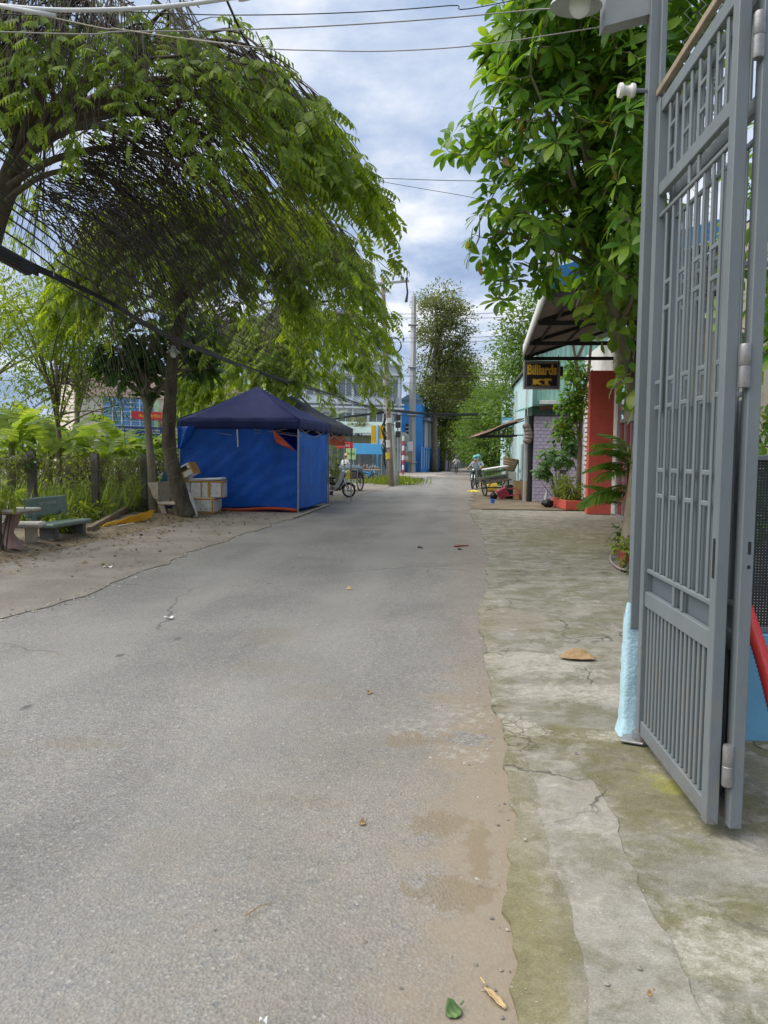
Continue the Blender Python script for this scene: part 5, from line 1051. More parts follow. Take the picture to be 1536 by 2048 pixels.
# bare dark twigs trailing under the nearest crown, from the limbs down towards the tents
g = np.random.default_rng(44); n = 420; q0 = g.uniform(0, 1, n); q1 = np.clip(q0 + g.normal(0, 0.16, n), -0.1, 1.15)
A_ = np.array([tuple(P(30 + 230 * a + abs(e), 430 - 270 * a + e * 0.4, 9.4)) for a, e in zip(q0, g.normal(0, 90, n))])
E_ = np.array([tuple(P(300 + 340 * a + e, 740 - 260 * a + e2, 10.0 + 0.8 * a)) for a, e, e2 in zip(q1, g.normal(0, 60, n), g.normal(0, 60, n))])
Mi = (A_ + E_) / 2 + np.array([0, 0, 1.0]) * g.uniform(0.3, 1.0, n)[:, None]; T = np.linspace(0, 1, 9)[None, :, None]; tw = (1 - T) ** 2 * A_[:, None] + 2 * T * (1 - T) * Mi[:, None] + T * T * E_[:, None] + np.cumsum(g.normal(0, 0.012, (n, 9, 3)), 1)
v, f = tubes_np(tw, np.linspace(0.0075, 0.0028, 9)[None].repeat(n, 0) * g.uniform(0.6, 1.4, n)[:, None], 3); from_arrays('bare_twigs', v, f, TWIG, bpy.data.objects['roadside_tree'])['kind'] = 'stuff'
rt_ = bpy.data.objects['roadside_tree']
for pa, r0 in (([(25, 350, 11.2), (70, 285, 10.6), (150, 238, 10.0), (270, 212, 9.6), (430, 190, 9.6)], 0.075), ([(20, 370, 11.2), (110, 318, 10.4), (230, 296, 9.8), (360, 330, 9.6), (470, 420, 9.9)], 0.055), ([(15, 400, 11.2), (90, 350, 10.4), (190, 345, 9.9), (290, 420, 9.8), (360, 520, 9.9)], 0.045), ([(30, 330, 11.2), (60, 230, 10.8), (110, 150, 10.4), (150, 60, 10.2)], 0.07), ([(45, 320, 11.2), (110, 200, 10.4), (230, 130, 9.8), (380, 110, 9.6)], 0.05)):
    b = MB(); q_ = smoothpath([P(*t) for t in pa], 6); b.tube(q_, [r0 * (1 - 0.75 * i / len(q_)) for i in range(len(q_))], 7); b.build('limb', BK_DARK, rt_, True)
# knobs and stub on the lamp tree, lamp fixed to it
lp = P(347, 706, tb_.y - 0.32); lm_ = thing('tree_lamp', 'white enamel lamp fixed to the curved trunk', 'lamp', lp)
b = MB(); b.lathe(lp, [(0.17, 0.0), (0.165, 0.02), (0.10, 0.07), (0.055, 0.10), (0.045, 0.17), (0, 0.18)], 20); b.build('lamp_shade', mat('enamel', (0.48, 0.52, 0.50)), lm_, 'auto')
b = MB(); b.sphere(lp + V(0, 0, -0.03), (0.075, 0.075, 0.09), 14, 9); b.build('bulb', mat('frosted_glass', (0.75, 0.77, 0.76)), lm_, True)
b = MB(); b.tube([lp + V(0, 0, 0.16), lp + V(0, 0.1, 0.24), lp + V(0, 0.30, 0.2)], 0.014, 6); b.build('lamp_bracket', M_DARKST, lm_)
# dead wiring wrapped round the trunk
b = MB()
for i, y in enumerate((760, 815, 850, 900, 930, 958)):
    p0, p1 = P(332, y, tb_.y - 0.2), P(356, y - 12 + 6 * (i % 2), tb_.y - 0.18); b.tube([p0, (p0 + p1) / 2 + V(0, -0.06, 0.02 * i % 0.05), p1], 0.004, 4)
tag(b.build('loose_wire', M_WIRE), 'thin loose wires tied around the curved trunk', 'wire')

# ---- generic crown of leaf clumps
def in_ell(g, ells, n, shell=2.4):
    w_ = np.array([e[1][0] * e[1][1] * e[1][2] for e in ells]) ** 0.8; w_ /= w_.sum(); k = g.choice(len(ells), n, p=w_)
    d = norm(g.normal(0, 1, (n, 3))); r = g.uniform(0, 1, n) ** (1 / shell); c = np.array([tuple(e[0]) for e in ells]); rad = np.array([e[1] for e in ells])
    return c[k] + d * r[:, None] * rad[k], norm(d / rad[k])
def crown(name, root, ells, nclump, per, spread, L, lm, seed=0, tmpl=LEAF_FOLD, droop=0.25, wid=1.0, shell=2.4, flat=0.6):
    g = np.random.default_rng(seed); c, nrm_ = in_ell(g, ells, nclump, shell); N = nclump * per; ci = np.repeat(np.arange(nclump), per)
    off = g.normal(0, spread, (N, 3)) * np.array([1, 1, flat]); pos = c[ci] + off
    d = norm(norm(off) * 0.8 + nrm_[ci] * 0.6 + g.normal(0, 0.5, (N, 3)) - np.array([0, 0, droop])); up = norm(np.array([0, 0, 0.9]) + nrm_[ci] * 0.5 + g.normal(0, 0.45, (N, 3)))
    v, f = leaves_np(pos, d, up, L * g.uniform(0.6, 1.2, N), tmpl, wid); o = from_arrays(name, v, f, lm, root); o['kind'] = 'stuff'; return c
def simple_tree(name, label, base, top, ells, r, lm, nclump, per, spread, L, seed, bark=BK_GREY, group=None, nl=8, fork=0.55, wid=1.0, tmpl=LEAF_FOLD, shell=2.4):
    root = thing(name, label, 'tree', base, group); g = np.random.default_rng(seed)
    b = MB(); tp = [base.lerp(top, i / 8) + V(0.15 * r * math.sin(i * 2.1), 0.15 * r * math.cos(i * 1.7), 0) for i in range(9)]; b.tube(tp, [r * (1.15 if i == 0 else 1 - 0.075 * i) for i in range(9)], 9); b.build('trunk', bark, root, True)
    c = crown('crown', root, ells, nclump, per, spread, L, lm, seed, tmpl, wid=wid, shell=shell)
    idx = g.choice(len(c), min(nl * 4, len(c)), replace=False); paths = []
    for i in idx:
        a = np.array(base.lerp(top, g.uniform(fork, 1.0))); e = c[i]; m = (a + e) / 2 + np.array([0, 0, 0.12 * np.linalg.norm(e - a)]); t = np.linspace(0, 1, 6)[:, None]; paths.append((1 - t) ** 2 * a + 2 * t * (1 - t) * m + t * t * e)
    v, f = tubes_np(np.array(paths), np.linspace(r * 0.35, r * 0.06, 6)[None].repeat(len(paths), 0), 5); from_arrays('limbs', v, f, bark, root, True)['kind'] = 'stuff'
    return root

# ---- plumeria-like tree left of the curved trunk: slender pale stem, long dark leaves in rosettes
def rosette(g, c, ax, n, L, tilt=0.55):
    ax = norm(ax); ref = np.array([0.3, 0.2, 1.0]); s = norm(np.cross(ax, ref)); t_ = np.cross(ax, s); a = np.arange(n) * 2.399 + g.uniform(0, 6); tl = g.uniform(tilt - 0.25, tilt + 0.3, n)[:, None]
    d = (s * np.cos(a)[:, None] + t_ * np.sin(a)[:, None]) * np.cos(tl) + ax * np.sin(tl); pos = c + d * 0.03
    up = norm(ax * 0.9 + np.array([0, 0, 0.35])); return pos, d - np.array([0, 0, 0.18]), np.repeat(up[None], n, 0), L * g.uniform(0.75, 1.15, n)
def rosette_tree(name, label, base, path, ells, n, per, L, lm, r, bark, seed, nparts, wid=1.0, upw=0.6, nl=26, drop=None):
    g = np.random.default_rng(seed); root = thing(name, label, 'tree', base); tp = smoothpath(path, 6); b = MB(); k = len(tp); b.tube(tp, [r * (1.15 - 0.45 * i / k) for i in range(k)], 10); b.build('trunk', bark, root, True)
    c, nr = in_ell(g, ells, n, 2.8); pts = np.array([tuple(p) for p in tp])[k // 2:]
    hubs, _ = in_ell(g, ells, nl, 1.2); paths = []; tt = np.linspace(0, 1, 7)[:, None]
    for h in hubs:
        a = pts[g.integers(0, len(pts))]; m = (a + h) / 2 + np.array([0, 0, 0.25]); paths.append((1 - tt) ** 2 * a + 2 * tt * (1 - tt) * m + tt * tt * h)
    v, f = tubes_np(np.array(paths), np.linspace(r * 0.42, 0.014, 7)[None].repeat(len(paths), 0), 6); from_arrays('limbs', v, f, bark, root, True)['kind'] = 'stuff'
    pool = np.concatenate([q[2:] for q in paths]); order_ = np.argsort(((c[:, None] - pool[None]) ** 2).sum(-1).min(1)); paths = []
    for i in order_:
        a = pool[np.argmin(((c[i] - pool) ** 2).sum(-1) + 0.02)]; m = (a + c[i]) / 2 - np.array([0, 0, 0.06]); paths.append((1 - tt) ** 2 * a + 2 * tt * (1 - tt) * m + tt * tt * c[i]); pool = np.concatenate([pool, paths[-1][2:6]])
    v, f = tubes_np(np.array(paths), np.linspace(0.012, 0.006, 7)[None].repeat(n, 0), 4); from_arrays('twigs', v, f, bark, root)['kind'] = 'stuff'
    P_, D_, U_, L_ = [], [], [], []
    for i in range(n):
        p, d, u, l = rosette(g, c[i], nr[i] * 0.75 + np.array([0, 0, upw]) + g.normal(0, 0.25, 3), per, L, 0.35); P_.append(p); D_.append(d); U_.append(u); L_.append(l)
    P_, D_, U_, L_ = map(np.concatenate, (P_, D_, U_, L_)); dist = np.linalg.norm(P_ - np.array([0, 0, CAMH]), axis=1); px = 768 + F * P_[:, 0] / P_[:, 1]; py = 915 - F * (P_[:, 2] - CAMH) / P_[:, 1]
    vis = (px > 0) & (px < 1300) & (py > -10); order = np.argsort(np.where(vis, dist, 1e9))[:nparts]; keep = np.ones(len(P_), bool); keep[order] = False
    v, f = leaves_np(P_[keep], D_[keep], U_[keep], L_[keep], LEAF_OVATE, wid); o = from_arrays('leaf_mass', v, f, lm, root, True); o['kind'] = 'stuff'
    leaf_parts('leaf', unit_leaf_mesh('leaf', LEAF_OVATE, lm), P_[order], D_[order], U_[order], L_[order], root, np.full(len(order), wid)); return root
fb = G(306, 1026, 0.05); fy = fb.y
rosette_tree('frangipani_tree', 'slender pale tree with long dark glossy leaves left of the curved trunk', fb, [fb, P(302, 930, fy), P(296, 850, fy), P(290, 780, fy), P(284, 740, fy)],
             [(P(290, 680, fy), (0.75, 0.7, 0.85)), (P(245, 735, fy), (0.6, 0.6, 0.55)), (P(385, 670, fy + 0.6), (0.7, 0.7, 0.7)), (P(405, 735, fy + 0.5), (0.5, 0.5, 0.4)), (P(300, 760, fy), (0.35, 0.4, 0.35))], 62, 9, 0.46, LM_DARK, 0.10, BK_PALE, 4, 200, 0.85)
# ---- large-leaved tree on the right, in front of the billiard hall
db = S(2.65, 12.0, 0.03)
rosette_tree('broadleaf_tree', 'large broad-leaved tree on the right, hanging over the awning and gate', db, [db, P(1285, 865, 12.2), P(1272, 790, 12.1), P(1243, 690, 12.0), P(1215, 560, 11.6), P(1190, 400, 11.2), P(1170, 240, 10.9)],
             [(P(1150, 170, 10.6), (1.25, 1.6, 1.55)), (P(1075, 420, 11.2), (0.80, 1.1, 0.75)), (P(1215, 500, 11.6), (0.75, 1.1, 0.95)), (P(1085, 40, 10.2), (0.75, 1.2, 0.9)), (P(985, 265, 11.4), (0.50, 0.7, 0.35)), (P(1022, 530, 12.0), (0.38, 0.5, 0.38)), (P(1260, 330, 10.2), (0.7, 1.4, 1.6)), (P(1010, 130, 10.8), (0.3, 0.4, 0.45)), (P(1300, 60, 10.2), (1.1, 1.4, 1.2)), (P(930, 285, 11.6), (0.42, 0.5, 0.28)), (P(975, 470, 11.8), (0.36, 0.5, 0.5)), (P(1010, 590, 12.2), (0.25, 0.4, 0.3)), (P(1140, 530, 11.4), (0.5, 0.6, 0.4))],
             720, 8, 0.29, LM_BROAD, 0.13, BK_PALE, 9, 300, 0.86)
# rear garden tree seen through the gate
gb = S(4.4, 8.6, 0.03)
rosette_tree('garden_tree', 'leafy garden tree behind the chain link, seen through the gate bars', gb, [gb, gb + V(0, 0, 1.6), gb + V(-0.1, 0.1, 3.4)], [(gb + V(-0.4, -0.2, 3.8), (1.5, 1.5, 1.7)), (gb + V(0.3, 0.5, 2.0), (1.3, 1.2, 1.0)), (gb + V(-0.8, 1.0, 1.4), (0.7, 0.9, 0.9)), (gb + V(-0.6, -1.2, 2.6), (0.9, 0.8, 1.0))], 200, 8, 0.30, LM_BROAD, 0.12, BK_PALE, 14, 0, 0.86)

# ---- pothos climbing on the right tree
def leaf_plant(name, label, cat, base, ells, n, L, lm, seed, nparts=0, tmpl=LEAF_OVATE, wid=1.2, stems=6, sm=None, droop=0.5):
    g = np.random.default_rng(seed); root = thing(name, label, cat, base); c, nr = in_ell(g, ells, n, 2.2); d = norm(nr * 0.7 + g.normal(0, 0.5, (n, 3)) - np.array([0, 0, droop])); up = norm(np.array([0, 0, 1]) + nr * 0.8 + g.normal(0, 0.3, (n, 3))); LL = L * g.uniform(0.6, 1.2, n)
    k = nparts; v, f = leaves_np(c[k:], d[k:], up[k:], LL[k:], tmpl, wid); o = from_arrays('leaf_mass', v, f, lm, root); o['kind'] = 'stuff'
    if k: leaf_parts('leaf', unit_leaf_mesh('leaf', tmpl, lm), c[:k], d[:k], up[:k], LL[:k], root, np.full(k, wid))
    paths = []; tt = np.linspace(0, 1, 7)[:, None]
    for i in g.choice(n, min(stems, n), replace=False):
        a = np.array(base) + g.normal(0, 0.04, 3) * np.array([1, 1, 0]); m = (a + c[i]) / 2 + np.array([0, 0, 0.1]); paths.append((1 - tt) ** 2 * a + 2 * tt * (1 - tt) * m + tt * tt * c[i])
    v, f = tubes_np(np.array(paths), np.linspace(0.014, 0.005, 7)[None].repeat(len(paths), 0), 5); from_arrays('stems', v, f, sm or TWIG, root)['kind'] = 'stuff'; return root
leaf_plant('pothos_vine', 'variegated yellow-green climbing vine on the broad-leaved tree trunk', 'vine', P(1262, 760, 11.85), [(P(1235, 640, 11.6), (0.32, 0.3, 0.55)), (P(1185, 600, 11.4), (0.18, 0.2, 0.35)), (P(1262, 760, 11.8), (0.22, 0.3, 0.45)), (P(1290, 560, 11.4), (0.3, 0.3, 0.5))], 150, 0.30, LM_VAR, 21, 100, wid=1.15)
# ---- tree and plants in the red planter
pt = po + V(0.52, 0.6, 0.26); sy_ = pt.y
simple_tree('planter_tree', 'young forked tree with climbing leaves growing in the red planter', pt, P(1163, 800, sy_), [(P(1145, 800, sy_), (0.38, 0.4, 0.75)), (P(1130, 860, sy_), (0.35, 0.35, 0.4)), (P(1150, 745, sy_), (0.4, 0.4, 0.35))], 0.095, LM_BROAD, 90, 14, 0.11, 0.17, 31, BK_GREY, None, 5, 0.6, 1.3, LEAF_OVATE)
root = bpy.data.objects['planter_tree']; g_ = np.random.default_rng(3)
for pa in ([(1163, 800), (1155, 745), (1148, 700), (1142, 660)], [(1163, 802), (1176, 750), (1181, 700), (1186, 650)], [(1150, 725), (1162, 700), (1172, 680)]):
    b = MB(); b.tube(smoothpath([P(x, y, sy_ + (0.1 if x > 1160 else -0.05)) for x, y in pa], 5), [0.06 - 0.0018 * i for i in range(5 * (len(pa) - 1) + 1)], 7); b.build('limb', BK_GREY, root, True)
crown('crown', root, [(P(1140, 660, sy_ - 0.2), (0.5, 0.4, 0.35)), (P(1190, 640, sy_), (0.5, 0.4, 0.4))], 30, 12, 0.12, 0.22, LM_BROAD, 33, LEAF_OVATE)
def palmate_template(n=7):
    vs, fs = [], []
    for i in range(n):
        a = math.radians(-105 + 210 * i / (n - 1)); d = np.array([math.cos(a), math.sin(a), -0.15]); s = np.array([-math.sin(a), math.cos(a), 0]); L = 1.0 - 0.35 * abs(i - (n - 1) / 2) / ((n - 1) / 2); b = len(vs)
        vs += [np.zeros(3), d * L * 0.5 + s * 0.15 + np.array([0, 0, 0.05]), d * L + np.array([0, 0, -0.15]), d * L * 0.5 - s * 0.15 + np.array([0, 0, 0.05])]; fs += [[b, b + 1, b + 2], [b, b + 2, b + 3]]
    return np.array(vs), np.array(fs)
PALMATE = palmate_template()
leaf_plant('cassava_shrub', 'bluish shrub with palmate leaves against the lilac brick wall', 'shrub', G(1118, 1008), [(P(1115, 915, 24.9), (0.75, 0.4, 0.40)), (P(1085, 945, 24.8), (0.35, 0.3, 0.3)), (P(1145, 890, 24.9), (0.4, 0.3, 0.3))], 190, 0.21, LM_BLUE, 41, 110, PALMATE, 1.0, 22)
leaf_plant('planter_shrub', 'low yellow-green shrub filling the red planter', 'shrub', po + V(0.3, 0.7, 0.26), [(po + V(0.30, 0.6, 0.62), (0.40, 0.6, 0.42)), (po + V(0.12, 1.2, 0.72), (0.35, 0.5, 0.45))], 900, 0.15, LM_LIGHT, 43, 0, LEAF_SLIM, 0.8, 30)
# ---- areca palm beside the gate
def frond(L, n=26, seed=0):
    g = np.random.default_rng(seed); vs, fs = [], []
    for i in range(n * 2):
        k = i // 2; t = 0.16 + 0.84 * (k + 1) / n; sd = 1 if i % 2 else -1; base = np.array([t * (1 - 0.12 * t), 0, 0.30 * t - 0.62 * t * t]); tan = norm(np.array([1, 0, 0.30 - 1.24 * t]))
        d = norm(tan * 0.62 + np.array([0, sd * 0.78, 0]) + np.array([0, 0, -0.30 - 0.25 * g.random()])); l = 0.36 * math.sin(math.pi * min(1, 0.22 + 0.74 * t)) + 0.07; s = norm(np.cross(d, np.array([0, 0, 1.0]))); b = len(vs)
        vs += [base, base + d * l * 0.4 + s * 0.016, base + d * l + np.array([0, 0, -0.05 * l]), base + d * l * 0.4 - s * 0.016]; fs += [[b, b + 1, b + 2], [b, b + 2, b + 3]]
    for i in range(8):
        t0, t1 = i / 8, (i + 1) / 8; q = lambda t: np.array([t * (1 - 0.12 * t), 0, 0.30 * t - 0.62 * t * t]); b = len(vs); w_ = 0.010 * (1 - t0 * 0.8)
        vs += [q(t0) + [0, w_, 0], q(t0) - [0, w_, 0], q(t1) - [0, w_ * 0.9, 0], q(t1) + [0, w_ * 0.9, 0]]; fs += [[b, b + 1, b + 2], [b, b + 2, b + 3]]
    return np.array(vs) , np.array(fs)
FROND = frond(1)
ab = S(2.92, 12.8, 0.03); arec = thing('areca_palm', 'small feathery palm clump beside the gate post', 'palm', ab); g_ = np.random.default_rng(17); fm = unit_leaf_mesh('frond', FROND, LM_PALM)
for i in range(26):
    a = g_.uniform(0, 6.28) if i > 9 else g_.uniform(2.5, 3.9); el = g_.uniform(0.1, 0.9); h = g_.uniform(0.7, 1.75); L_ = g_.uniform(0.75, 1.15)
    leaf_parts('frond', fm, [ab + V(g_.uniform(-.12, .12), g_.uniform(-.12, .12), h)], [V(math.cos(a) * math.cos(el), math.sin(a) * math.cos(el), math.sin(el))], [(0, 0, 1)], [L_], arec)
for i in range(6):
    a = i * 1.05; q = ab + V(0.10 * math.cos(a), 0.10 * math.sin(a), 0); b = MB(); b.tube([q, q + V(0.02 * math.cos(a), 0.02 * math.sin(a), 0.7), q + V(0.05 * math.cos(a), 0.05 * math.sin(a), 1.55 + 0.06 * i)], [0.028, 0.024, 0.016], 7); b.build('cane', mat('palm_cane', (0.14, 0.16, 0.06), 0.6), arec, True)
pt_ = S(2.46, 11.1, 0.02); b = MB(); b.lathe(pt_, [(0.0, 0), (0.11, 0), (0.15, 0.22), (0.165, 0.22), (0.165, 0.26), (0.14, 0.26), (0.13, 0.21), (0, 0.21)], 18); fpot = thing('flower_pot', 'terracotta flower pot at the foot of the palm', 'pot', pt_); b.build('pot_body', mat('terracotta', (0.36, 0.10, 0.06), 0.7), fpot, 'auto')
crown('pot_leaves', fpot, [(pt_ + V(0.03, -0.03, 0.27), (0.17, 0.17, 0.12))], 30, 8, 0.05, 0.09, LM_LIGHT, 77, LEAF_OVATE)
leaf_plant('ground_plant', 'low leafy plants on the pavement between the hose and the gate', 'plant', S(2.4, 10.7, 0.03), [(S(2.42, 10.6, 0.12), (0.13, 0.4, 0.10)), (S(2.75, 12.6, 0.3), (0.22, 0.6, 0.28))], 170, 0.13, LM_PALM, 51, 0, LEAF_SLIM, 1.0, 20)

# ---- banana plants beyond the fence
def banana_leaf(seed):
    g = np.random.default_rng(seed); n = 16; vs, fs = [], []
    for sd in (1, -1):
        for i in range(n):
            t0, t1 = i / n, (i + 1) / n; prof = lambda t: 0.15 * math.sin(math.pi * min(1, t * 0.93 + 0.06)) ** 0.6; mid = lambda t: np.array([t - 0.18 * t ** 3, 0, 0.30 * t - 0.72 * t * t])
            tear = 0.012 if g.random() < 0.5 else 0.0; sag = g.uniform(0.05, 0.14); b = len(vs)
            e = lambda t, q: mid(t) + np.array([0.02, sd * prof(t), 0.045 - sag * 0.9])
            vs += [mid(t0), mid(t1), e(t1 - tear, 0), e(t0 + tear, 0)]; fs += [[b, b + 1, b + 2], [b, b + 2, b + 3]]
    return np.array(vs), np.array(fs)
BL = [unit_leaf_mesh('leaf', banana_leaf(i), LM_BANANA) for i in range(4)]
bpos = [(20, 18.6, 2.3), (95, 20.5, 1.9), (135, 23.0, 2.3), (200, 21.5, 1.7), (235, 24.5, 2.1), (290, 26.0, 1.9), (-40, 21, 2.4), (165, 27, 2.2), (330, 28.5, 1.8), (60, 25.5, 2.4)]
blab = ['leftmost tall banana plant at the picture edge behind the fence', 'banana plant behind the green bench', 'tall banana plant between the first two fence posts', 'short banana plant behind the second fence post', 'banana plant with bright leaves right of the second post', 'banana plant left of the slender pale tree', 'banana plant just outside the left edge', 'banana plant in the second row, behind the others in the middle', 'banana plant near the tent wall', 'banana plant in the second row at the left']
for i, (px, Y, h) in enumerate(bpos):
    c = P(px, 950, Y); c = V(c.x, c.y, 0.0); g = np.random.default_rng(100 + i); root = thing('banana_plant', blab[i], 'banana plant', c, 'banana plants behind the wire fence')
    b = MB(); b.tube([c, c + V(0.03, 0, h * 0.5), c + V(0.05, 0.03, h * 0.85)], [0.13, 0.10, 0.06], 9); b.build('stem', mat('banana_stem', (0.17, 0.17, 0.07), 0.7, 0.3, 5, streak=True), root, True)
    for k in range(9):
        a = k * 2.4 + g.uniform(-.4, .4); el = g.uniform(0.25, 1.15); L = g.uniform(1.3, 2.1)
        leaf_parts('leaf', BL[k % 4], [c + V(0.05, 0.03, h * g.uniform(0.72, 0.9))], [V(math.cos(a) * math.cos(el), math.sin(a) * math.cos(el), math.sin(el))], [(0, 0, 1)], [L], root)
# ---- climbing weeds on the fence, weeds at its foot, green thicket behind
g = np.random.default_rng(61); vs_, fs_ = [], []; N = 3400
seg = g.integers(0, len(fp) - 2, N); t = g.uniform(0, 1, N)[:, None]; fa = np.array([tuple(p) for p in fp]); pos = fa[seg] * (1 - t) + fa[seg + 1] * t; z = 1.42 * g.uniform(0, 1, N) ** 0.55
dens = np.sin(pos[:, 1] * 2.3) + np.sin(pos[:, 1] * 5.1 + 1) + 2.2 * (z > 1.1) + 1.5 * (z < 0.3); keep = dens + g.normal(0, 0.8, N) > 0.3; pos[:, 2] += z; pos += g.normal(0, 0.06, (N, 3)) - np.array([0.12, 0, 0]); pos = pos[keep]; N = len(pos)
v, f = leaves_np(pos, norm(g.normal(0, 1, (N, 3)) + np.array([0.3, -0.5, -0.4])), norm(g.normal(0, 0.6, (N, 3)) + np.array([0, -0.5, 0.8])), 0.10 * g.uniform(0.6, 1.3, N), LEAF_FOLD, 1.1)
vr = thing('fence_vine', 'small-leaved creeper grown over the wire fence', 'vine', fp[1]); from_arrays('leaf_mass', v, f, LM_LIGHT, vr)['kind'] = 'stuff'
n = 420; a = g.uniform(0, len(fp) - 2.01, n); s0 = fa[a.astype(int)] * (1 - (a % 1)[:, None]) + fa[a.astype(int) + 1] * (a % 1)[:, None]; s0[:, 2] += 1.40; T = np.linspace(0, 1, 6); paths = s0[:, None] + np.cumsum(g.normal(0, 0.05, (n, 6, 3)), 1) - T[None, :, None] * np.array([0, 0, 1.0]) * g.uniform(0.1, 0.5, n)[:, None, None]
v, f = tubes_np(paths, np.full((n, 6), 0.004), 3); from_arrays('dry_stems', v, f, mat('dry_stem', (0.15, 0.11, 0.06), 0.9), vr)['kind'] = 'stuff'
ivb = fp[1] + V(-0.05, -0.1, 1.35); leaf_plant('post_creeper', 'dark leafy creeper on top of the fence post behind the green bench', 'vine', ivb, [(ivb, (0.28, 0.25, 0.22)), (ivb + V(-0.4, 0, 0.02), (0.3, 0.2, 0.15))], 200, 0.10, LM_DARK, 64, 0, LEAF_OVATE, 1.3, 5)
def blades(name, label, cat, pts, hmin, hmax, lm, seed, lean=0.5, wid=0.16, kind='stuff'):
    g = np.random.default_rng(seed); pts = np.array([tuple(p) for p in pts]); n = len(pts); d = norm(g.normal(0, lean, (n, 3)) * np.array([1, 1, 0]) + np.array([0, 0, 1])); up = norm(np.cross(d, g.normal(0, 1, (n, 3))))
    v, f = leaves_np(pts, d, up, g.uniform(hmin, hmax, n), LEAF_SLIM, wid * 2); o = from_arrays(name, v, f, lm, org=tuple(pts.mean(0))); o['kind'] = kind; return tag(o, label, cat)
pts = []
for i in range(2300):
    k = random.uniform(0, len(fp) - 1.01); q = fp[int(k)].lerp(fp[int(k) + 1], k % 1); pts.append(q + V(-abs(random.gauss(0.1, 1.6)) - 0.02, random.uniform(-.4, .4), 0.0))
blades('tall_weeds', 'tall bright weeds growing through and behind the wire fence', 'weeds', pts, 0.25, 1.0, LM_BANANA, 65, 0.35, 0.11)
wl_ = ['leafy weeds at the second fence post', 'leafy weeds between the green bench and the beam', 'leafy weeds behind the yellow cloth', 'leafy weeds under the green bench', 'bright leafy plant at the left picture edge by the table']
for i, (px, py, r_) in enumerate(((195, 1040, 0.35), (165, 1046, 0.3), (262, 1022, 0.45), (120, 1068, 0.25), (6, 1035, 0.3))):
    c = G(px, py, 0.09) if i < 4 else P(2, 1000, 11.6); leaf_plant('weed_clump', wl_[i], 'weeds', V(c.x, c.y, 0.08), [(c + V(0, 0, 0.22 if i < 4 else 0.05), (r_, r_, 0.22))], 120, 0.17, LM_LIGHT if i != 2 else LM_BROAD, 70 + i, 0, LEAF_OVATE, 0.9, 14)
def thicket(name, label, ells, n, L, lm, seed, cat='shrub', per=12, sp=0.28, group='background greenery on the left'):
    c = ells[0][0]; root = thing(name, label, cat, V(c.x, c.y, 0), group); cc = crown('foliage', root, ells, n, per, sp, L, lm, seed); g = np.random.default_rng(seed); paths = []; tt = np.linspace(0, 1, 5)[:, None]
    for i in g.choice(len(cc), min(14, len(cc)), replace=False):
        a = np.array([cc[i][0] * 0.3 + c.x * 0.7, cc[i][1] * 0.3 + c.y * 0.7, 0]); paths.append(a + (cc[i] - a) * tt + np.sin(tt * 3) * 0.1)
    v, f = tubes_np(np.array(paths), np.linspace(0.05, 0.015, 5)[None].repeat(len(paths), 0), 5); from_arrays('stems', v, f, BK_GREY, root)['kind'] = 'stuff'; return root
thicket('garden_shrub', 'pale green shrub thicket behind the fence at far left', [(P(10, 900, 26), (2.0, 1.5, 1.6)), (P(90, 910, 27), (2.0, 1.5, 1.2))], 170, 0.20, LM_LIGHT, 81)
thicket('garden_shrub', 'pale green shrub thicket behind the second fence post', [(P(200, 925, 28), (2.2, 1.5, 1.0)), (P(270, 930, 29), (1.8, 1.5, 0.9))], 170, 0.20, LM_LIGHT, 82)
thicket('garden_shrub', 'darker shrub thicket behind the pale slender stem', [(P(320, 930, 27), (1.4, 1.2, 1.0)), (P(360, 900, 29), (1.2, 1.2, 1.2))], 120, 0.18, LM_FARG, 83)
# loosely leaved trees beyond the fence, light shining through
bt = [((-30, 23, 9.0), 'light-leaved tree at the far left, rising behind the banana plants'), ((150, 27, 8.0), 'light-leaved tree behind the middle of the wire fence'), ((440, 36, 7.0), 'light-leaved tree behind the left side of the blue tent')]
for i, ((px, Y, h), lab) in enumerate(bt):
    c = P(px, 950, Y); c = V(c.x, c.y, 0); s = h / 8
    simple_tree('garden_tree', lab, c, c + V(0.2, 0, h * 0.62), [(c + V(0, 0, h * 0.72), (2.3 * s, 2.0 * s, 1.9 * s)), (c + V(-1.4 * s, 0.4, h * 0.55), (1.5 * s, 1.4 * s, 1.0 * s)), (c + V(1.5 * s, 0, h * 0.58), (1.6 * s, 1.4 * s, 1.1 * s))], 0.13, LM_LIGHT if i != 1 else LM_FARG, 230, 15, 0.26, 0.17, 90 + i, BK_GREY, 'trees beyond the wire fence', 7)

yb_ = P(120, 950, 20.4); yb_ = V(yb_.x, yb_.y, 0.0)
simple_tree('garden_tree', 'drooping olive-green tree hanging over the fence at the far left', yb_, P(112, 720, 20.4), [(P(110, 680, 20.2), (1.5, 1.3, 1.3)), (P(205, 790, 20.0), (0.95, 0.9, 0.6)), (P(30, 620, 20.0), (1.1, 1.2, 1.1)), (P(60, 790, 20.2), (1.0, 1.0, 0.6)), (P(180, 690, 19.8), (0.9, 0.9, 0.8))], 0.09, LM_RAIN, 330, 17, 0.20, 0.13, 95, BK_GREY, 'trees beyond the wire fence', 7, 0.5, 0.9, LEAF_SLIM)
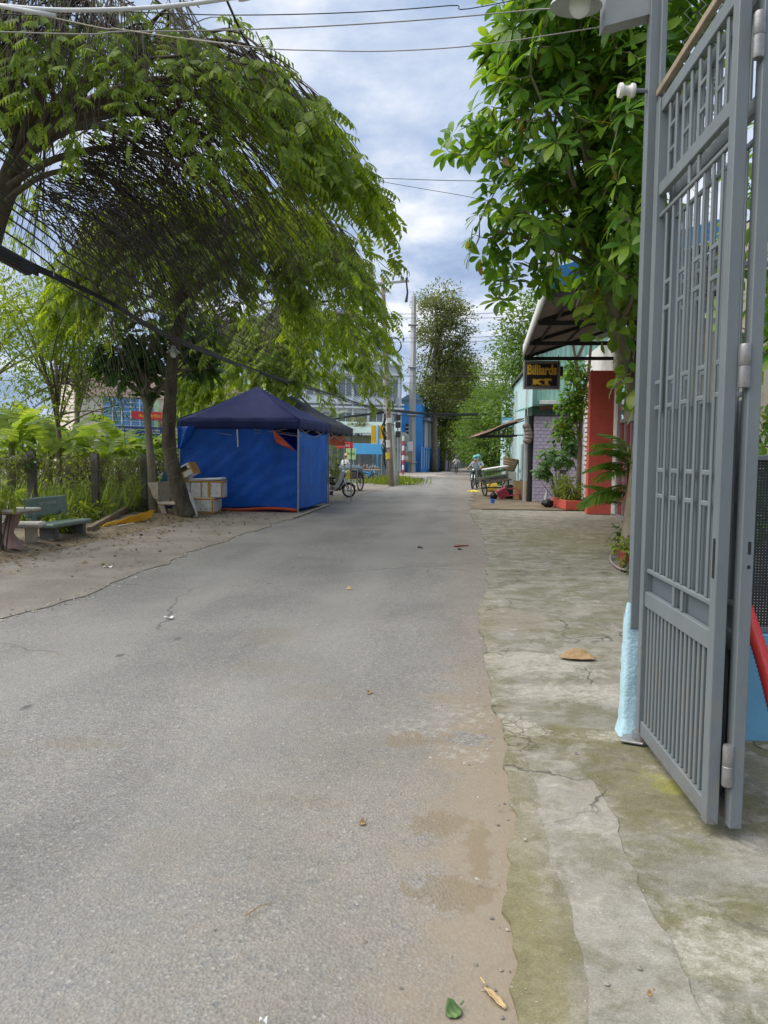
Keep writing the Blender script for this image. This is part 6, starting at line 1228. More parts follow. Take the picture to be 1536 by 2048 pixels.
# ================================================================ POLES, FAR BUILDINGS, FAR TREES
M_POLE = mat('weathered_pole', (0.27, 0.22, 0.16), 0.9, 0.2, 4, 0.3, 30, dirt=(0.17, 0.15, 0.12), streak=True)
M_CPOLE = mat('concrete_pole', (0.38, 0.38, 0.36), 0.9, 0.15, 3, 0.2, 30, dirt=(0.26, 0.25, 0.23), streak=True)
M_CABLE = mat('black_cable', (0.012, 0.013, 0.015), 0.5, 0.1, 10, 0)
def pole(name, label, base, top, r0, r1, m, n=10, sq=False):
    root = thing(name, label, 'pole', base); b = MB(); b.tube([base.lerp(top, i / 6) for i in range(7)], [r0 + (r1 - r0) * i / 6 for i in range(7)], 4 if sq else n); b.build('pole_shaft', m, root, not sq); return root
pb = G(783, 973); pt1 = P(765, 552, pb.y); pole1 = pole('utility_pole', 'brown utility pole with crossarm rising from the grass tuft', pb, pt1, 0.155, 0.105, M_POLE)
ax = lambda px, py, dy=0.0: P(px, py, pb.y + dy)
b = MB(); a0, a1 = ax(726, 570, -0.16), ax(818, 562, -0.16); b.bbox((a0 + a1) / 2, ((a1 - a0).length, 0.10, 0.12), frame(a1 - a0, (0, 0, 1)), 0.01); arm = b.build('crossarm', M_CPOLE, pole1)
for x0, x1 in ((740, 764), (786, 767)):
    b = MB(); b.tube([ax(x0, 568, -0.18), ax(x1, 590, -0.14)], 0.028, 5); b.build('brace', M_CPOLE, arm)
for x in (735, 786, 806, 814):
    p = ax(x, 561, -0.16); b = MB(); b.lathe(p, [(0, 0), (0.03, 0), (0.05, 0.06), (0.035, 0.1), (0.05, 0.14), (0.02, 0.2), (0, 0.2)], 8); b.build('insulator', M_DARKST, arm)
b = MB(); b.tube([ax(812, 556, -0.2), ax(815, 585, -0.2), ax(812, 604, -0.2)], [0.04, 0.05, 0.08], 7); b.build('cutout_fuse', M_DARKST, arm)
for y0, y1, m in ((836, 846, M_FOAM), (880, 895, M_FOAM), (905, 918, mat('yellow_poster', (0.65, 0.45, 0.05), 0.6))):
    p0, p1 = ax(777, y0, 0), ax(778, y1, 0); b = MB(); b.tube([p0, p1], [0.162, 0.162], 10, False); b.build('poster', m, pole1, True)
b = MB()
for i in range(16): q = random.uniform(815, 905); b.tube(smoothpath([ax(770 + random.uniform(-4, 3), q, -0.2), ax(766 + random.uniform(-3, 6), q + 22, -0.28), ax(772, q + 40, -0.2)], 4), 0.02, 5)
b.build('cable_coil', M_CABLE, pole1)
sb_ = G(787, 971); stub = pole('stub_pole', 'short concrete stub pole strapped beside the brown utility pole', sb_ + V(0.12, -0.1, 0), P(781, 818, sb_.y), 0.17, 0.13, M_CPOLE)
for y in (850, 902, 938):
    b = MB(); c = P(783.5, y, sb_.y - 0.02); b.lathe(c, [(0.19, -0.02), (0.19, 0.02)], 14); b.build('strap', M_DARKST, stub, True)
for y, m in ((918, M_FOAM), (930, mat('blue_poster', (0.2, 0.25, 0.5), 0.6)), (948, M_FOAM)):
    b = MB(); b.tube([P(784.5, y, sb_.y - 0.05), P(785, y + 9, sb_.y - 0.05)], [0.175, 0.175], 9, False); b.build('poster', m, stub, True)
thin = G(797, 962); pl_ = pole('thin_pole', 'thin steel post with black boxes behind the brown pole', thin, P(795, 830, thin.y), 0.06, 0.05, M_STEEL)
for y in (835, 850, 868):
    b = MB(); b.bbox(P(796, y, thin.y - 0.1), (0.35, 0.2, 0.38), None, 0.03); b.build('junction_box', M_DARKST, pl_)
pb2 = G(823, 945); pole2 = pole('utility_pole', 'tall pale concrete pole standing in front of the blue building', pb2, P(828, 592, pb2.y), 0.42, 0.24, M_CPOLE, 4, True)
for y in (650, 735, 830, 925):
    b = MB(); c = P(826 - (y - 650) * 0.008, y, pb2.y); b.bbox(c, (1.0, 0.9, 0.10), None, 0.02); b.build('clamp', M_STEEL, pole2)
b = MB(); b.bbox(P(820, 893, pb2.y - 0.5), (0.6, 0.1, 1.0), None, 0.03); b.build('notice', M_FOAM, pole2)
b = MB(); b.bbox(P(816, 915, pb2.y - 0.6), (0.7, 0.3, 1.0), None, 0.03); b.build('meter_box', mat('wood_box', (0.36, 0.27, 0.16), 0.7), pole2)
farp = pole('utility_pole', 'thin leaning pole against the sky beyond the warehouse', P(999, 925, 62) * 1, P(985, 742, 62), 0.20, 0.12, M_CPOLE); 
b = MB(); b.bbox(P(986, 750, 61.8), (2.2, 0.1, 0.12), None, 0.02); b.build('crossarm', M_CPOLE, farp)
# road signs
sg = G(756, 964); ysn = thing('road_sign', 'yellow back of a road sign on a blue post', 'sign', sg); b = MB(); b.tube([sg, P(755, 850, sg.y)], 0.07, 8); b.build('sign_post', mat('blue_post', (0.05, 0.28, 0.55), 0.5), ysn, True)
c = P(755, 873, sg.y + 0.1); b = MB(); b.bbox(c, (0.80, 0.03, 1.42), None, 0.01); b.build('sign_panel', mat('yellow_panel', (0.72, 0.42, 0.02), 0.5, 0.08), ysn)
b = MB(); b.bbox(P(761, 884, sg.y + 0.06), (0.44, 0.01, 0.36), None, 0.002); b.build('paper_notice', M_FOAM, ysn)
rs = G(806, 949); rsn = thing('road_sign', 'grey back of a round traffic sign on a red and white post', 'sign', rs)
zt = P(806, 872, rs.y).z
for i in range(8):
    b = MB(); b.tube([rs + V(0, 0, zt * i / 8), rs + V(0, 0, zt * (i + 1) / 8)], 0.10, 8); b.build('post_band', M_FOAM if i % 2 else mat('sign_red', (0.45, 0.05, 0.06), 0.5), rsn)
c = P(806, 877, rs.y + 0.15); b = MB(); b.lathe(c, [(0, 0.02), (0.60, 0.02), (0.60, -0.02), (0, -0.02)], 24, axis=(0.1, -1, 0)); b.build('sign_disc', mat('sign_back', (0.22, 0.26, 0.25), 0.5, 0.08), rsn)
b = MB(); b.bbox(P(806, 899, rs.y + 0.15), (0.95, 0.04, 0.62), None, 0.01); b.build('sign_plate', mat('sign_back', (0.22, 0.26, 0.25)), rsn)
b = MB(); b.bbox(P(806, 916, rs.y + 0.15), (1.0, 0.04, 0.40), None, 0.01); b.build('sign_plate', M_ALU, rsn)
ws = P(901, 938, 95); ws.z = 0; wsn = thing('road_sign', 'small white square sign on a post near the tall trunks', 'sign', ws); b = MB(); b.tube([ws, ws + V(0, 0, 3.1)], 0.06, 6); b.build('sign_post', M_STEEL, wsn); b = MB(); b.bbox(ws + V(0, -0.08, 2.9), (0.75, 0.03, 0.7), None, 0.01); b.build('sign_panel', M_FOAM, wsn)
# grass tuft round the poles
pts = [];
for i in range(2600):
    a = random.random() * 6.28; r_ = abs(random.gauss(0, 0.5)); c = G(786, 968); pts.append(c + V(math.cos(a) * r_ * 1.6, math.sin(a) * r_ * 2.6, 0.0))
blades('grass_tuft', 'bright green grass tuft at the foot of the utility poles', 'grass', pts, 0.15, 0.62, LM_LIGHT, 201, 0.5, 0.09)
b = MB(); b.sphere(G(812, 969) + V(0, 0, 0.06), (0.55, 0.35, 0.10), 12, 6); tag(b.build('paper_scrap', mat('pale_yellow', (0.62, 0.58, 0.35), 0.7)), 'pale yellow cloth scrap lying at the edge of the grass tuft', 'litter')

# ---- windows helper
M_GLASSG = mat('grey_glazing', (0.17, 0.20, 0.22), 0.2, 0.2, 1.5, 0, spec=0.7); M_WB = mat('white_render', (0.62, 0.66, 0.68), 0.8, 0.06, 0.5, 0.05); M_PINK = mat('pink_render', (0.60, 0.42, 0.36), 0.8, 0.08, 0.6, 0.05); M_CRM = mat('cream_render', (0.66, 0.57, 0.48), 0.8, 0.08, 0.6, 0.05)
M_BLUB = mat('bright_blue_render', (0.05, 0.27, 0.66), 0.7, 0.12, 0.8, 0.05, dirt=(0.04, 0.2, 0.5)); M_BLUG = mat('blue_glazing', (0.10, 0.27, 0.50), 0.2, 0.2, 2, 0, spec=0.7)
def ABf(p, q):
    e = (q - p).normalized(); n = V(e.y, -e.x, 0); return e, n, Matrix((e, n, V(0, 0, 1))).transposed()
def panel(root, name, p, q, t0, t1, z0, z1, d, off, m, bev=0.0):
    e, n, M_ = ABf(p, q); L = (q - p).length; c = p + e * (L * (t0 + t1) / 2) + n * off + V(0, 0, (z0 + z1) / 2); b = MB(); b.box(c, (L * (t1 - t0), d, z1 - z0), M_); return b.build(name, m, root)
# white office block
wp, wq = P(540, 900, 74), P(802, 900, 78); wp.z = wq.z = 0
wbk = thing('office_building', 'white three-storey building with grey window bands behind the tents', 'building', wp)
e, n, M_ = ABf(wp, wq); b = MB(); c = (wp + wq) / 2 - n * 6.0; b.box(c + V(0, 0, 5.4), ((wq - wp).length, 12, 10.8), M_); b.build('wall', M_WB, wbk)
for z0, z1 in ((0.3, 2.6), (4.0, 5.9), (7.6, 9.3)):
    for i in range(8):
        g_ = panel(wbk, 'window', wp, wq, 0.03 + i * 0.12, 0.03 + i * 0.12 + 0.10, z0, z1, 0.10, 0.03, M_GLASSG)
        panel(wbk, 'mullion', wp, wq, 0.078 + i * 0.12, 0.083 + i * 0.12, z0, z1, 0.16, 0.05, M_WB).parent = g_
for z in (3.3, 3.75, 6.35, 6.75, 9.7, 10.7): panel(wbk, 'floor_band', wp, wq, -0.01, 1.01, z, z + 0.18, 0.5, 0.2, M_WB)
for i in range(9): panel(wbk, 'pilaster', wp, wq, 0.005 + i * 0.12, 0.018 + i * 0.12, 0, 10.8, 0.3, 0.14, M_WB)
for i in range(3): panel(wbk, 'air_conditioner', wp, wq, 0.86 + i * 0.04, 0.885 + i * 0.04, 6.9, 7.5, 0.5, 0.3, M_ALU)
# pink building with banners
kp, kq = P(150, 900, 62), P(500, 900, 70); kp.z = kq.z = 0; pk = thing('school_building', 'pink and cream building with blue glazing and red banner behind the bananas', 'building', kp)
e, n, M_ = ABf(kp, kq); L = (kq - kp).length; b = MB(); b.box((kp + kq) / 2 - n * 5 + V(0, 0, 4.0), (L, 10, 8.0), M_); b.build('wall', M_CRM, pk)
tx = lambda px: (P(px, 900, 66).x - kp.x) / (kq.x - kp.x)
panel(pk, 'gable', kp, kq, tx(195), tx(335), 6.3, 8.3, 0.3, 0.10, M_PINK)
for i in range(6):
    w_ = panel(pk, 'window', kp, kq, tx(232 + i * 14.5), tx(232 + i * 14.5 + 13), 3.9, 6.2, 0.12, 0.06, M_BLUG)
    for j in range(6): panel(pk, 'glazing_bar', kp, kq, tx(232 + i * 14.5), tx(232 + i * 14.5 + 13), 3.95 + j * 0.38, 3.99 + j * 0.38, 0.16, 0.08, M_WB).parent = w_
    panel(pk, 'glazing_bar', kp, kq, tx(244.5 + i * 14.5), tx(246 + i * 14.5), 3.9, 6.2, 0.18, 0.09, M_WB).parent = w_
panel(pk, 'pier', kp, kq, tx(312), tx(320), 3.9, 6.2, 0.2, 0.10, mat('lime_pier', (0.45, 0.62, 0.35), 0.7))
zz = lambda py: CAMH + (911 - py) / F * 65.5
bn = panel(pk, 'red_banner', kp, kq, tx(276), tx(336), zz(841), zz(826), 0.10, 0.28, mat('banner_red', (0.60, 0.03, 0.05), 0.5))
M_YT = mat('yellow_text', (0.80, 0.55, 0.03), 0.5); ct = kp + e * (L * tx(306)) + n * 0.345 + V(0, 0, (zz(841) + zz(826)) / 2)
text_obj('lettering', 'HUẤN LUYỆN C', 0.5, ct, e, (0, 0, 1), M_YT, bn, 0.006, 0.004, width=2.0, height=0.42)
nb = panel(pk, 'navy_banner', kp, kq, tx(238), tx(328), zz(871), zz(856), 0.10, 0.28, mat('banner_navy', (0.02, 0.05, 0.16), 0.5))
for pxc, s_, w_ in ((262, 'VÀ SÁT HẠCH', 1.35), (312, 'ÊN TIẾN', 0.85)):
    text_obj('lettering', s_, 0.4, kp + e * (L * tx(pxc)) + n * 0.345 + V(0, 0, zz(861.5)), e, (0, 0, 1), M_WB, nb, 0.006, 0.004, width=w_, height=0.24)
    panel(pk, 'small_print', kp, kq, tx(pxc - 8), tx(pxc + 9), zz(868.2), zz(867), 0.02, 0.34, M_WB).parent = nb
panel(pk, 'teal_fascia', kp, kq, tx(262), tx(325), zz(886), zz(872), 0.10, 0.26, mat('teal_fascia', (0.02, 0.22, 0.26), 0.5))
wpn = panel(pk, 'white_board', kp, kq, tx(270), tx(325), zz(901), zz(886.6), 0.10, 0.26, M_WB); text_obj('lettering', 'WEB', 0.4, kp + e * (L * tx(288)) + n * 0.325 + V(0, 0, zz(890.5)), e, (0, 0, 1), mat('banner_navy', (0.02, 0.05, 0.16)), wpn, 0.004, 0.003, width=0.5, height=0.2)
panel(pk, 'brown_soffit', kp, kq, tx(320), tx(352), zz(852), zz(843), 0.4, 0.3, mat('brown_soffit', (0.25, 0.15, 0.09), 0.7))
for i in range(6):
    for j in range(4): panel(pk, 'vent_hole', kp, kq, tx(368 + i * 6), tx(370.5 + i * 6), zz(828 - j * 9) - 0.1, zz(828 - j * 9), 0.04, 0.02, M_DARKST)
panel(pk, 'pink_panel', kp, kq, tx(430), tx(490), 5.0, 8.0, 0.12, 0.06, M_PINK)
for px, lab in ((371, 'left of the two red flags above the tent roof'), (393, 'right of the two red flags above the tent roof')):
    c = P(px, 776, 60); b = MB(); b.grid(lambda a, q: c + V(-0.45 + 0.9 * a, 0.06 * math.sin(a * 9), -0.35 + 0.7 * q - 0.25 * a), 8, 5); fl = thing('flag', lab, 'flag', c - V(0.45, 0, 0.4), 'red flags hung on the pink building'); b.build('flag_cloth', mat('flag_red', (0.70, 0.04, 0.02), 0.6), fl, True, 0.01); b = MB(); b.tube([c + V(-0.47, 0, -0.5), c + V(-0.47, 0, 0.45)], 0.02, 5); b.build('flag_staff', M_STEEL, fl)
# distant colourful boards among the bananas
for px, py, s_, m, lab in ((118, 884, (0.5, 0.05, 0.9), mat('bunting_blue', (0.05, 0.35, 0.7), 0.6), 'small blue and red pennant seen between the banana leaves'), (248, 890, (1.6, 0.05, 0.45), mat('bunting_blue', (0.05, 0.35, 0.7)), 'sky-blue sheet seen behind the banana leaves'), (379, 824, (0.5, 0.05, 1.0), mat('flag_blue', (0.03, 0.13, 0.6), 0.6), 'narrow blue flag above the tent roof on the left')):
    c = P(px, py, 40 if px < 300 else 58); rt = thing('pennant', lab, 'pennant', V(c.x, c.y, 0)); b = MB(); b.bbox(c, s_, None, 0.01); b.build('pennant_cloth', m, rt); b = MB(); b.tube([V(c.x, c.y + 0.05, 0), c + V(0, 0.05, 0.3)], 0.025, 5); b.build('pennant_pole', M_STEEL, rt)
    if px == 118: b = MB(); b.bbox(c + V(-0.02, -0.01, -0.62), (0.4, 0.05, 0.35), None, 0.01); b.build('pennant_tail', mat('flag_red', (0.70, 0.04, 0.02)), rt)
# blue building
up_, uq_, ur_ = P(801, 900, 84), P(842, 900, 84), P(871, 900, 97)
for q in (up_, uq_, ur_): q.z = 0
bb_ = thing('blue_building', 'bright blue two-storey building with barred windows at the crossing', 'building', up_)
us_ = up_ + (ur_ - uq_); b = MB(); H_ = 7.3; b.prism([up_, uq_, ur_, us_], V(0, 0, H_)); b.build('wall', M_BLUB, bb_)
wn = panel(bb_, 'window', up_, uq_, 0.25, 0.62, 3.4, 5.2, 0.2, 0.03, M_DARKST)
for i in range(4): panel(bb_, 'louvre', up_, uq_, 0.25, 0.62, 3.6 + i * 0.4, 3.7 + i * 0.4, 0.28, 0.06, M_CYAN).parent = wn
w2 = panel(bb_, 'window', uq_, ur_, 0.12, 0.62, 2.6, 5.6, 0.2, 0.05, M_GLASSG)
for i in range(7): panel(bb_, 'window_bar', uq_, ur_, 0.13 + i * 0.075, 0.15 + i * 0.075, 2.6, 5.6, 0.3, 0.12, M_WB).parent = w2
panel(bb_, 'window_hood', uq_, ur_, 0.08, 0.72, 5.65, 5.95, 0.8, 0.4, M_GLASSG)
for i in range(7): panel(bb_, 'railing_bar', uq_, ur_, 0.35 + i * 0.10, 0.37 + i * 0.10, 6.0, 7.9, 0.12, 0.3, M_WB)
b = MB(); rp = P(806, 830, 86); b.box(V(rp.x + 0.9, rp.y + 1.0, 6.6), (2.6, 2.5, 2.6)); b.prism([V(rp.x - 0.5, rp.y - 0.3, 7.9), V(rp.x + 2.3, rp.y - 0.3, 7.9), V(rp.x + 0.9, rp.y - 0.3, 8.7)], V(0, 3, 0)); b.build('roof_room', mat('slate_room', (0.13, 0.18, 0.20), 0.7), bb_)
b = MB(); b.box(up_ + V(1.6, 2.5, H_ + 0.6), (0.9, 1.0, 1.2)); b.build('parapet_block', M_BLUB, bb_)
bf = thing('metal_fence', 'bright blue barred fence in front of the blue building', 'fence', uq_ + V(0.2, -1.4, 0)); f0, f1 = uq_ + V(0.0, -1.6, 0), V(ur_.x + 1.1, ur_.y + 2, 0)
for i in range(30): panel(bf, 'fence_bar', f0, f1, i / 30, i / 30 + 0.012, 0.25, 2.7, 0.05, 0.0, M_BLUB if i % 3 else M_CYAN)
panel(bf, 'fence_sheet', f0, f1, 0, 1, 0.0, 2.3, 0.03, -0.06, M_BLUB)
for z in (0.3, 2.5): panel(bf, 'fence_rail', f0, f1, 0, 1, z, z + 0.1, 0.07, 0.02, M_BLUB)
bw = thing('boundary_wall', 'grey boundary wall behind the far tree trunks', 'wall', f1 + V(0.2, 0.3, 0)); panel(bw, 'wall_panel', f1 + V(0.2, 0.3, 0), V(24, 190, 0), 0, 1, 0, 2.2, 0.2, 0, mat('grey_wall', (0.24, 0.25, 0.27), 0.85, 0.2, 0.5)); 
for i in range(12): panel(bw, 'wall_pier', f1 + V(0.2, 0.3, 0), V(24, 190, 0), i / 12, i / 12 + 0.006, 0, 2.5, 0.4, 0.05, mat('grey_wall', (0.24, 0.25, 0.27)))
# ---- tall trees lining the far road
tl_ = ['tallest tree of the far row, its bare trunk beside the blue building', 'second tall trunk of the far row, leaning left', 'third tall tree of the far row', 'fourth tall tree of the far row', 'fifth tall tree of the far row', 'sixth tall tree of the far row', 'seventh tall tree of the far row', 'last tall tree of the far row']
specs = [(868, 943, 873, 610, 88, [(885, 640, 3.6, 4.0), (905, 720, 2.6, 2.6), (860, 740, 2.2, 1.8), (880, 790, 3.4, 2.6)]), (883, 941, 893, 700, 96, [(905, 800, 3.4, 4.0), (925, 740, 2.0, 2.4), (890, 850, 2.0, 1.6)])]
for i, (bx_, by_, tx_, ty_, Y, el) in enumerate(specs):
    c = P(bx_, by_, Y); c.z = 0; simple_tree('tall_tree', tl_[i], c, P(tx_, ty_, Y), [(P(x, y, Y), (a * 1.0, a * 0.9, h)) for x, y, a, h in el], 0.42 if i == 0 else 0.38, LM_FAR, 420, 42, 0.46, 0.34, 300 + i, BK_GREY, 'tall trees lining the far road', 9, 0.6)
for i in range(6):
    Y = 108 + i * 17; px = 897 + i * 5.5; c = P(px, 935, Y); c.z = 0; tp_ = c + V(0.3, 0, 12 + (i % 2) * 2)
    simple_tree('tall_tree', tl_[2 + i], c, tp_, [(tp_ + V(0.5, 0, -1), (3.6, 3.5, 4.0)), (tp_ + V(1.5, 0, -5.5), (2.8, 2.5, 2.2))], 0.42, LM_FAR if i % 2 else LM_FARG, 220, 22, 0.65, 0.42, 310 + i, BK_GREY, 'tall trees lining the far road', 6, 0.6)
rl_ = ['big leafy tree behind the warehouse roof, right of the leaning pole', 'roadside tree right of the far road, nearest the warehouse', 'roadside tree right of the far road, second', 'roadside tree right of the far road, third', 'roadside tree right of the far road, fourth', 'leafy tree close behind the awning roof']
rs_ = [(1012, 60, 10.0, 3.4, 3.6), (985, 56, 6.2, 2.6, 2.4), (972, 72, 7.0, 3.0, 3.0), (966, 95, 9.0, 3.6, 3.8), (968, 130, 11.5, 5.0, 5.0), (1050, 38, 8.6, 2.0, 2.6)]
for i, (px, Y, h, r_, rz_) in enumerate(rs_):
    c = P(px + 14, 930, Y); c.z = 0; simple_tree('far_tree', rl_[i], c, c + V(0, 0, h * 0.7), [(c + V(0, 0, h - rz_ * 0.6), (r_, r_, rz_)), (c + V(-r_ * 0.3, 0, h * 0.42), (r_ * 0.9, r_, rz_ * 0.75)), (c + V(0, 0, h * 0.22), (r_ * 0.8, r_, h * 0.22))], 0.25, LM_FARG, 420, 30, 0.34, 0.25 if Y < 80 else 0.38, 330 + i, BK_GREY, 'trees on the right of the far road', 6, 0.4)
simple_tree('street_tree', 'small bright tree standing in front of the far trunks', P(897, 941, 90) * 1, P(899, 895, 90), [(P(899, 880, 90), (1.6, 1.5, 2.4)), (P(906, 905, 90), (1.5, 1.3, 1.2))], 0.12, LM_LIGHT, 80, 14, 0.3, 0.36, 350, BK_GREY)
simple_tree('street_tree', 'thin sparse tree in front of the white building', V(P(715, 900, 60).x, 60, 0), P(717, 868, 60), [(P(718, 845, 60), (0.95, 0.9, 0.8))], 0.07, LM_FAR, 34, 10, 0.16, 0.24, 351, BK_GREY, None, 5, 0.5)
# fan palm between tent roof and office block
fpb = P(640, 900, 58); fpb.z = 0; fpm = thing('fan_palm', 'grey-green palm rising behind the grey tent roof', 'palm', fpb); b = MB(); b.tube([fpb, fpb + V(0, 0, 3.8)], [0.2, 0.16], 8); b.build('trunk', BK_PALE, fpm, True)
lmfp = leafmat('grey_palm_leaf', [(0.16, 0.22, 0.16), (0.22, 0.28, 0.21)], 0.3, 0.5); mfp = unit_leaf_mesh('frond', FROND, lmfp); g = np.random.default_rng(5)
for i in range(22):
    a = i * 2.4; el = g.uniform(0.0, 1.2); leaf_parts('frond', mfp, [fpb + V(0, 0, 3.7)], [V(math.cos(a) * math.cos(el), math.sin(a) * math.cos(el), math.sin(el))], [(0, 0, 1)], [g.uniform(1.8, 2.6)], fpm)
# wooded skyline all round
def wood(name, label, pts, h, r_, n, seed, lm):
    ells = [(p + V(0, 0, h * random.uniform(0.35, 0.5)), (r_, r_, h * random.uniform(0.45, 0.62))) for p in pts]; c0 = pts[0]; root_v, root_n = in_ell(np.random.default_rng(seed), ells, n, 2.6); g = np.random.default_rng(seed); N = n * 9; ci = np.repeat(np.arange(n), 9)
    pos = root_v[ci] + g.normal(0, 0.8, (N, 3)); v, f = leaves_np(pos, norm(g.normal(0, 1, (N, 3)) - np.array([0, 0, .3])), norm(g.normal(0, .6, (N, 3)) + np.array([0, 0, 1])), 1.1 * g.uniform(0.6, 1.2, N), LEAF_FOLD, 1.2); o = from_arrays(name, v, f, lm, org=tuple(c0)); o['kind'] = 'stuff'; return tag(o, label, 'trees')
wood('distant_wood', 'distant green trees closing the end of the road', [V(24 + i * 5, 235 + (i % 3) * 8, 0) for i in range(-3, 12)], 13, 6, 1700, 401, LM_FARG)
wood('distant_wood', 'distant green trees behind the buildings on the left', [V(-150 + i * 12, 130 + (i % 3) * 10, 0) for i in range(12)], 10, 8, 1500, 402, LM_FARG)
wood('distant_wood', 'distant green trees beyond the yards on the right', [V(30 + i * 12, 120 + (i % 3) * 10 + i * 3, 0) for i in range(12)], 11, 8, 1300, 403, LM_FARG)
pts = []
for i in range(1500): pts.append(P(random.uniform(968, 1006), 930, random.uniform(44, 54)) * 1); pts[-1].z = 0
blades('roadside_weeds', 'rough weeds at the roadside beyond the junk cart', 'weeds', pts, 0.4, 1.1, LM_FARG, 202, 0.4, 0.10)
# ---- street stall behind the tents
st0 = P(706, 905, 47); st0.z = 0; stl = thing('street_stall', 'street stall with a sky-blue front board', 'stall', st0); M_SKYB = mat('sky_board', (0.10, 0.42, 0.78), 0.5, 0.1, 1)
b = MB(); p0, p1 = P(705, 887, 47), P(765, 909, 47); b.bbox((p0 + p1) / 2, (p1.x - p0.x, 0.05, p0.z - p1.z), None, 0.01); b.build('front_board', M_SKYB, stl)
b = MB(); [b.tube([P(x, 908, 47.05), V(P(x, 908, 47.05).x, 47.05, 0)], 0.03, 5) for x in (707, 763)]; b.build('stall_post', M_STEEL, stl)
b = MB(); c = (p0 + p1) / 2; b.bbox(V(c.x, 47.6, 0.78), (1.6, 0.7, 0.06), None, 0.01); b.build('counter', M_BEIGE, stl); b = MB(); [b.box(V(c.x + dx, 47.6, 0.375), (0.06, 0.6, 0.75)) for dx in (-0.7, 0.7)]; b.build('counter_leg', M_BEIGE, stl)
for i in range(9):
    b = MB(); x = c.x - 0.7 + i * 0.17; hh = random.uniform(0.15, 0.35); b.lathe(V(x, 47.5 + random.uniform(-.15, .2), 0.812), [(0, 0), (0.07, 0), (0.075, hh * 0.7), (0.03, hh * 0.85), (0.03, hh), (0, hh)], 9); tag(b.build('food_jar', mat('jar_%d' % (i % 3), [(0.25, 0.15, 0.09), (0.30, 0.28, 0.24), (0.16, 0.17, 0.18)][i % 3], 0.4), smooth=True), ('dark', 'pale', 'grey')[i % 3] + ' jar on the stall counter', 'jar', 'jars on the stall counter')
ra = thing('shop_awning', 'dark red shop awning right behind the tents', 'awning', P(650, 890, 36)); b = MB(); q0, q1 = P(646, 868, 36), P(690, 892, 36); b.prism([V(q0.x, 36, q0.z), V(q1.x, 36, q0.z - 0.12), V(q1.x, 36, q1.z), V(q0.x, 36, q1.z + 0.05)], V(0, 0.05, 0)); b.build('awning_cloth', mat('dull_red', (0.30, 0.06, 0.03), 0.7), ra)
b = MB(); [b.tube([V(x, 36.03, q1.z + 0.1), V(x, 36.03, 0)], 0.03, 5) for x in (q0.x + 0.1, q1.x - 0.05)]; b.build('awning_post', M_STEEL, ra)
rsg = thing('shop_sign', 'red shop sign with white lettering behind the tent pole', 'sign', V(P(690, 895, 44).x, 44, 0)); q0, q1 = P(672, 884, 44), P(706, 897, 44); b = MB(); b.bbox((q0 + q1) / 2, (q1.x - q0.x, 0.05, q0.z - q1.z), None, 0.01); fcs = b.build('sign_face', mat('banner_red', (0.60, 0.03, 0.05)), rsg)
text_obj('lettering', 'HÀNG', 0.3, (q0 + q1) / 2 + V(0, -0.03, 0.0), (1, 0, 0), (0, 0, 1), M_WB, fcs, 0.004, 0.003, width=0.62, height=0.15); b = MB(); b.tube([V(q0.x + 0.1, 44.05, 0), V(q0.x + 0.1, 44.05, q1.z)], 0.04, 5); b.tube([V(q1.x - 0.1, 44.05, 0), V(q1.x - 0.1, 44.05, q1.z)], 0.04, 5); b.build('sign_post', M_STEEL, rsg)
gpn = thing('poster_board', 'pale green poster beside the shop sign', 'poster', V(P(702, 905, 43).x, 43, 0)); c = P(702, 908, 43); b = MB(); b.bbox(c, (0.55, 0.03, 0.62), None, 0.005); b.build('poster_sheet', mat('lime_poster', (0.45, 0.62, 0.30), 0.6), gpn); b = MB(); b.bbox(c + V(0, -0.02, 0.02), (0.42, 0.01, 0.12), None, 0.002); b.build('poster_print', mat('poster_print', (0.15, 0.35, 0.10), 0.6), gpn); b = MB(); b.tube([V(c.x, 43.03, 0), V(c.x, 43.03, c.z)], 0.03, 5); b.build('board_post', M_STEEL, gpn)
sr = thing('shop_row', 'low shop with grey-green sheet roof behind the stall', 'shop', V(P(740, 900, 58).x, 58, 0)); q0, q1 = P(660, 868, 58), P(800, 900, 58); b = MB(); b.prism([V(q0.x, 57, 3.3), V(q1.x, 57, 3.3), V(q1.x, 61, 4.3), V(q0.x, 61, 4.3)], V(0, 0, 0.05)); b.build('sheet_roof', mat('sage_sheet', (0.25, 0.32, 0.29), 0.6), sr); b = MB(); b.box(V((q0.x + q1.x) / 2, 60, 1.6), (q1.x - q0.x, 1.6, 3.2)); b.build('shop_wall', mat('dull_white', (0.42, 0.42, 0.40), 0.8), sr)
for i in range(5):
    b = MB(); b.bbox(V(q0.x + 0.6 + i * 1.05, 59.15, 1.2), (0.85, 0.06, 2.2), None, 0.01); b.build('shutter', mat('shutter', (0.20, 0.22, 0.24), 0.5), sr)
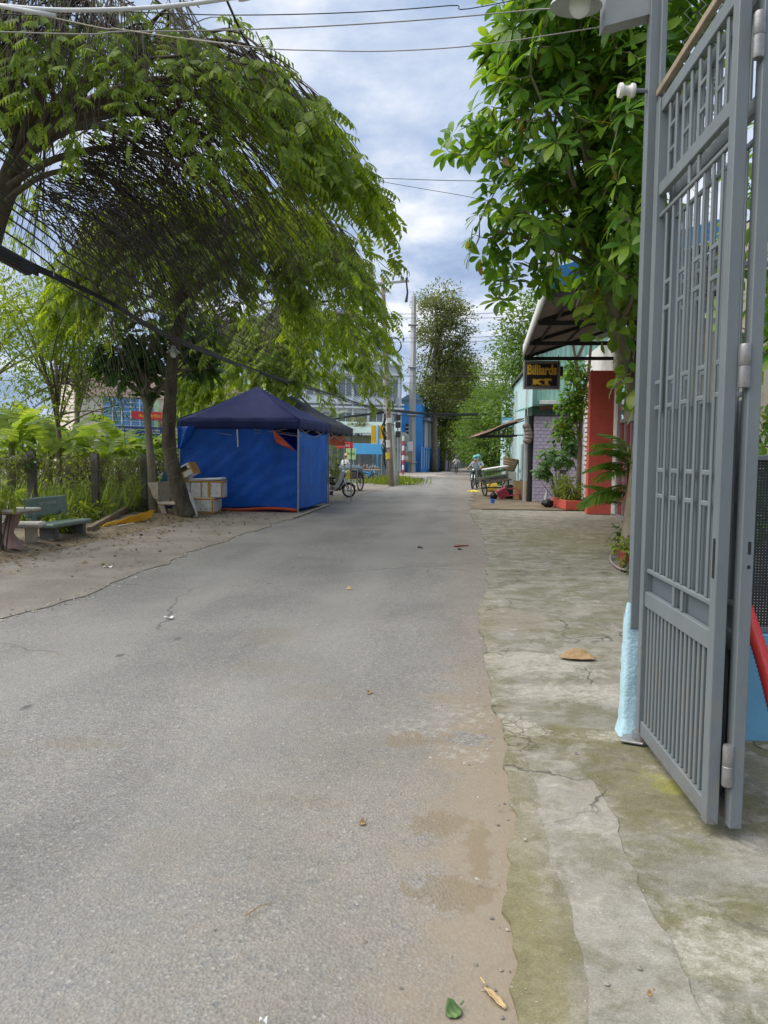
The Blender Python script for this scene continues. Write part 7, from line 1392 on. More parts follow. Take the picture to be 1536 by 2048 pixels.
# ================================================================ CABLES
def cable(label, pts, r, group=None, m=None, name='overhead_cable', cat='cable', n=5):
    b = MB(); pts = smoothpath(pts, 7); b.tube(pts, r, n); return tag(b.build(name, m or M_CABLE, smooth=True), label, cat, group)
M_WHC = mat('white_conduit', (0.62, 0.63, 0.63), 0.4, 0.1, 8, 0); M_GREYW = mat('grey_wire', (0.30, 0.29, 0.27), 0.5, 0.1, 8, 0); M_TAN = mat('tan_wire', (0.42, 0.37, 0.27), 0.5, 0.1, 8, 0)
cable('thick white conduit sagging across the top left corner', [V(-8, 4.4, 4.9), P(-60, 2, 4.2), P(0, 11, 4.2), P(130, 20, 4.2), P(300, 15, 4.2), P(460, -4, 4.2), P(620, -40, 4.2), V(2.5, 4.2, 4.95)], 0.0115, None, M_WHC)
cable('tan wire running from the top left down into the tree', [V(-7, 4.8, 5.2), P(10, 14, 4.6), P(250, 60, 4.6), P(500, 94, 4.7)], 0.0035, None, M_TAN)
cable('lowest wire crossing the whole top of the picture to the gate', [P(380, 76, 4.7), P(520, 96, 4.7), P(640, 101, 4.7), P(780, 102, 4.6), P(950, 91, 4.5), P(1150, 62, 4.4), P(1325, 33, 4.4)], 0.0032, None, M_GREYW)
cable('double dark wire crossing the top of the sky', [V(-9, 5.8, 4.8), P(-40, 62, 5.5), P(250, 63, 5.5), P(520, 58, 5.5), P(800, 43, 5.4), P(1060, 20, 5.2), P(1330, -12, 5.0), V(5.5, 5.0, 5.2)], 0.0045, None, M_GREYW)
cable('thin wire crossing just under the white conduit', [V(-9, 6.2, 5.2), P(-40, 26, 6), P(200, 22, 6), P(450, 30, 6), P(700, 25, 6), P(900, 11, 6), P(1060, -6, 6), V(5.5, 6, 6.0)], 0.004, None, M_CABLE)
cable('dark wire from the top edge down through the tree to the crossarm', [V(-1.6, -3, 4.8), P(440, -30, 9), P(510, 112, 12), P(600, 290, 20), P(700, 448, 32), P(760, 525, 39), P(808, 558, pb.y - 0.2)], 0.016)
cable('upper of two thin wires crossing behind the right tree', [P(640, 350, 30), P(760, 356, 30), P(900, 361, 28), P(1040, 362, 26)], 0.012)
cable('lower of two thin wires crossing behind the right tree', [P(700, 352, 30), P(830, 375, 29), P(940, 394, 28), P(1060, 420, 26)], 0.010)
# service cables from upper left converging on the brown pole
lowL = [((-40, 250), 5.4), ((-40, 268), 5.4), ((-40, 284), 5.5), ((-40, 355), 5.4), ((-40, 372), 5.5), ((-40, 396), 5.6), ((-40, 430), 5.7)]
for i, ((x, y), d) in enumerate(lowL):
    k = i / 6; cable(('topmost', 'second', 'third', 'fourth', 'fifth', 'sixth', 'lowest')[i] + ' of seven black cables slanting through the left tree to the brown pole', [P(x, y, d) + V(-0.15, -11, 0.25), P(x, y, d), P(160 - 30 * k, y + 130 + 10 * k, 6.8), P(330, y + 235 + 4 * k, 9.2), P(520, min(735, y + 360 - 40 * k), 15), P(680, 760 + 6 * i, 29), P(768, 818 + 3 * i, pb.y - 0.2)], 0.0075, 'service cables slanting through the left tree')
bd = thing('cable_bundle', 'thick black cable bundle with a splice box slanting down from the left edge', 'cable', P(0, 500, 7.0))
for i in range(9):
    a, c_ = random.uniform(-8, 8), random.uniform(-6, 6); b = MB(); b.tube(smoothpath([V(-3.6, -6, 3.65 + a * 0.004), P(-60, 470 + a, 6.4), P(60, 530 + a, 7.4), P(210, 598 + c_, 9.4), P(350, 678 + a * 0.8, 12.5), P(520, 744 + c_, 20), P(606, 771 + a * 0.7, 27), P(664, 790 + c_, 33), P(768, 824 + a * 0.5, pb.y - 0.2)], 7), 0.011, 5); b.build('strand', M_CABLE, bd, True)
for i in range(4):
    b = MB(); a = random.uniform(-3, 3); b.tube(smoothpath([P(520, 744 + a, 20), P(580, 775 + a, 26), P(649, 837 + a, 33), P(700, 834 + a, 38), P(768, 826 + a, pb.y - 0.2)], 6), 0.02, 5); b.build('strand', M_CABLE, bd, True)
p0, p1 = P(-14, 498, 7.0), P(62, 540, 7.4); b = MB(); b.bbox((p0 + p1) / 2, ((p1 - p0).length, 0.10, 0.13), frame(p1 - p0, (0, 0, 1)), 0.025); sbx = b.build('splice_box', M_BLACK, bd)
for t in (0.2, 0.5, 0.8): b = MB(); q = p0.lerp(p1, t); b.bbox(q + V(0, -0.055, 0), (0.03, 0.02, 0.11), frame(p1 - p0, (0, 0, 1)), 0.005); b.build('clip', M_DARKST, sbx)
# loose twiggy cable ends hanging below the bundle
for i, (x, y) in enumerate(((160, 580), (235, 625))):
    cable(('left' if i == 0 else 'right') + ' loose wire end dangling below the cable bundle', [P(x, y, 9.4), P(x - 40, y + 70, 9.5), P(x - 60, y + 160, 9.6)], 0.006)
# lines over the crossing
for i, (y0, y1, r_, lab) in enumerate(((628, 622, 0.02, 'topmost pair of lines over the crossing, upper'), (636, 632, 0.02, 'topmost pair of lines over the crossing, lower'), (676, 668, 0.02, 'middle pair of lines over the crossing, upper'), (684, 677, 0.02, 'middle pair of lines over the crossing, lower'), (752, 746, 0.02, 'thin line over the crossing below the middle pair'), (766, 756, 0.018, 'pale low line over the crossing'))):
    cable(lab, [P(640, y0 + 2, 66), P(826, y0, 66), P(940, (y0 + y1) / 2 + 3, 64), P(1090, y1 - 2, 60)], r_)
cb = thing('cable_bundle', 'dark cable bundle stretched across the road at the crossing', 'cable', P(780, 830, pb.y))
for i in range(7):
    a = random.uniform(-5, 6); b = MB(); b.tube(smoothpath([P(774, 822 + a, pb.y - 0.2), P(840, 829 + a, 46), P(920, 832 + a, 48), P(1010, 828 + a * 1.4, 50), P(1080, 815 + a, 50)], 6), 0.022, 5); b.build('strand', M_CABLE, cb, True)
for i, (y0, y1) in enumerate(((748, 772), (800, 822), (736, 790))):
    cable(('first', 'second', 'third')[i] + ' thin far line between the leaning pole and the trees', [P(880, y0, 63), P(985, (y0 + y1) / 2 - 14, 62), P(1060, y1 - 30, 58)], 0.018)
cable('guy wire slanting down from the crossarm pole', [P(768, 600, pb.y - 0.15), P(778, 660, pb.y - 0.3), P(790, 690, pb.y + 4)], 0.014)
b = MB(); c = P(787, 690, pb.y + 1); b.torus(c, 0.42, 0.025, (0.3, 1, 0.2), 24, 5); b.torus(c + V(0.06, 0, -0.04), 0.38, 0.02, (0.2, 1, 0.1), 24, 5); tag(b.build('cable_coil', M_CABLE, smooth=True), 'coil of spare cable hanging between the two poles', 'cable coil')

# ================================================================ VEHICLES
M_TYRE = mat('tyre_rubber', (0.016, 0.016, 0.017), 0.85, 0.2, 20, 0.1); M_CHROME = mat('chrome', (0.55, 0.55, 0.56), 0.25, 0.1, 10, 0, metal=0.9); M_ENG = mat('engine_grey', (0.16, 0.16, 0.165), 0.45, 0.2, 12, 0.1, metal=0.4); M_SEAT = mat('seat_vinyl', (0.015, 0.015, 0.016), 0.5, 0.1, 10, 0.1)
def motorbike(label, front_ground, heading, paint, accent, group='motorbikes', lean=0.0):
    """front_ground: where the front tyre touches; heading: unit vector rear to front"""
    h = Vector(heading).normalized(); s = Vector((0, 0, 1)).cross(h); fg = Vector(front_ground); root = thing('motorbike', label, 'motorbike', fg - h * 0.62, group)
    up = (V(0, 0, 1) + s * lean).normalized(); L = lambda x, y, z: fg + h * x + s * y + up * z           # x=0 at front axle, negative to the rear
    M_ = Matrix((h, s, up)).transposed()
    for x in (0.0, -1.22):
        c = L(x, 0, 0.285); b = MB(); b.torus(c, 0.25, 0.037, s, 30, 8); ty = b.build('tyre', M_TYRE, root, True)
        b = MB(); b.torus(c, 0.212, 0.012, s, 28, 6); [b.tube([c + s * (0.03 if k % 2 else -0.03), c + (h * math.cos(k * math.pi / 9) + up * math.sin(k * math.pi / 9)) * 0.21], 0.0035, 4) for k in range(18)]; b.lathe(c - s * 0.05, [(0, 0), (0.05, 0), (0.06, 0.03), (0.06, 0.07), (0.05, 0.1), (0, 0.1)], 12, axis=s); b.build('rim', M_CHROME, ty, True)
    def loft(secs, name, m, smooth=True):        # secs: (x, z, halfwidth, halfheight)
        b = MB(); vs = []
        for x, z, wd, hh in secs: vs += [L(x, wd * math.cos(a) , z + hh * math.sin(a)) for a in [k * math.pi / 6 for k in range(12)]]
        n = 12; k = len(secs); b.add(vs, [(i * n + j, i * n + (j + 1) % n, (i + 1) * n + (j + 1) % n, (i + 1) * n + j) for i in range(k - 1) for j in range(n)] + [tuple(range(n)), tuple(range((k - 1) * n, k * n))]); return b.build(name, m, root, smooth)
    body = loft([(-1.62, 0.78, 0.03, 0.03), (-1.45, 0.76, 0.085, 0.06), (-1.1, 0.68, 0.12, 0.10), (-0.78, 0.58, 0.11, 0.10), (-0.52, 0.50, 0.08, 0.07), (-0.36, 0.56, 0.07, 0.08)], 'body_panel', paint)
    loft([(-1.45, 0.83, 0.08, 0.02), (-1.2, 0.81, 0.13, 0.05), (-0.85, 0.755, 0.13, 0.05), (-0.62, 0.73, 0.09, 0.04)], 'seat', M_SEAT)
    for sy in (-1, 1):
        b = MB(); b.prism([L(x, sy * 0.09, z) for x, z in ((-0.30, 0.98), (-0.18, 0.92), (-0.24, 0.66), (-0.40, 0.36), (-0.52, 0.30), (-0.55, 0.42), (-0.40, 0.64))], s * (sy * 0.07)); b.build('leg_shield', accent, root)
    b = MB(); b.tube([L(-0.33, 0, 1.0), L(-0.40, 0, 0.7), L(-0.55, 0, 0.46)], [0.06, 0.07, 0.06], 8); b.build('steering_head', M_ENG, root, True)
    for sy in (-1, 1):
        b = MB(); b.tube([L(0, sy * 0.075, 0.285), L(-0.12, sy * 0.075, 0.55), L(-0.26, sy * 0.07, 0.88)], [0.026, 0.026, 0.022], 8); b.build('fork', M_CHROME, root, True)
    b = MB(); b.grid(lambda a, q: L(0.295 * math.cos(math.radians(25 + 130 * a)), (q - 0.5) * 0.14, 0.285 + 0.31 * math.sin(math.radians(25 + 130 * a)) - 0.03 * abs(2 * q - 1)), 12, 4); b.build('front_fender', paint, root, True, 0.008)
    b = MB(); b.grid(lambda a, q: L(-1.22 + 0.30 * math.cos(math.radians(60 + 110 * a)), (q - 0.5) * 0.15, 0.285 + 0.33 * math.sin(math.radians(60 + 110 * a))), 10, 4); b.build('rear_fender', M_BLACK, root, True, 0.008)
    b = MB(); b.tube(smoothpath([L(-0.42, 0.34, 1.03), L(-0.34, 0.24, 1.06), L(-0.30, 0, 1.02), L(-0.34, -0.24, 1.06), L(-0.42, -0.34, 1.03)], 4), 0.015, 6); hb = b.build('handlebar', M_ENG, root, True)
    for sy in (-1, 1):
        b = MB(); b.tube([L(-0.40, sy * 0.26, 1.04), L(-0.45, sy * 0.38, 1.02)], 0.02, 7); b.build('grip', M_BLACK, hb); b = MB(); b.tube([L(-0.34, sy * 0.22, 1.06), L(-0.36, sy * 0.30, 1.24)], 0.006, 5); b.sphere(L(-0.36, sy * 0.32, 1.26), (0.05, 0.05, 0.035), 10, 6, M_); b.build('mirror', M_BLACK, hb)
    loft([(-0.36, 0.98, 0.10, 0.08), (-0.24, 0.97, 0.10, 0.09), (-0.15, 0.955, 0.075, 0.065)], 'headlight_cowl', accent); b = MB(); b.sphere(L(-0.15, 0, 0.955), (0.035, 0.075, 0.06), 12, 8, M_); b.build('headlight', M_CHROME, root, True)
    b = MB(); b.bbox(L(-0.62, 0, 0.34), (0.34, 0.18, 0.20), M_, 0.03); b.tube([L(-0.46, 0, 0.36), L(-0.36, 0, 0.38)], 0.07, 8); b.build('engine', M_ENG, root)
    b = MB(); b.tube([L(-0.52, -0.10, 0.26), L(-0.8, -0.14, 0.24), L(-1.15, -0.15, 0.30), L(-1.48, -0.15, 0.38)], [0.02, 0.025, 0.045, 0.045], 8); b.build('exhaust', M_CHROME, root, True)
    for sy in (-1, 1):
        b = MB(); b.tube([L(-1.2, sy * 0.11, 0.30), L(-1.14, sy * 0.12, 0.66)], 0.024, 7); b.build('shock', M_CHROME, root)
    b = MB(); b.tube([L(-0.75, 0.09, 0.24), L(-0.80, 0.26, 0.01)], 0.013, 6); b.build('side_stand', M_ENG, root)
    b = MB(); b.bbox(L(-1.60, 0, 0.74), (0.04, 0.12, 0.07), M_, 0.015); b.build('tail_light', mat('tail_red', (0.5, 0.02, 0.02), 0.3), root); return root
M_SILV = mat('silver_paint', (0.42, 0.43, 0.44), 0.3, 0.05, 5, 0, metal=0.5); M_BLKP = mat('black_paint', (0.02, 0.02, 0.022), 0.25, 0.05, 5, 0); M_BLUEB = mat('blue_bike_paint', (0.04, 0.22, 0.42), 0.25, 0.05, 5, 0); M_REDB = mat('red_bike_paint', (0.45, 0.03, 0.03), 0.3, 0.05, 5, 0)
motorbike('silver and black motorbike parked under the grey tent', G(697, 995), (0.93, -0.36, 0), M_BLKP, M_SILV, lean=0.10)
motorbike('blue motorbike parked behind the yellow sign post', G(752, 962), (0.97, -0.22, 0), M_BLUEB, M_BLUEB, lean=0.08)
tb1 = G(945, 978); motorbike('dark motorbike carrying two riders, stopped at the right roadside', tb1, (-0.30, -0.95, 0), M_BLKP, mat('teal_bike', (0.05, 0.16, 0.17), 0.4))
rb1 = P(938, 936, 112); rb1.z = 0.02; motorbike('distant motorbike with a rider in red coming down the road', rb1, (-0.12, -0.99, 0), M_BLKP, M_REDB)
# bicycle
cb1 = P(912, 948, 74); cb1.z = 0.0; hv = V(-0.12, -0.99, 0).normalized(); sv = V(0, 0, 1).cross(hv); bc = thing('bicycle', 'bicycle ridden down the middle of the far road', 'bicycle', cb1); L = lambda x, y, z: cb1 + hv * x + sv * y + V(0, 0, z)
for x in (0, -1.05):
    b = MB(); b.torus(L(x, 0, 0.33), 0.31, 0.018, sv, 26, 6); w_ = b.build('tyre', M_TYRE, bc, True); b = MB(); [b.tube([L(x, 0, 0.33), L(x, 0, 0.33) + (hv * math.cos(k * 0.52) + V(0, 0, 1) * math.sin(k * 0.52)) * 0.3], 0.004, 4) for k in range(12)]; b.build('spokes', M_CHROME, w_)
b = MB(); [b.tube(q, 0.018, 6) for q in ([L(0, 0, 0.33), L(-0.12, 0, 0.62), L(-0.18, 0, 0.98)], [L(-0.16, 0, 0.80), L(-0.60, 0, 0.30), L(-0.72, 0, 0.86)], [L(-0.60, 0, 0.30), L(-1.05, 0, 0.33), L(-0.70, 0, 0.78), L(-0.16, 0, 0.80)])]; b.build('frame', M_ENG, bc, True)
b = MB(); b.tube([L(-0.22, 0.27, 0.98), L(-0.15, 0.1, 1.0), L(-0.15, -0.1, 1.0), L(-0.22, -0.27, 0.98)], 0.014, 6); b.build('handlebar', M_CHROME, bc, True); b = MB(); b.bbox(L(-0.76, 0, 0.89), (0.24, 0.15, 0.06), Matrix((hv, sv, V(0, 0, 1))).transposed(), 0.02); b.build('saddle', M_SEAT, bc)
# ================================================================ PEOPLE
M_SKIN = mat('skin', (0.42, 0.24, 0.16), 0.55, 0.08, 10, 0.05); M_HAIR = mat('hair', (0.012, 0.01, 0.009), 0.5, 0.1)
def person(label, base, facing, shirt, trousers, pose, helmet=None, hat=None, group=None, mask=False):
    """pose: dict of joint -> (forward, left, up) in metres; one continuous skin surface"""
    f_ = Vector(facing).normalized(); l_ = Vector((0, 0, 1)).cross(f_); o = Vector(base); W = lambda j: o + f_ * pose[j][0] + l_ * pose[j][1] + V(0, 0, pose[j][2])
    root = thing('person', label, 'person', o, group); J = {}; vs = []; rad = []; part = []
    def add(nm, p, r, pt): J[nm] = len(vs); vs.append(Vector(p)); rad.append(r); part.append(pt)
    pv, ch, nk, hd = W('pelvis'), W('chest'), W('neck'), W('head')
    add('pelvis', pv, (0.155, 0.12), 1); add('belly', pv.lerp(ch, 0.45), (0.145, 0.105), 0); add('chest', ch, (0.165, 0.115), 0); add('neck', nk, (0.055, 0.055), 2); add('chin', nk.lerp(hd, 0.45), (0.065, 0.075), 2); add('head', hd, (0.082, 0.10), 2); add('crown', hd + (hd - nk).normalized() * 0.09, (0.06, 0.07), 3)
    ed = [('pelvis', 'belly'), ('belly', 'chest'), ('chest', 'neck'), ('neck', 'chin'), ('chin', 'head'), ('head', 'crown')]
    for sd, sg_ in (('l', 1), ('r', -1)):
        sh = ch + l_ * (0.17 * sg_) + (nk - ch) * 0.45; el, hn = W('elbow_' + sd), W('hand_' + sd); hp = pv + l_ * (0.09 * sg_) - V(0, 0, 0.05); kn, ft = W('knee_' + sd), W('foot_' + sd)
        add('sh' + sd, sh, (0.07, 0.07), 0); add('el' + sd, el, (0.045, 0.045), 0); add('wr' + sd, el.lerp(hn, 0.85), (0.032, 0.032), 2); add('ha' + sd, hn, (0.042, 0.025), 2)
        add('hp' + sd, hp, (0.095, 0.095), 1); add('kn' + sd, kn, (0.065, 0.065), 1); add('an' + sd, ft, (0.042, 0.042), 1); add('to' + sd, ft + f_ * 0.16 - V(0, 0, 0.035), (0.045, 0.03), 4)
        ed += [('chest', 'sh' + sd), ('sh' + sd, 'el' + sd), ('el' + sd, 'wr' + sd), ('wr' + sd, 'ha' + sd), ('pelvis', 'hp' + sd), ('hp' + sd, 'kn' + sd), ('kn' + sd, 'an' + sd), ('an' + sd, 'to' + sd)]
    me = bpy.data.meshes.new('tmp_body'); me.from_pydata([tuple(v - o) for v in vs], [(J[a], J[b_]) for a, b_ in ed], []); tmp = bpy.data.objects.new('tmp_body', me); COL.objects.link(tmp)
    sk = tmp.modifiers.new('skin', 'SKIN'); 
    for i, sv_ in enumerate(me.skin_vertices[0].data): sv_.radius = rad[i]; sv_.use_root = (i == 0)
    sk.use_smooth_shade = True; ss = tmp.modifiers.new('sub', 'SUBSURF'); ss.levels = 1; ss.render_levels = 1
    dg = bpy.context.evaluated_depsgraph_get(); m2 = bpy.data.meshes.new_from_object(tmp.evaluated_get(dg)); bpy.data.objects.remove(tmp); m2.name = 'body'
    m2.materials.clear(); [m2.materials.append(x) for x in (shirt, trousers, M_SKIN, M_HAIR, M_BLACK)]
    pts_ = [(vs[J[a]] - o, vs[J[b_]] - o, part[J[b_]]) for a, b_ in ed]
    for p in m2.polygons:
        c = p.center; best = min(pts_, key=lambda q: (c - (q[0] + (q[1] - q[0]) * max(0, min(1, (c - q[0]).dot(q[1] - q[0]) / max((q[1] - q[0]).length_squared, 1e-6))))).length); p.material_index = best[2]; p.use_smooth = True
    link('body', m2, root)
    for sg_ in (1, -1):
        for k in range(5):
            hn = W('hand_' + ('l' if sg_ == 1 else 'r')); ofs = l_ * (0.018 * (k - 1.5)) if k < 4 else l_ * (-0.04 * sg_); q = hn + ofs; d = f_ * 0.03 - V(0, 0, 0.02); b = MB(); b.tube([q, q + d * (1.2 if k < 4 else 0.7), q + d * (1.5 if k < 4 else 0.9) - V(0, 0, 0.035) - f_ * 0.01], [0.010, 0.009, 0.007], 5); b.build('finger', M_SKIN, root, True)
    b = MB(); b.tube([hd + f_ * 0.085 + V(0, 0, 0.01), hd + f_ * 0.115 - V(0, 0, 0.02)], [0.010, 0.018], 6); b.build('nose', M_SKIN, root, True)
    for sg_ in (1, -1):
        b = MB(); b.sphere(hd + f_ * 0.086 + l_ * (0.032 * sg_) + V(0, 0, 0.015), 0.010, 8, 5); b.build('eye', M_BLACK, root, True); b = MB(); b.sphere(hd + l_ * (0.088 * sg_), (0.018, 0.018, 0.03), 8, 6); b.build('ear', M_SKIN, root, True)
    if mask: b = MB(); b.sphere(hd + f_ * 0.05 - V(0, 0, 0.045), (0.075, 0.07, 0.05), 12, 7); b.build('face_mask', M_FOAM, root, True)
    else: b = MB(); b.bbox(hd + f_ * 0.088 - V(0, 0, 0.055), (0.035, 0.01, 0.008), Matrix((l_, f_, V(0, 0, 1))).transposed(), 0.002); b.build('mouth', mat('lips', (0.3, 0.1, 0.09), 0.5), root)
    if helmet: b = MB(); b.lathe(hd + V(0, 0, 0.01), [(0.125, -0.03), (0.135, 0.03), (0.125, 0.09), (0.08, 0.145), (0, 0.165)], 16); b.build('helmet', helmet, root, True); b = MB(); b.grid(lambda a, q: hd + V(0, 0, 0.045 - 0.01 * q) + f_ * (0.12 + 0.06 * q) * math.cos((a - .5) * 1.7) + l_ * (0.12 + 0.02 * q) * math.sin((a - .5) * 1.7), 8, 2); b.build('visor', M_BLACK, root, True, 0.004)
    elif hat: b = MB(); b.lathe(hd + V(0, 0, 0.05), [(0.19, -0.01), (0.10, 0.0), (0.095, 0.07), (0.05, 0.10), (0, 0.105)], 16); b.build('hat', hat, root, True)
    else: b = MB(); b.lathe(hd + V(0, 0, 0.0) - f_ * 0.012, [(0.098, -0.02), (0.105, 0.04), (0.085, 0.10), (0.04, 0.13), (0, 0.135)], 14); b.build('hair', M_HAIR, root, True)
    return root
def ride(lean=0.05, hz=1.0, seat=0.82, legw=0.17, foot=(0.16, 0.36), arms=True, back=0.0):
    d = dict(pelvis=(0, 0, seat + 0.06), chest=(0.08 + lean, 0, seat + 0.42), neck=(0.12 + lean, 0, seat + 0.60), head=(0.16 + lean, 0, seat + 0.74))
    for s_, g_ in (('l', 1), ('r', -1)): d['elbow_' + s_] = (0.20 + lean, 0.30 * g_, seat + 0.30); d['hand_' + s_] = (0.46, 0.33 * g_, seat + 0.26) if arms else (0.30, 0.16 * g_, seat + 0.20); d['knee_' + s_] = (0.36, legw * g_, seat - 0.08); d['foot_' + s_] = (foot[0], (legw - 0.01) * g_, foot[1])
    return d
M_WSH = mat('white_shirt', (0.66, 0.67, 0.70), 0.8, 0.06, 6, 0.1); M_GSH = mat('grey_blue_jacket', (0.30, 0.37, 0.42), 0.8, 0.12, 6, 0.1); M_DKT = mat('dark_trousers', (0.03, 0.032, 0.04), 0.85, 0.1, 6); M_TEALH = mat('teal_helmet', (0.12, 0.42, 0.42), 0.35, 0.05); M_RSH = mat('red_jacket', (0.42, 0.06, 0.05), 0.8, 0.1); M_OLT = mat('olive_trousers', (0.15, 0.12, 0.08), 0.85)
hb_ = V(-0.30, -0.95, 0).normalized(); sb2 = tb1 - hb_ * 0.80; person('front rider in grey-blue jacket and teal helmet on the motorbike at right', V(sb2.x, sb2.y, 0), hb_, M_GSH, M_DKT, ride(0.02, foot=(0.20, 0.30)), helmet=M_TEALH, group='people on the street', mask=True)
sb3 = tb1 - hb_ * 1.14; person('passenger in pale jacket and teal helmet behind the front rider', V(sb3.x, sb3.y, 0.04) + V(0.08, 0, 0), hb_, mat('pale_jacket', (0.45, 0.52, 0.56), 0.8), M_DKT, ride(0.0, arms=False, foot=(0.05, 0.36)), helmet=M_TEALH, group='people on the street', mask=True)
person('cyclist in white shirt riding towards us on the far road', cb1 - hv * 0.74 + V(0, 0, 0), hv, M_WSH, M_OLT, ride(0.12, seat=0.90, legw=0.12, foot=(0.14, 0.25)), group='people on the street', hat=mat('grey_cap', (0.30, 0.27, 0.25), 0.8))
hr = V(-0.12, -0.99, 0).normalized(); person('distant motorbike rider in a red jacket', rb1 - hr * 0.85, hr, M_RSH, M_DKT, ride(0.03, foot=(0.2, 0.3)), group='people on the street', helmet=M_DKT)
st_p = dict(pelvis=(0, 0, 0.92), chest=(0.03, 0, 1.26), neck=(0.03, 0, 1.45), head=(0.05, 0, 1.60), elbow_l=(0.05, 0.27, 1.10), elbow_r=(0.08, -0.27, 1.10), hand_l=(0.28, 0.22, 1.02), hand_r=(0.30, -0.18, 1.04), knee_l=(0.04, 0.11, 0.48), knee_r=(0.0, -0.11, 0.48), foot_l=(0, 0.12, 0.075), foot_r=(-0.02, -0.12, 0.075))
pbp = P(690, 940, 41.5); person('person in white shirt and straw hat standing at the stall behind the tent', V(pbp.x, pbp.y, 0), (0.5, 0.86, 0), M_WSH, M_DKT, st_p, hat=mat('straw', (0.55, 0.42, 0.25), 0.8), group='people on the street')
# ================================================================ CARTS, JUNK, LITTER
M_WOOD = mat('old_plank', (0.14, 0.115, 0.09), 0.9, 0.3, 5, 0.3, 30, streak=True); M_GREENW = mat('faded_green_wood', (0.22, 0.27, 0.20), 0.85, 0.25, 5, 0.2)
def wheel(root, c, r_, axis, th=0.03, n=10):
    b = MB(); b.torus(c, r_ - th, th, axis, 28, 7); ty = b.build('wheel', M_TYRE, root, True); M_ = Vector((0, 0, 1)).rotation_difference(Vector(axis)).to_matrix(); b = MB(); [b.tube([c, c + M_ @ V(math.cos(k * 6.283 / n), math.sin(k * 6.283 / n), 0) * (r_ - th)], 0.008, 4) for k in range(n)]; b.lathe(c - Vector(axis).normalized() * 0.05, [(0, 0), (0.05, 0), (0.05, 0.1), (0, 0.1)], 10, axis=axis); b.build('spokes', M_ENG, ty)
ca = G(968, 993); cart = thing('hand_cart', 'tilted old wooden hand cart with a white board on top', 'cart', ca); e_ = V(0.985, 0.17, 0.0).normalized(); f_ = V(-e_.y, e_.x, 0)
wheel(cart, ca + V(0, 0, 0.36), 0.36, e_ + V(0, 0, 0.15)); wheel(cart, ca + e_ * 1.0 + f_ * 0.3 + V(0, 0, 0.36), 0.36, e_ - V(0, 0, 0.2))
b = MB(); b.tube([ca + V(0, 0, 0.36), ca + e_ * 1.0 + f_ * 0.3 + V(0, 0, 0.36)], 0.03, 7); b.build('axle', M_ENG, cart)
tm = Matrix((e_, f_, V(0, 0, 1))).transposed() @ Matrix.Rotation(-R(9), 3, 'Y')
for i in range(6): b = MB(); b.bbox(ca + e_ * 0.5 + f_ * (-0.25 + i * 0.24) + V(0, 0, 0.62 + 0.035 * i), (1.15, 0.21, 0.05), tm, 0.008); b.build('plank', M_WOOD, cart)
for i, z in ((0, 0.82), (1, 1.0)): b = MB(); b.bbox(ca + e_ * 0.52 + f_ * (0.1 + 0.3 * i) + V(0, 0, z), (1.1, 0.05, 0.09), tm, 0.008); b.build('side_rail', M_GREENW, cart)
for x in (0.02, 1.02):
    for y in (0.1, 1.1): b = MB(); b.bbox(ca + e_ * x + f_ * y + V(0, 0, 0.82), (0.06, 0.06, 0.55), tm, 0.006); b.build('corner_post', M_GREENW, cart)
for x in (0.15, 0.85): b = MB(); b.tube([ca + e_ * x + f_ * 1.1 + V(0, 0, 0.75), ca + e_ * x + f_ * 2.1 + V(0, 0, 0.35)], 0.025, 6); b.build('shaft', M_WOOD, cart)
b = MB(); b.bbox(ca + e_ * 0.62 + f_ * 0.55 + V(0, 0, 1.16), (1.0, 0.62, 0.07), tm, 0.012); tag(b.build('white_board', M_FOAM), 'white board lying on top of the tilted cart', 'board')
bk = P(1020, 929, ca.y + 2.0); bsk = thing('wicker_basket', 'brown wicker basket behind the tilted cart', 'basket', bk - V(0, 0, 0.28)); Mbk = Matrix.Rotation(R(10), 3, 'Y')
M_WICK = mat('wicker', (0.30, 0.20, 0.12), 0.85, 0.3, 30, 0.5, 60); b = MB(); b.lathe(bk, [(0.0, -0.28), (0.24, -0.28), (0.30, 0), (0.35, 0.26), (0.33, 0.26), (0.28, 0), (0.22, -0.25), (0, -0.25)], 22, M=Mbk); b.build('basket_body', M_WICK, bsk, True)
for h_ in (-0.2, -0.1, 0.0, 0.1, 0.2, 0.26): b = MB(); b.torus(bk + Mbk @ V(0, 0, h_), 0.30 + 0.18 * h_ + 0.012, 0.014, Mbk @ V(0, 0, 1), 24, 5); b.build('weave_band', M_WICK, bsk, True)
b = MB(); b.bbox(bk - V(0, 0, 0.75), (0.5, 0.5, 0.9), None, 0.02); tag(b.build('crate', mat('pale_crate', (0.45, 0.42, 0.36), 0.8)), 'pale crate under the wicker basket', 'crate')
sk_ = G(978, 984); b = MB(); b.sphere(sk_ + V(0.15, 0.15, 0.24), (0.30, 0.25, 0.24), 14, 9); b.v = [tuple(Vector(p) + V(random.uniform(-.03, .03), random.uniform(-.03, .03), random.uniform(-.03, .03))) for p in b.v]; tag(b.build('sack', mat('yellow_sack', (0.58, 0.40, 0.06), 0.7, 0.2, 6, 0.2), smooth=True), 'yellow sack under the tilted cart', 'sack')
b = MB(); q = G(947, 984); b.grid(lambda a, t: q + V(-0.25 + 0.55 * a, -0.12 + 0.5 * t, 0.02 + 0.05 * math.sin(a * 3.1) * math.sin(t * 3.1) + 0.015 * math.sin(a * 17 + t * 9)), 14, 10); tag(b.build('yellow_rag', mat('yellow_rag', (0.68, 0.50, 0.05), 0.8), smooth=True, thick=0.006), 'yellow rag at the road edge by the cart wheel', 'rag')
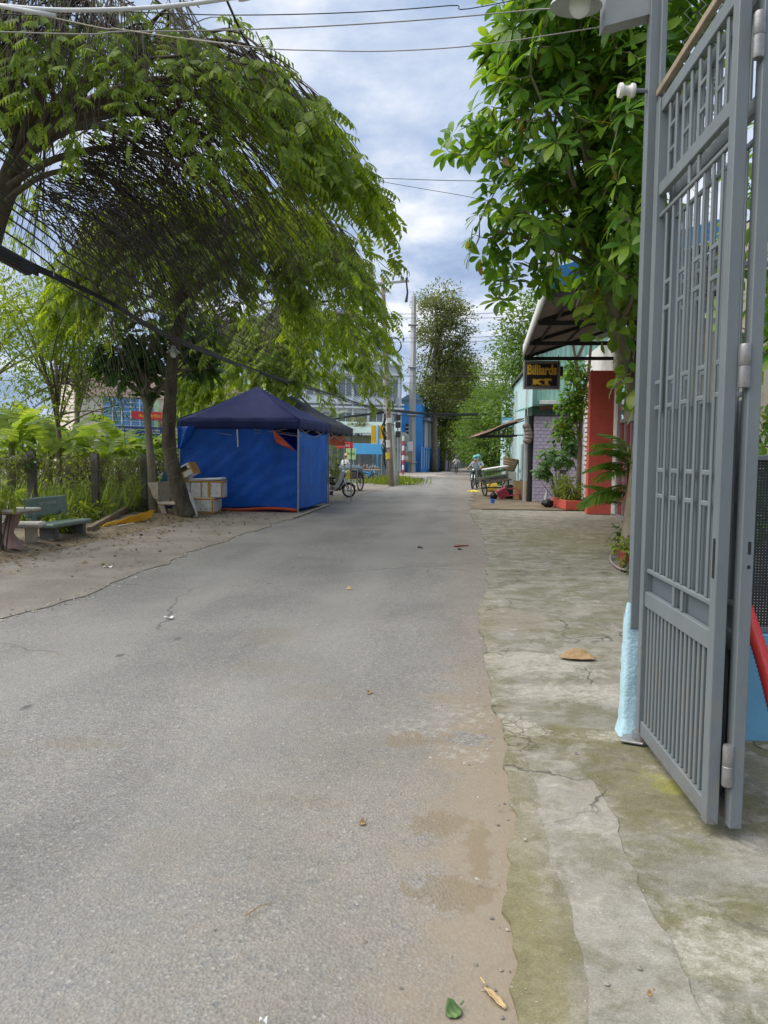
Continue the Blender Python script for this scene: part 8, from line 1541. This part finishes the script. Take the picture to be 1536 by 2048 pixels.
def chair(label, o, Mx, m):
    o = Vector(o); root = thing('plastic_chair', label, 'chair', o, 'pink plastic chairs dumped by the shed'); W = lambda x, y, z: o + Mx @ V(x, y, z)
    b = MB(); b.bbox(W(0, 0, 0), (0.40, 0.40, 0.03), Mx, 0.01); b.build('seat', m, root)
    for x in (-0.17, 0.17):
        for y in (-0.17, 0.17): b = MB(); b.tube([W(x, y, 0), W(x * 1.15, y * 1.15, -0.38)], [0.024, 0.018], 6); b.build('leg', m, root)
    for i in range(4): b = MB(); b.bbox(W(-0.13 + i * 0.087, 0.21, 0.22), (0.05, 0.015, 0.36), Mx, 0.004); b.build('back_slat', m, root)
    b = MB(); b.bbox(W(0, 0.215, 0.40), (0.40, 0.025, 0.07), Mx, 0.008); b.build('top_rail', m, root)
M_PNK = mat('pink_plastic', (0.46, 0.07, 0.12), 0.5, 0.15, 6, 0.05)
jc = G(1005, 1000)
chair('pink plastic chair fallen on its back nearest the road', jc + V(0.05, 0.35, 0.24), Matrix.Rotation(R(95), 3, 'X') @ Matrix.Rotation(R(30), 3, 'Z'), M_PNK); chair('pink plastic chair lying on its side beside the cardboard box', jc + V(0.62, 0.05, 0.22), Matrix.Rotation(R(80), 3, 'Y') @ Matrix.Rotation(R(40), 3, 'Z'), M_PNK); chair('broken pink plastic chair upside down by the shed corner', jc + V(0.95, 0.30, 0.40), Matrix.Rotation(R(172), 3, 'X') @ Matrix.Rotation(R(15), 3, 'Z'), M_PNK)
for i, (dx, dy, r_, lab) in enumerate(((0.42, 0.9, 0.30, 'black rubbish bag behind the fallen pink chairs'), (-0.28, 0.45, 0.15, 'small black bag at the road end of the junk'), (1.08, -0.05, 0.17, 'black bag against the lilac wall'))):
    b = MB(); b.sphere(jc + V(dx, dy, r_ * 0.8), (r_, r_ * 0.8, r_ * 0.95), 14, 9); b.v = [tuple(Vector(p) + V(random.uniform(-.03, .03), random.uniform(-.03, .03), random.uniform(-.03, .03))) for p in b.v]; tag(b.build('rubbish_bag', M_BLACK), lab, 'bag')
cbx = G(1047, 1001) + V(0, 0.5, 0); cbo = thing('cardboard_box', 'open yellow-brown cardboard box beside the lilac wall', 'box', cbx); M_CARD = mat('cardboard', (0.40, 0.28, 0.13), 0.85, 0.15, 4, 0.1, dirt=(0.50, 0.38, 0.08))
for c_, s_ in ((V(0, -0.26, 0.36), (0.54, 0.015, 0.72)), (V(0, 0.26, 0.36), (0.54, 0.015, 0.72)), (V(-0.265, 0, 0.36), (0.015, 0.50, 0.719)), (V(0.265, 0, 0.36), (0.015, 0.50, 0.719))): b = MB(); b.box(cbx + c_, s_); b.build('box_side', M_CARD, cbo)
b = MB(); b.box(cbx + V(0, 0, 0.5), (0.50, 0.48, 0.02)); b.build('box_dark_inside', M_BLACK, cbo)  # black sheet standing in for the dark inside of the open box
cu = G(985, 1007); cuo = thing('plastic_bucket', 'small bright blue plastic pot on the pavement edge', 'pot', cu); b = MB(); b.lathe(cu, [(0, 0), (0.06, 0), (0.075, 0.15), (0.08, 0.15), (0.07, 0.155), (0.056, 0.02), (0, 0.02)], 16); b.build('pot_body', mat('bright_blue', (0.03, 0.20, 0.70), 0.4), cuo, 'auto')
# tarp-covered cart behind the silver bike, railing, can
cc = G(716, 982); ct = thing('food_cart', 'tarp-covered handcart with a big wheel behind the silver motorbike', 'cart', cc); wheel(ct, cc + V(0.10, 0, 0.42), 0.42, (0.94, -0.34, 0), 0.035, 12); wheel(ct, cc + V(-0.85, 0.4, 0.42), 0.42, (0.94, -0.34, 0), 0.035, 12)
b = MB(); b.bbox(cc + V(-0.4, 0.25, 0.72), (0.95, 1.3, 0.30), Matrix.Rotation(-0.35, 3, 'Z'), 0.02); b.build('cart_body', M_WOOD, ct); b = MB(); b.sphere(cc + V(-0.4, 0.25, 0.98), (0.62, 0.75, 0.22), 18, 10, Matrix.Rotation(-0.35, 3, 'Z')); b.v = [tuple(Vector(p) + V(0, 0, random.uniform(-.03, .03))) for p in b.v]; b.build('tarp_cover', mat('slate_tarp', (0.13, 0.16, 0.19), 0.6, 0.2, 3, 0.2), ct, True)
yc_ = cc + V(-0.45, -0.45, 0.55); yj = thing('jerrycan', 'yellow plastic can on the covered cart', 'can', yc_); b = MB(); b.bbox(yc_ + V(0, 0, 0.2), (0.22, 0.16, 0.40), None, 0.04); b.tube([yc_ + V(0.05, 0, 0.4), yc_ + V(0.05, 0, 0.47)], 0.03, 8); b.build('can_body', mat('can_yellow', (0.62, 0.48, 0.03), 0.4), yj)
rl = P(668, 985, 33); rl.z = 0; rg = thing('steel_railing', 'low steel railing behind the silver motorbike', 'railing', rl); b = MB(); b.tube([rl + V(-0.7, 0, 1.0), rl + V(1.0, 0.2, 1.0)], 0.02, 6); b.tube([rl + V(-0.7, 0, 0.55), rl + V(1.0, 0.2, 0.55)], 0.015, 6); b.build('rail', M_STEEL, rg)
for x in (-0.7, -0.1, 0.45, 1.0): b = MB(); b.tube([rl + V(x, 0.1 * (x + 0.7), 0), rl + V(x, 0.1 * (x + 0.7), 1.0)], 0.018, 6); b.build('upright', M_STEEL, rg)
leaf_plant('young_shrub', 'light green young shrub behind the edge of the blue tent', 'shrub', V(P(662, 900, 31).x, 31, 0), [(P(664, 915, 31), (0.35, 0.3, 0.6)), (P(670, 940, 31), (0.3, 0.3, 0.3))], 150, 0.22, LM_LIGHT, 501, 0, LEAF_SLIM, 1.2, 14)
# ---- litter
def dry_leaf(label, px, py, L_, W_, ang, m, z=0.03, curl=0.3):
    c = G(px, py, z); rt = thing('fallen_leaf', label, 'leaf', c); d = V(math.cos(ang), math.sin(ang), 0); s = V(-d.y, d.x, 0); b = MB(); b.grid(lambda a, q: c + d * (L_ * (a - 0.5)) + s * (W_ * (q - 0.5) * math.sin(math.pi * min(1, a * 0.92 + 0.05)) ** 0.7) + V(0, 0, 0.004 + curl * W_ * math.sin(a * math.pi) * (max(0, 2 * q - 1) ** 2 * 1.2 + 0.08) + 0.002 * math.sin(a * 19)), 12, 6); b.build('blade', m, rt, True, 0.0025); b = MB(); b.tube([c + d * (L_ * 0.5) + V(0, 0, 0.014), c + d * (L_ * 0.72) + V(0, 0, 0.02)], 0.003, 5); b.build('stalk', m, rt)
M_DRY = mat('dry_leaf', (0.30, 0.20, 0.10), 0.85, 0.3, 20, 0.3, 60); M_DRYL = mat('pale_dry_leaf', (0.50, 0.35, 0.17), 0.8, 0.25, 20, 0.3, 60); M_GRL = mat('fresh_leaf', (0.10, 0.17, 0.05), 0.6, 0.3, 30, 0.3, 60)
dry_leaf('large curled brown leaf sheath lying on the pavement', 1156, 1316, 0.27, 0.13, R(-8), M_DRY, curl=0.35)
dry_leaf('slim tan dry leaf on the sand at the bottom of the road', 990, 1998, 0.10, 0.028, R(118), M_DRYL, 0.002); dry_leaf('crumpled green leaf at the bottom edge of the road', 908, 2027, 0.052, 0.045, R(40), M_GRL, 0.002, 0.5); dry_leaf('small orange leaf in the middle of the road', 698, 1179, 0.07, 0.05, R(10), M_DRYL, 0.002, 0.5); dry_leaf('small dark leaf on the middle road', 739, 1387, 0.05, 0.03, R(60), M_DRY, 0.002, 0.5); dry_leaf('brown leaf crumb on the near road', 725, 1649, 0.03, 0.025, R(20), M_DRY, 0.002, 0.6); dry_leaf('small dark leaf on the pavement strip near the bottom', 1300, 1992, 0.02, 0.014, R(20), M_DRY, 0.035, 0.6)
for i, (x0, y0, x1, y1, m, r_, lab) in enumerate(((908, 1093, 937, 1091, mat('dull_red', (0.30, 0.06, 0.03)), 0.016, 'dark red stick lying on the road'), (916, 1098, 925, 1099, M_BLACK, 0.014, 'black scrap beside the red stick'), (836, 1094, 846, 1096, M_BLACK, 0.014, 'small black scrap on the road left of the red stick'), (490, 1832, 545, 1806, M_DRY, 0.0022, 'thin dry twig lying on the near road'))):
    b = MB(); a0, a1 = G(x0, y0, 0.012), G(x1, y1, 0.012); b.tube([a0, (a0 + a1) / 2 + V(0, 0.01, 0.006), a1], [r_, r_ * 0.9, r_ * 0.5], 6); tag(b.build('litter_stick' if i in (0, 3) else 'litter_scrap', m), lab, 'litter')
for i, (x, y, s_, lab) in enumerate(((216, 1133, 0.11, 'white paper scrap on the left verge'), (338, 1234, 0.08, 'white paper scrap on the left half of the road'), (527, 2040, 0.02, 'tiny white chip at the bottom of the road'))):
    c = G(x, y, 0.02); b = MB(); b.grid(lambda a, q: c + V(s_ * (a - .5), s_ * 0.6 * (q - .5), 0.008 * math.sin(a * 5 + q * 3)), 5, 4); tag(b.build('paper_scrap', M_FOAM, thick=0.002), lab, 'paper')

# dry leaf litter along the fence and under the trees
g = np.random.default_rng(900); n = 1500; uu = np.where(g.random(n) < 0.75, g.normal(-6.6, 0.45, n), g.uniform(-6.5, -4.4, n)); vv_ = g.uniform(9, 22, n); pos = np.array([tuple(S(a, b_, 0.03 + soil_rise(a))) for a, b_ in zip(uu, vv_)])
d = norm(g.normal(0, 1, (n, 3)) * np.array([1, 1, 0.12])); v, f = leaves_np(pos, d, norm(np.array([0, 0, 1]) + g.normal(0, 0.3, (n, 3))), g.uniform(0.03, 0.11, n), LEAF_FOLD, 1.2)
o = from_arrays('leaf_litter', v, f, leafmat('litter_leaf', [(0.10, 0.07, 0.04), (0.20, 0.13, 0.07), (0.30, 0.22, 0.12), (0.16, 0.15, 0.05)], 0.1, 0.8), org=tuple(pos.mean(0))); o['kind'] = 'stuff'; tag(o, 'dry brown leaf litter along the fence and under the left trees', 'leaf litter')
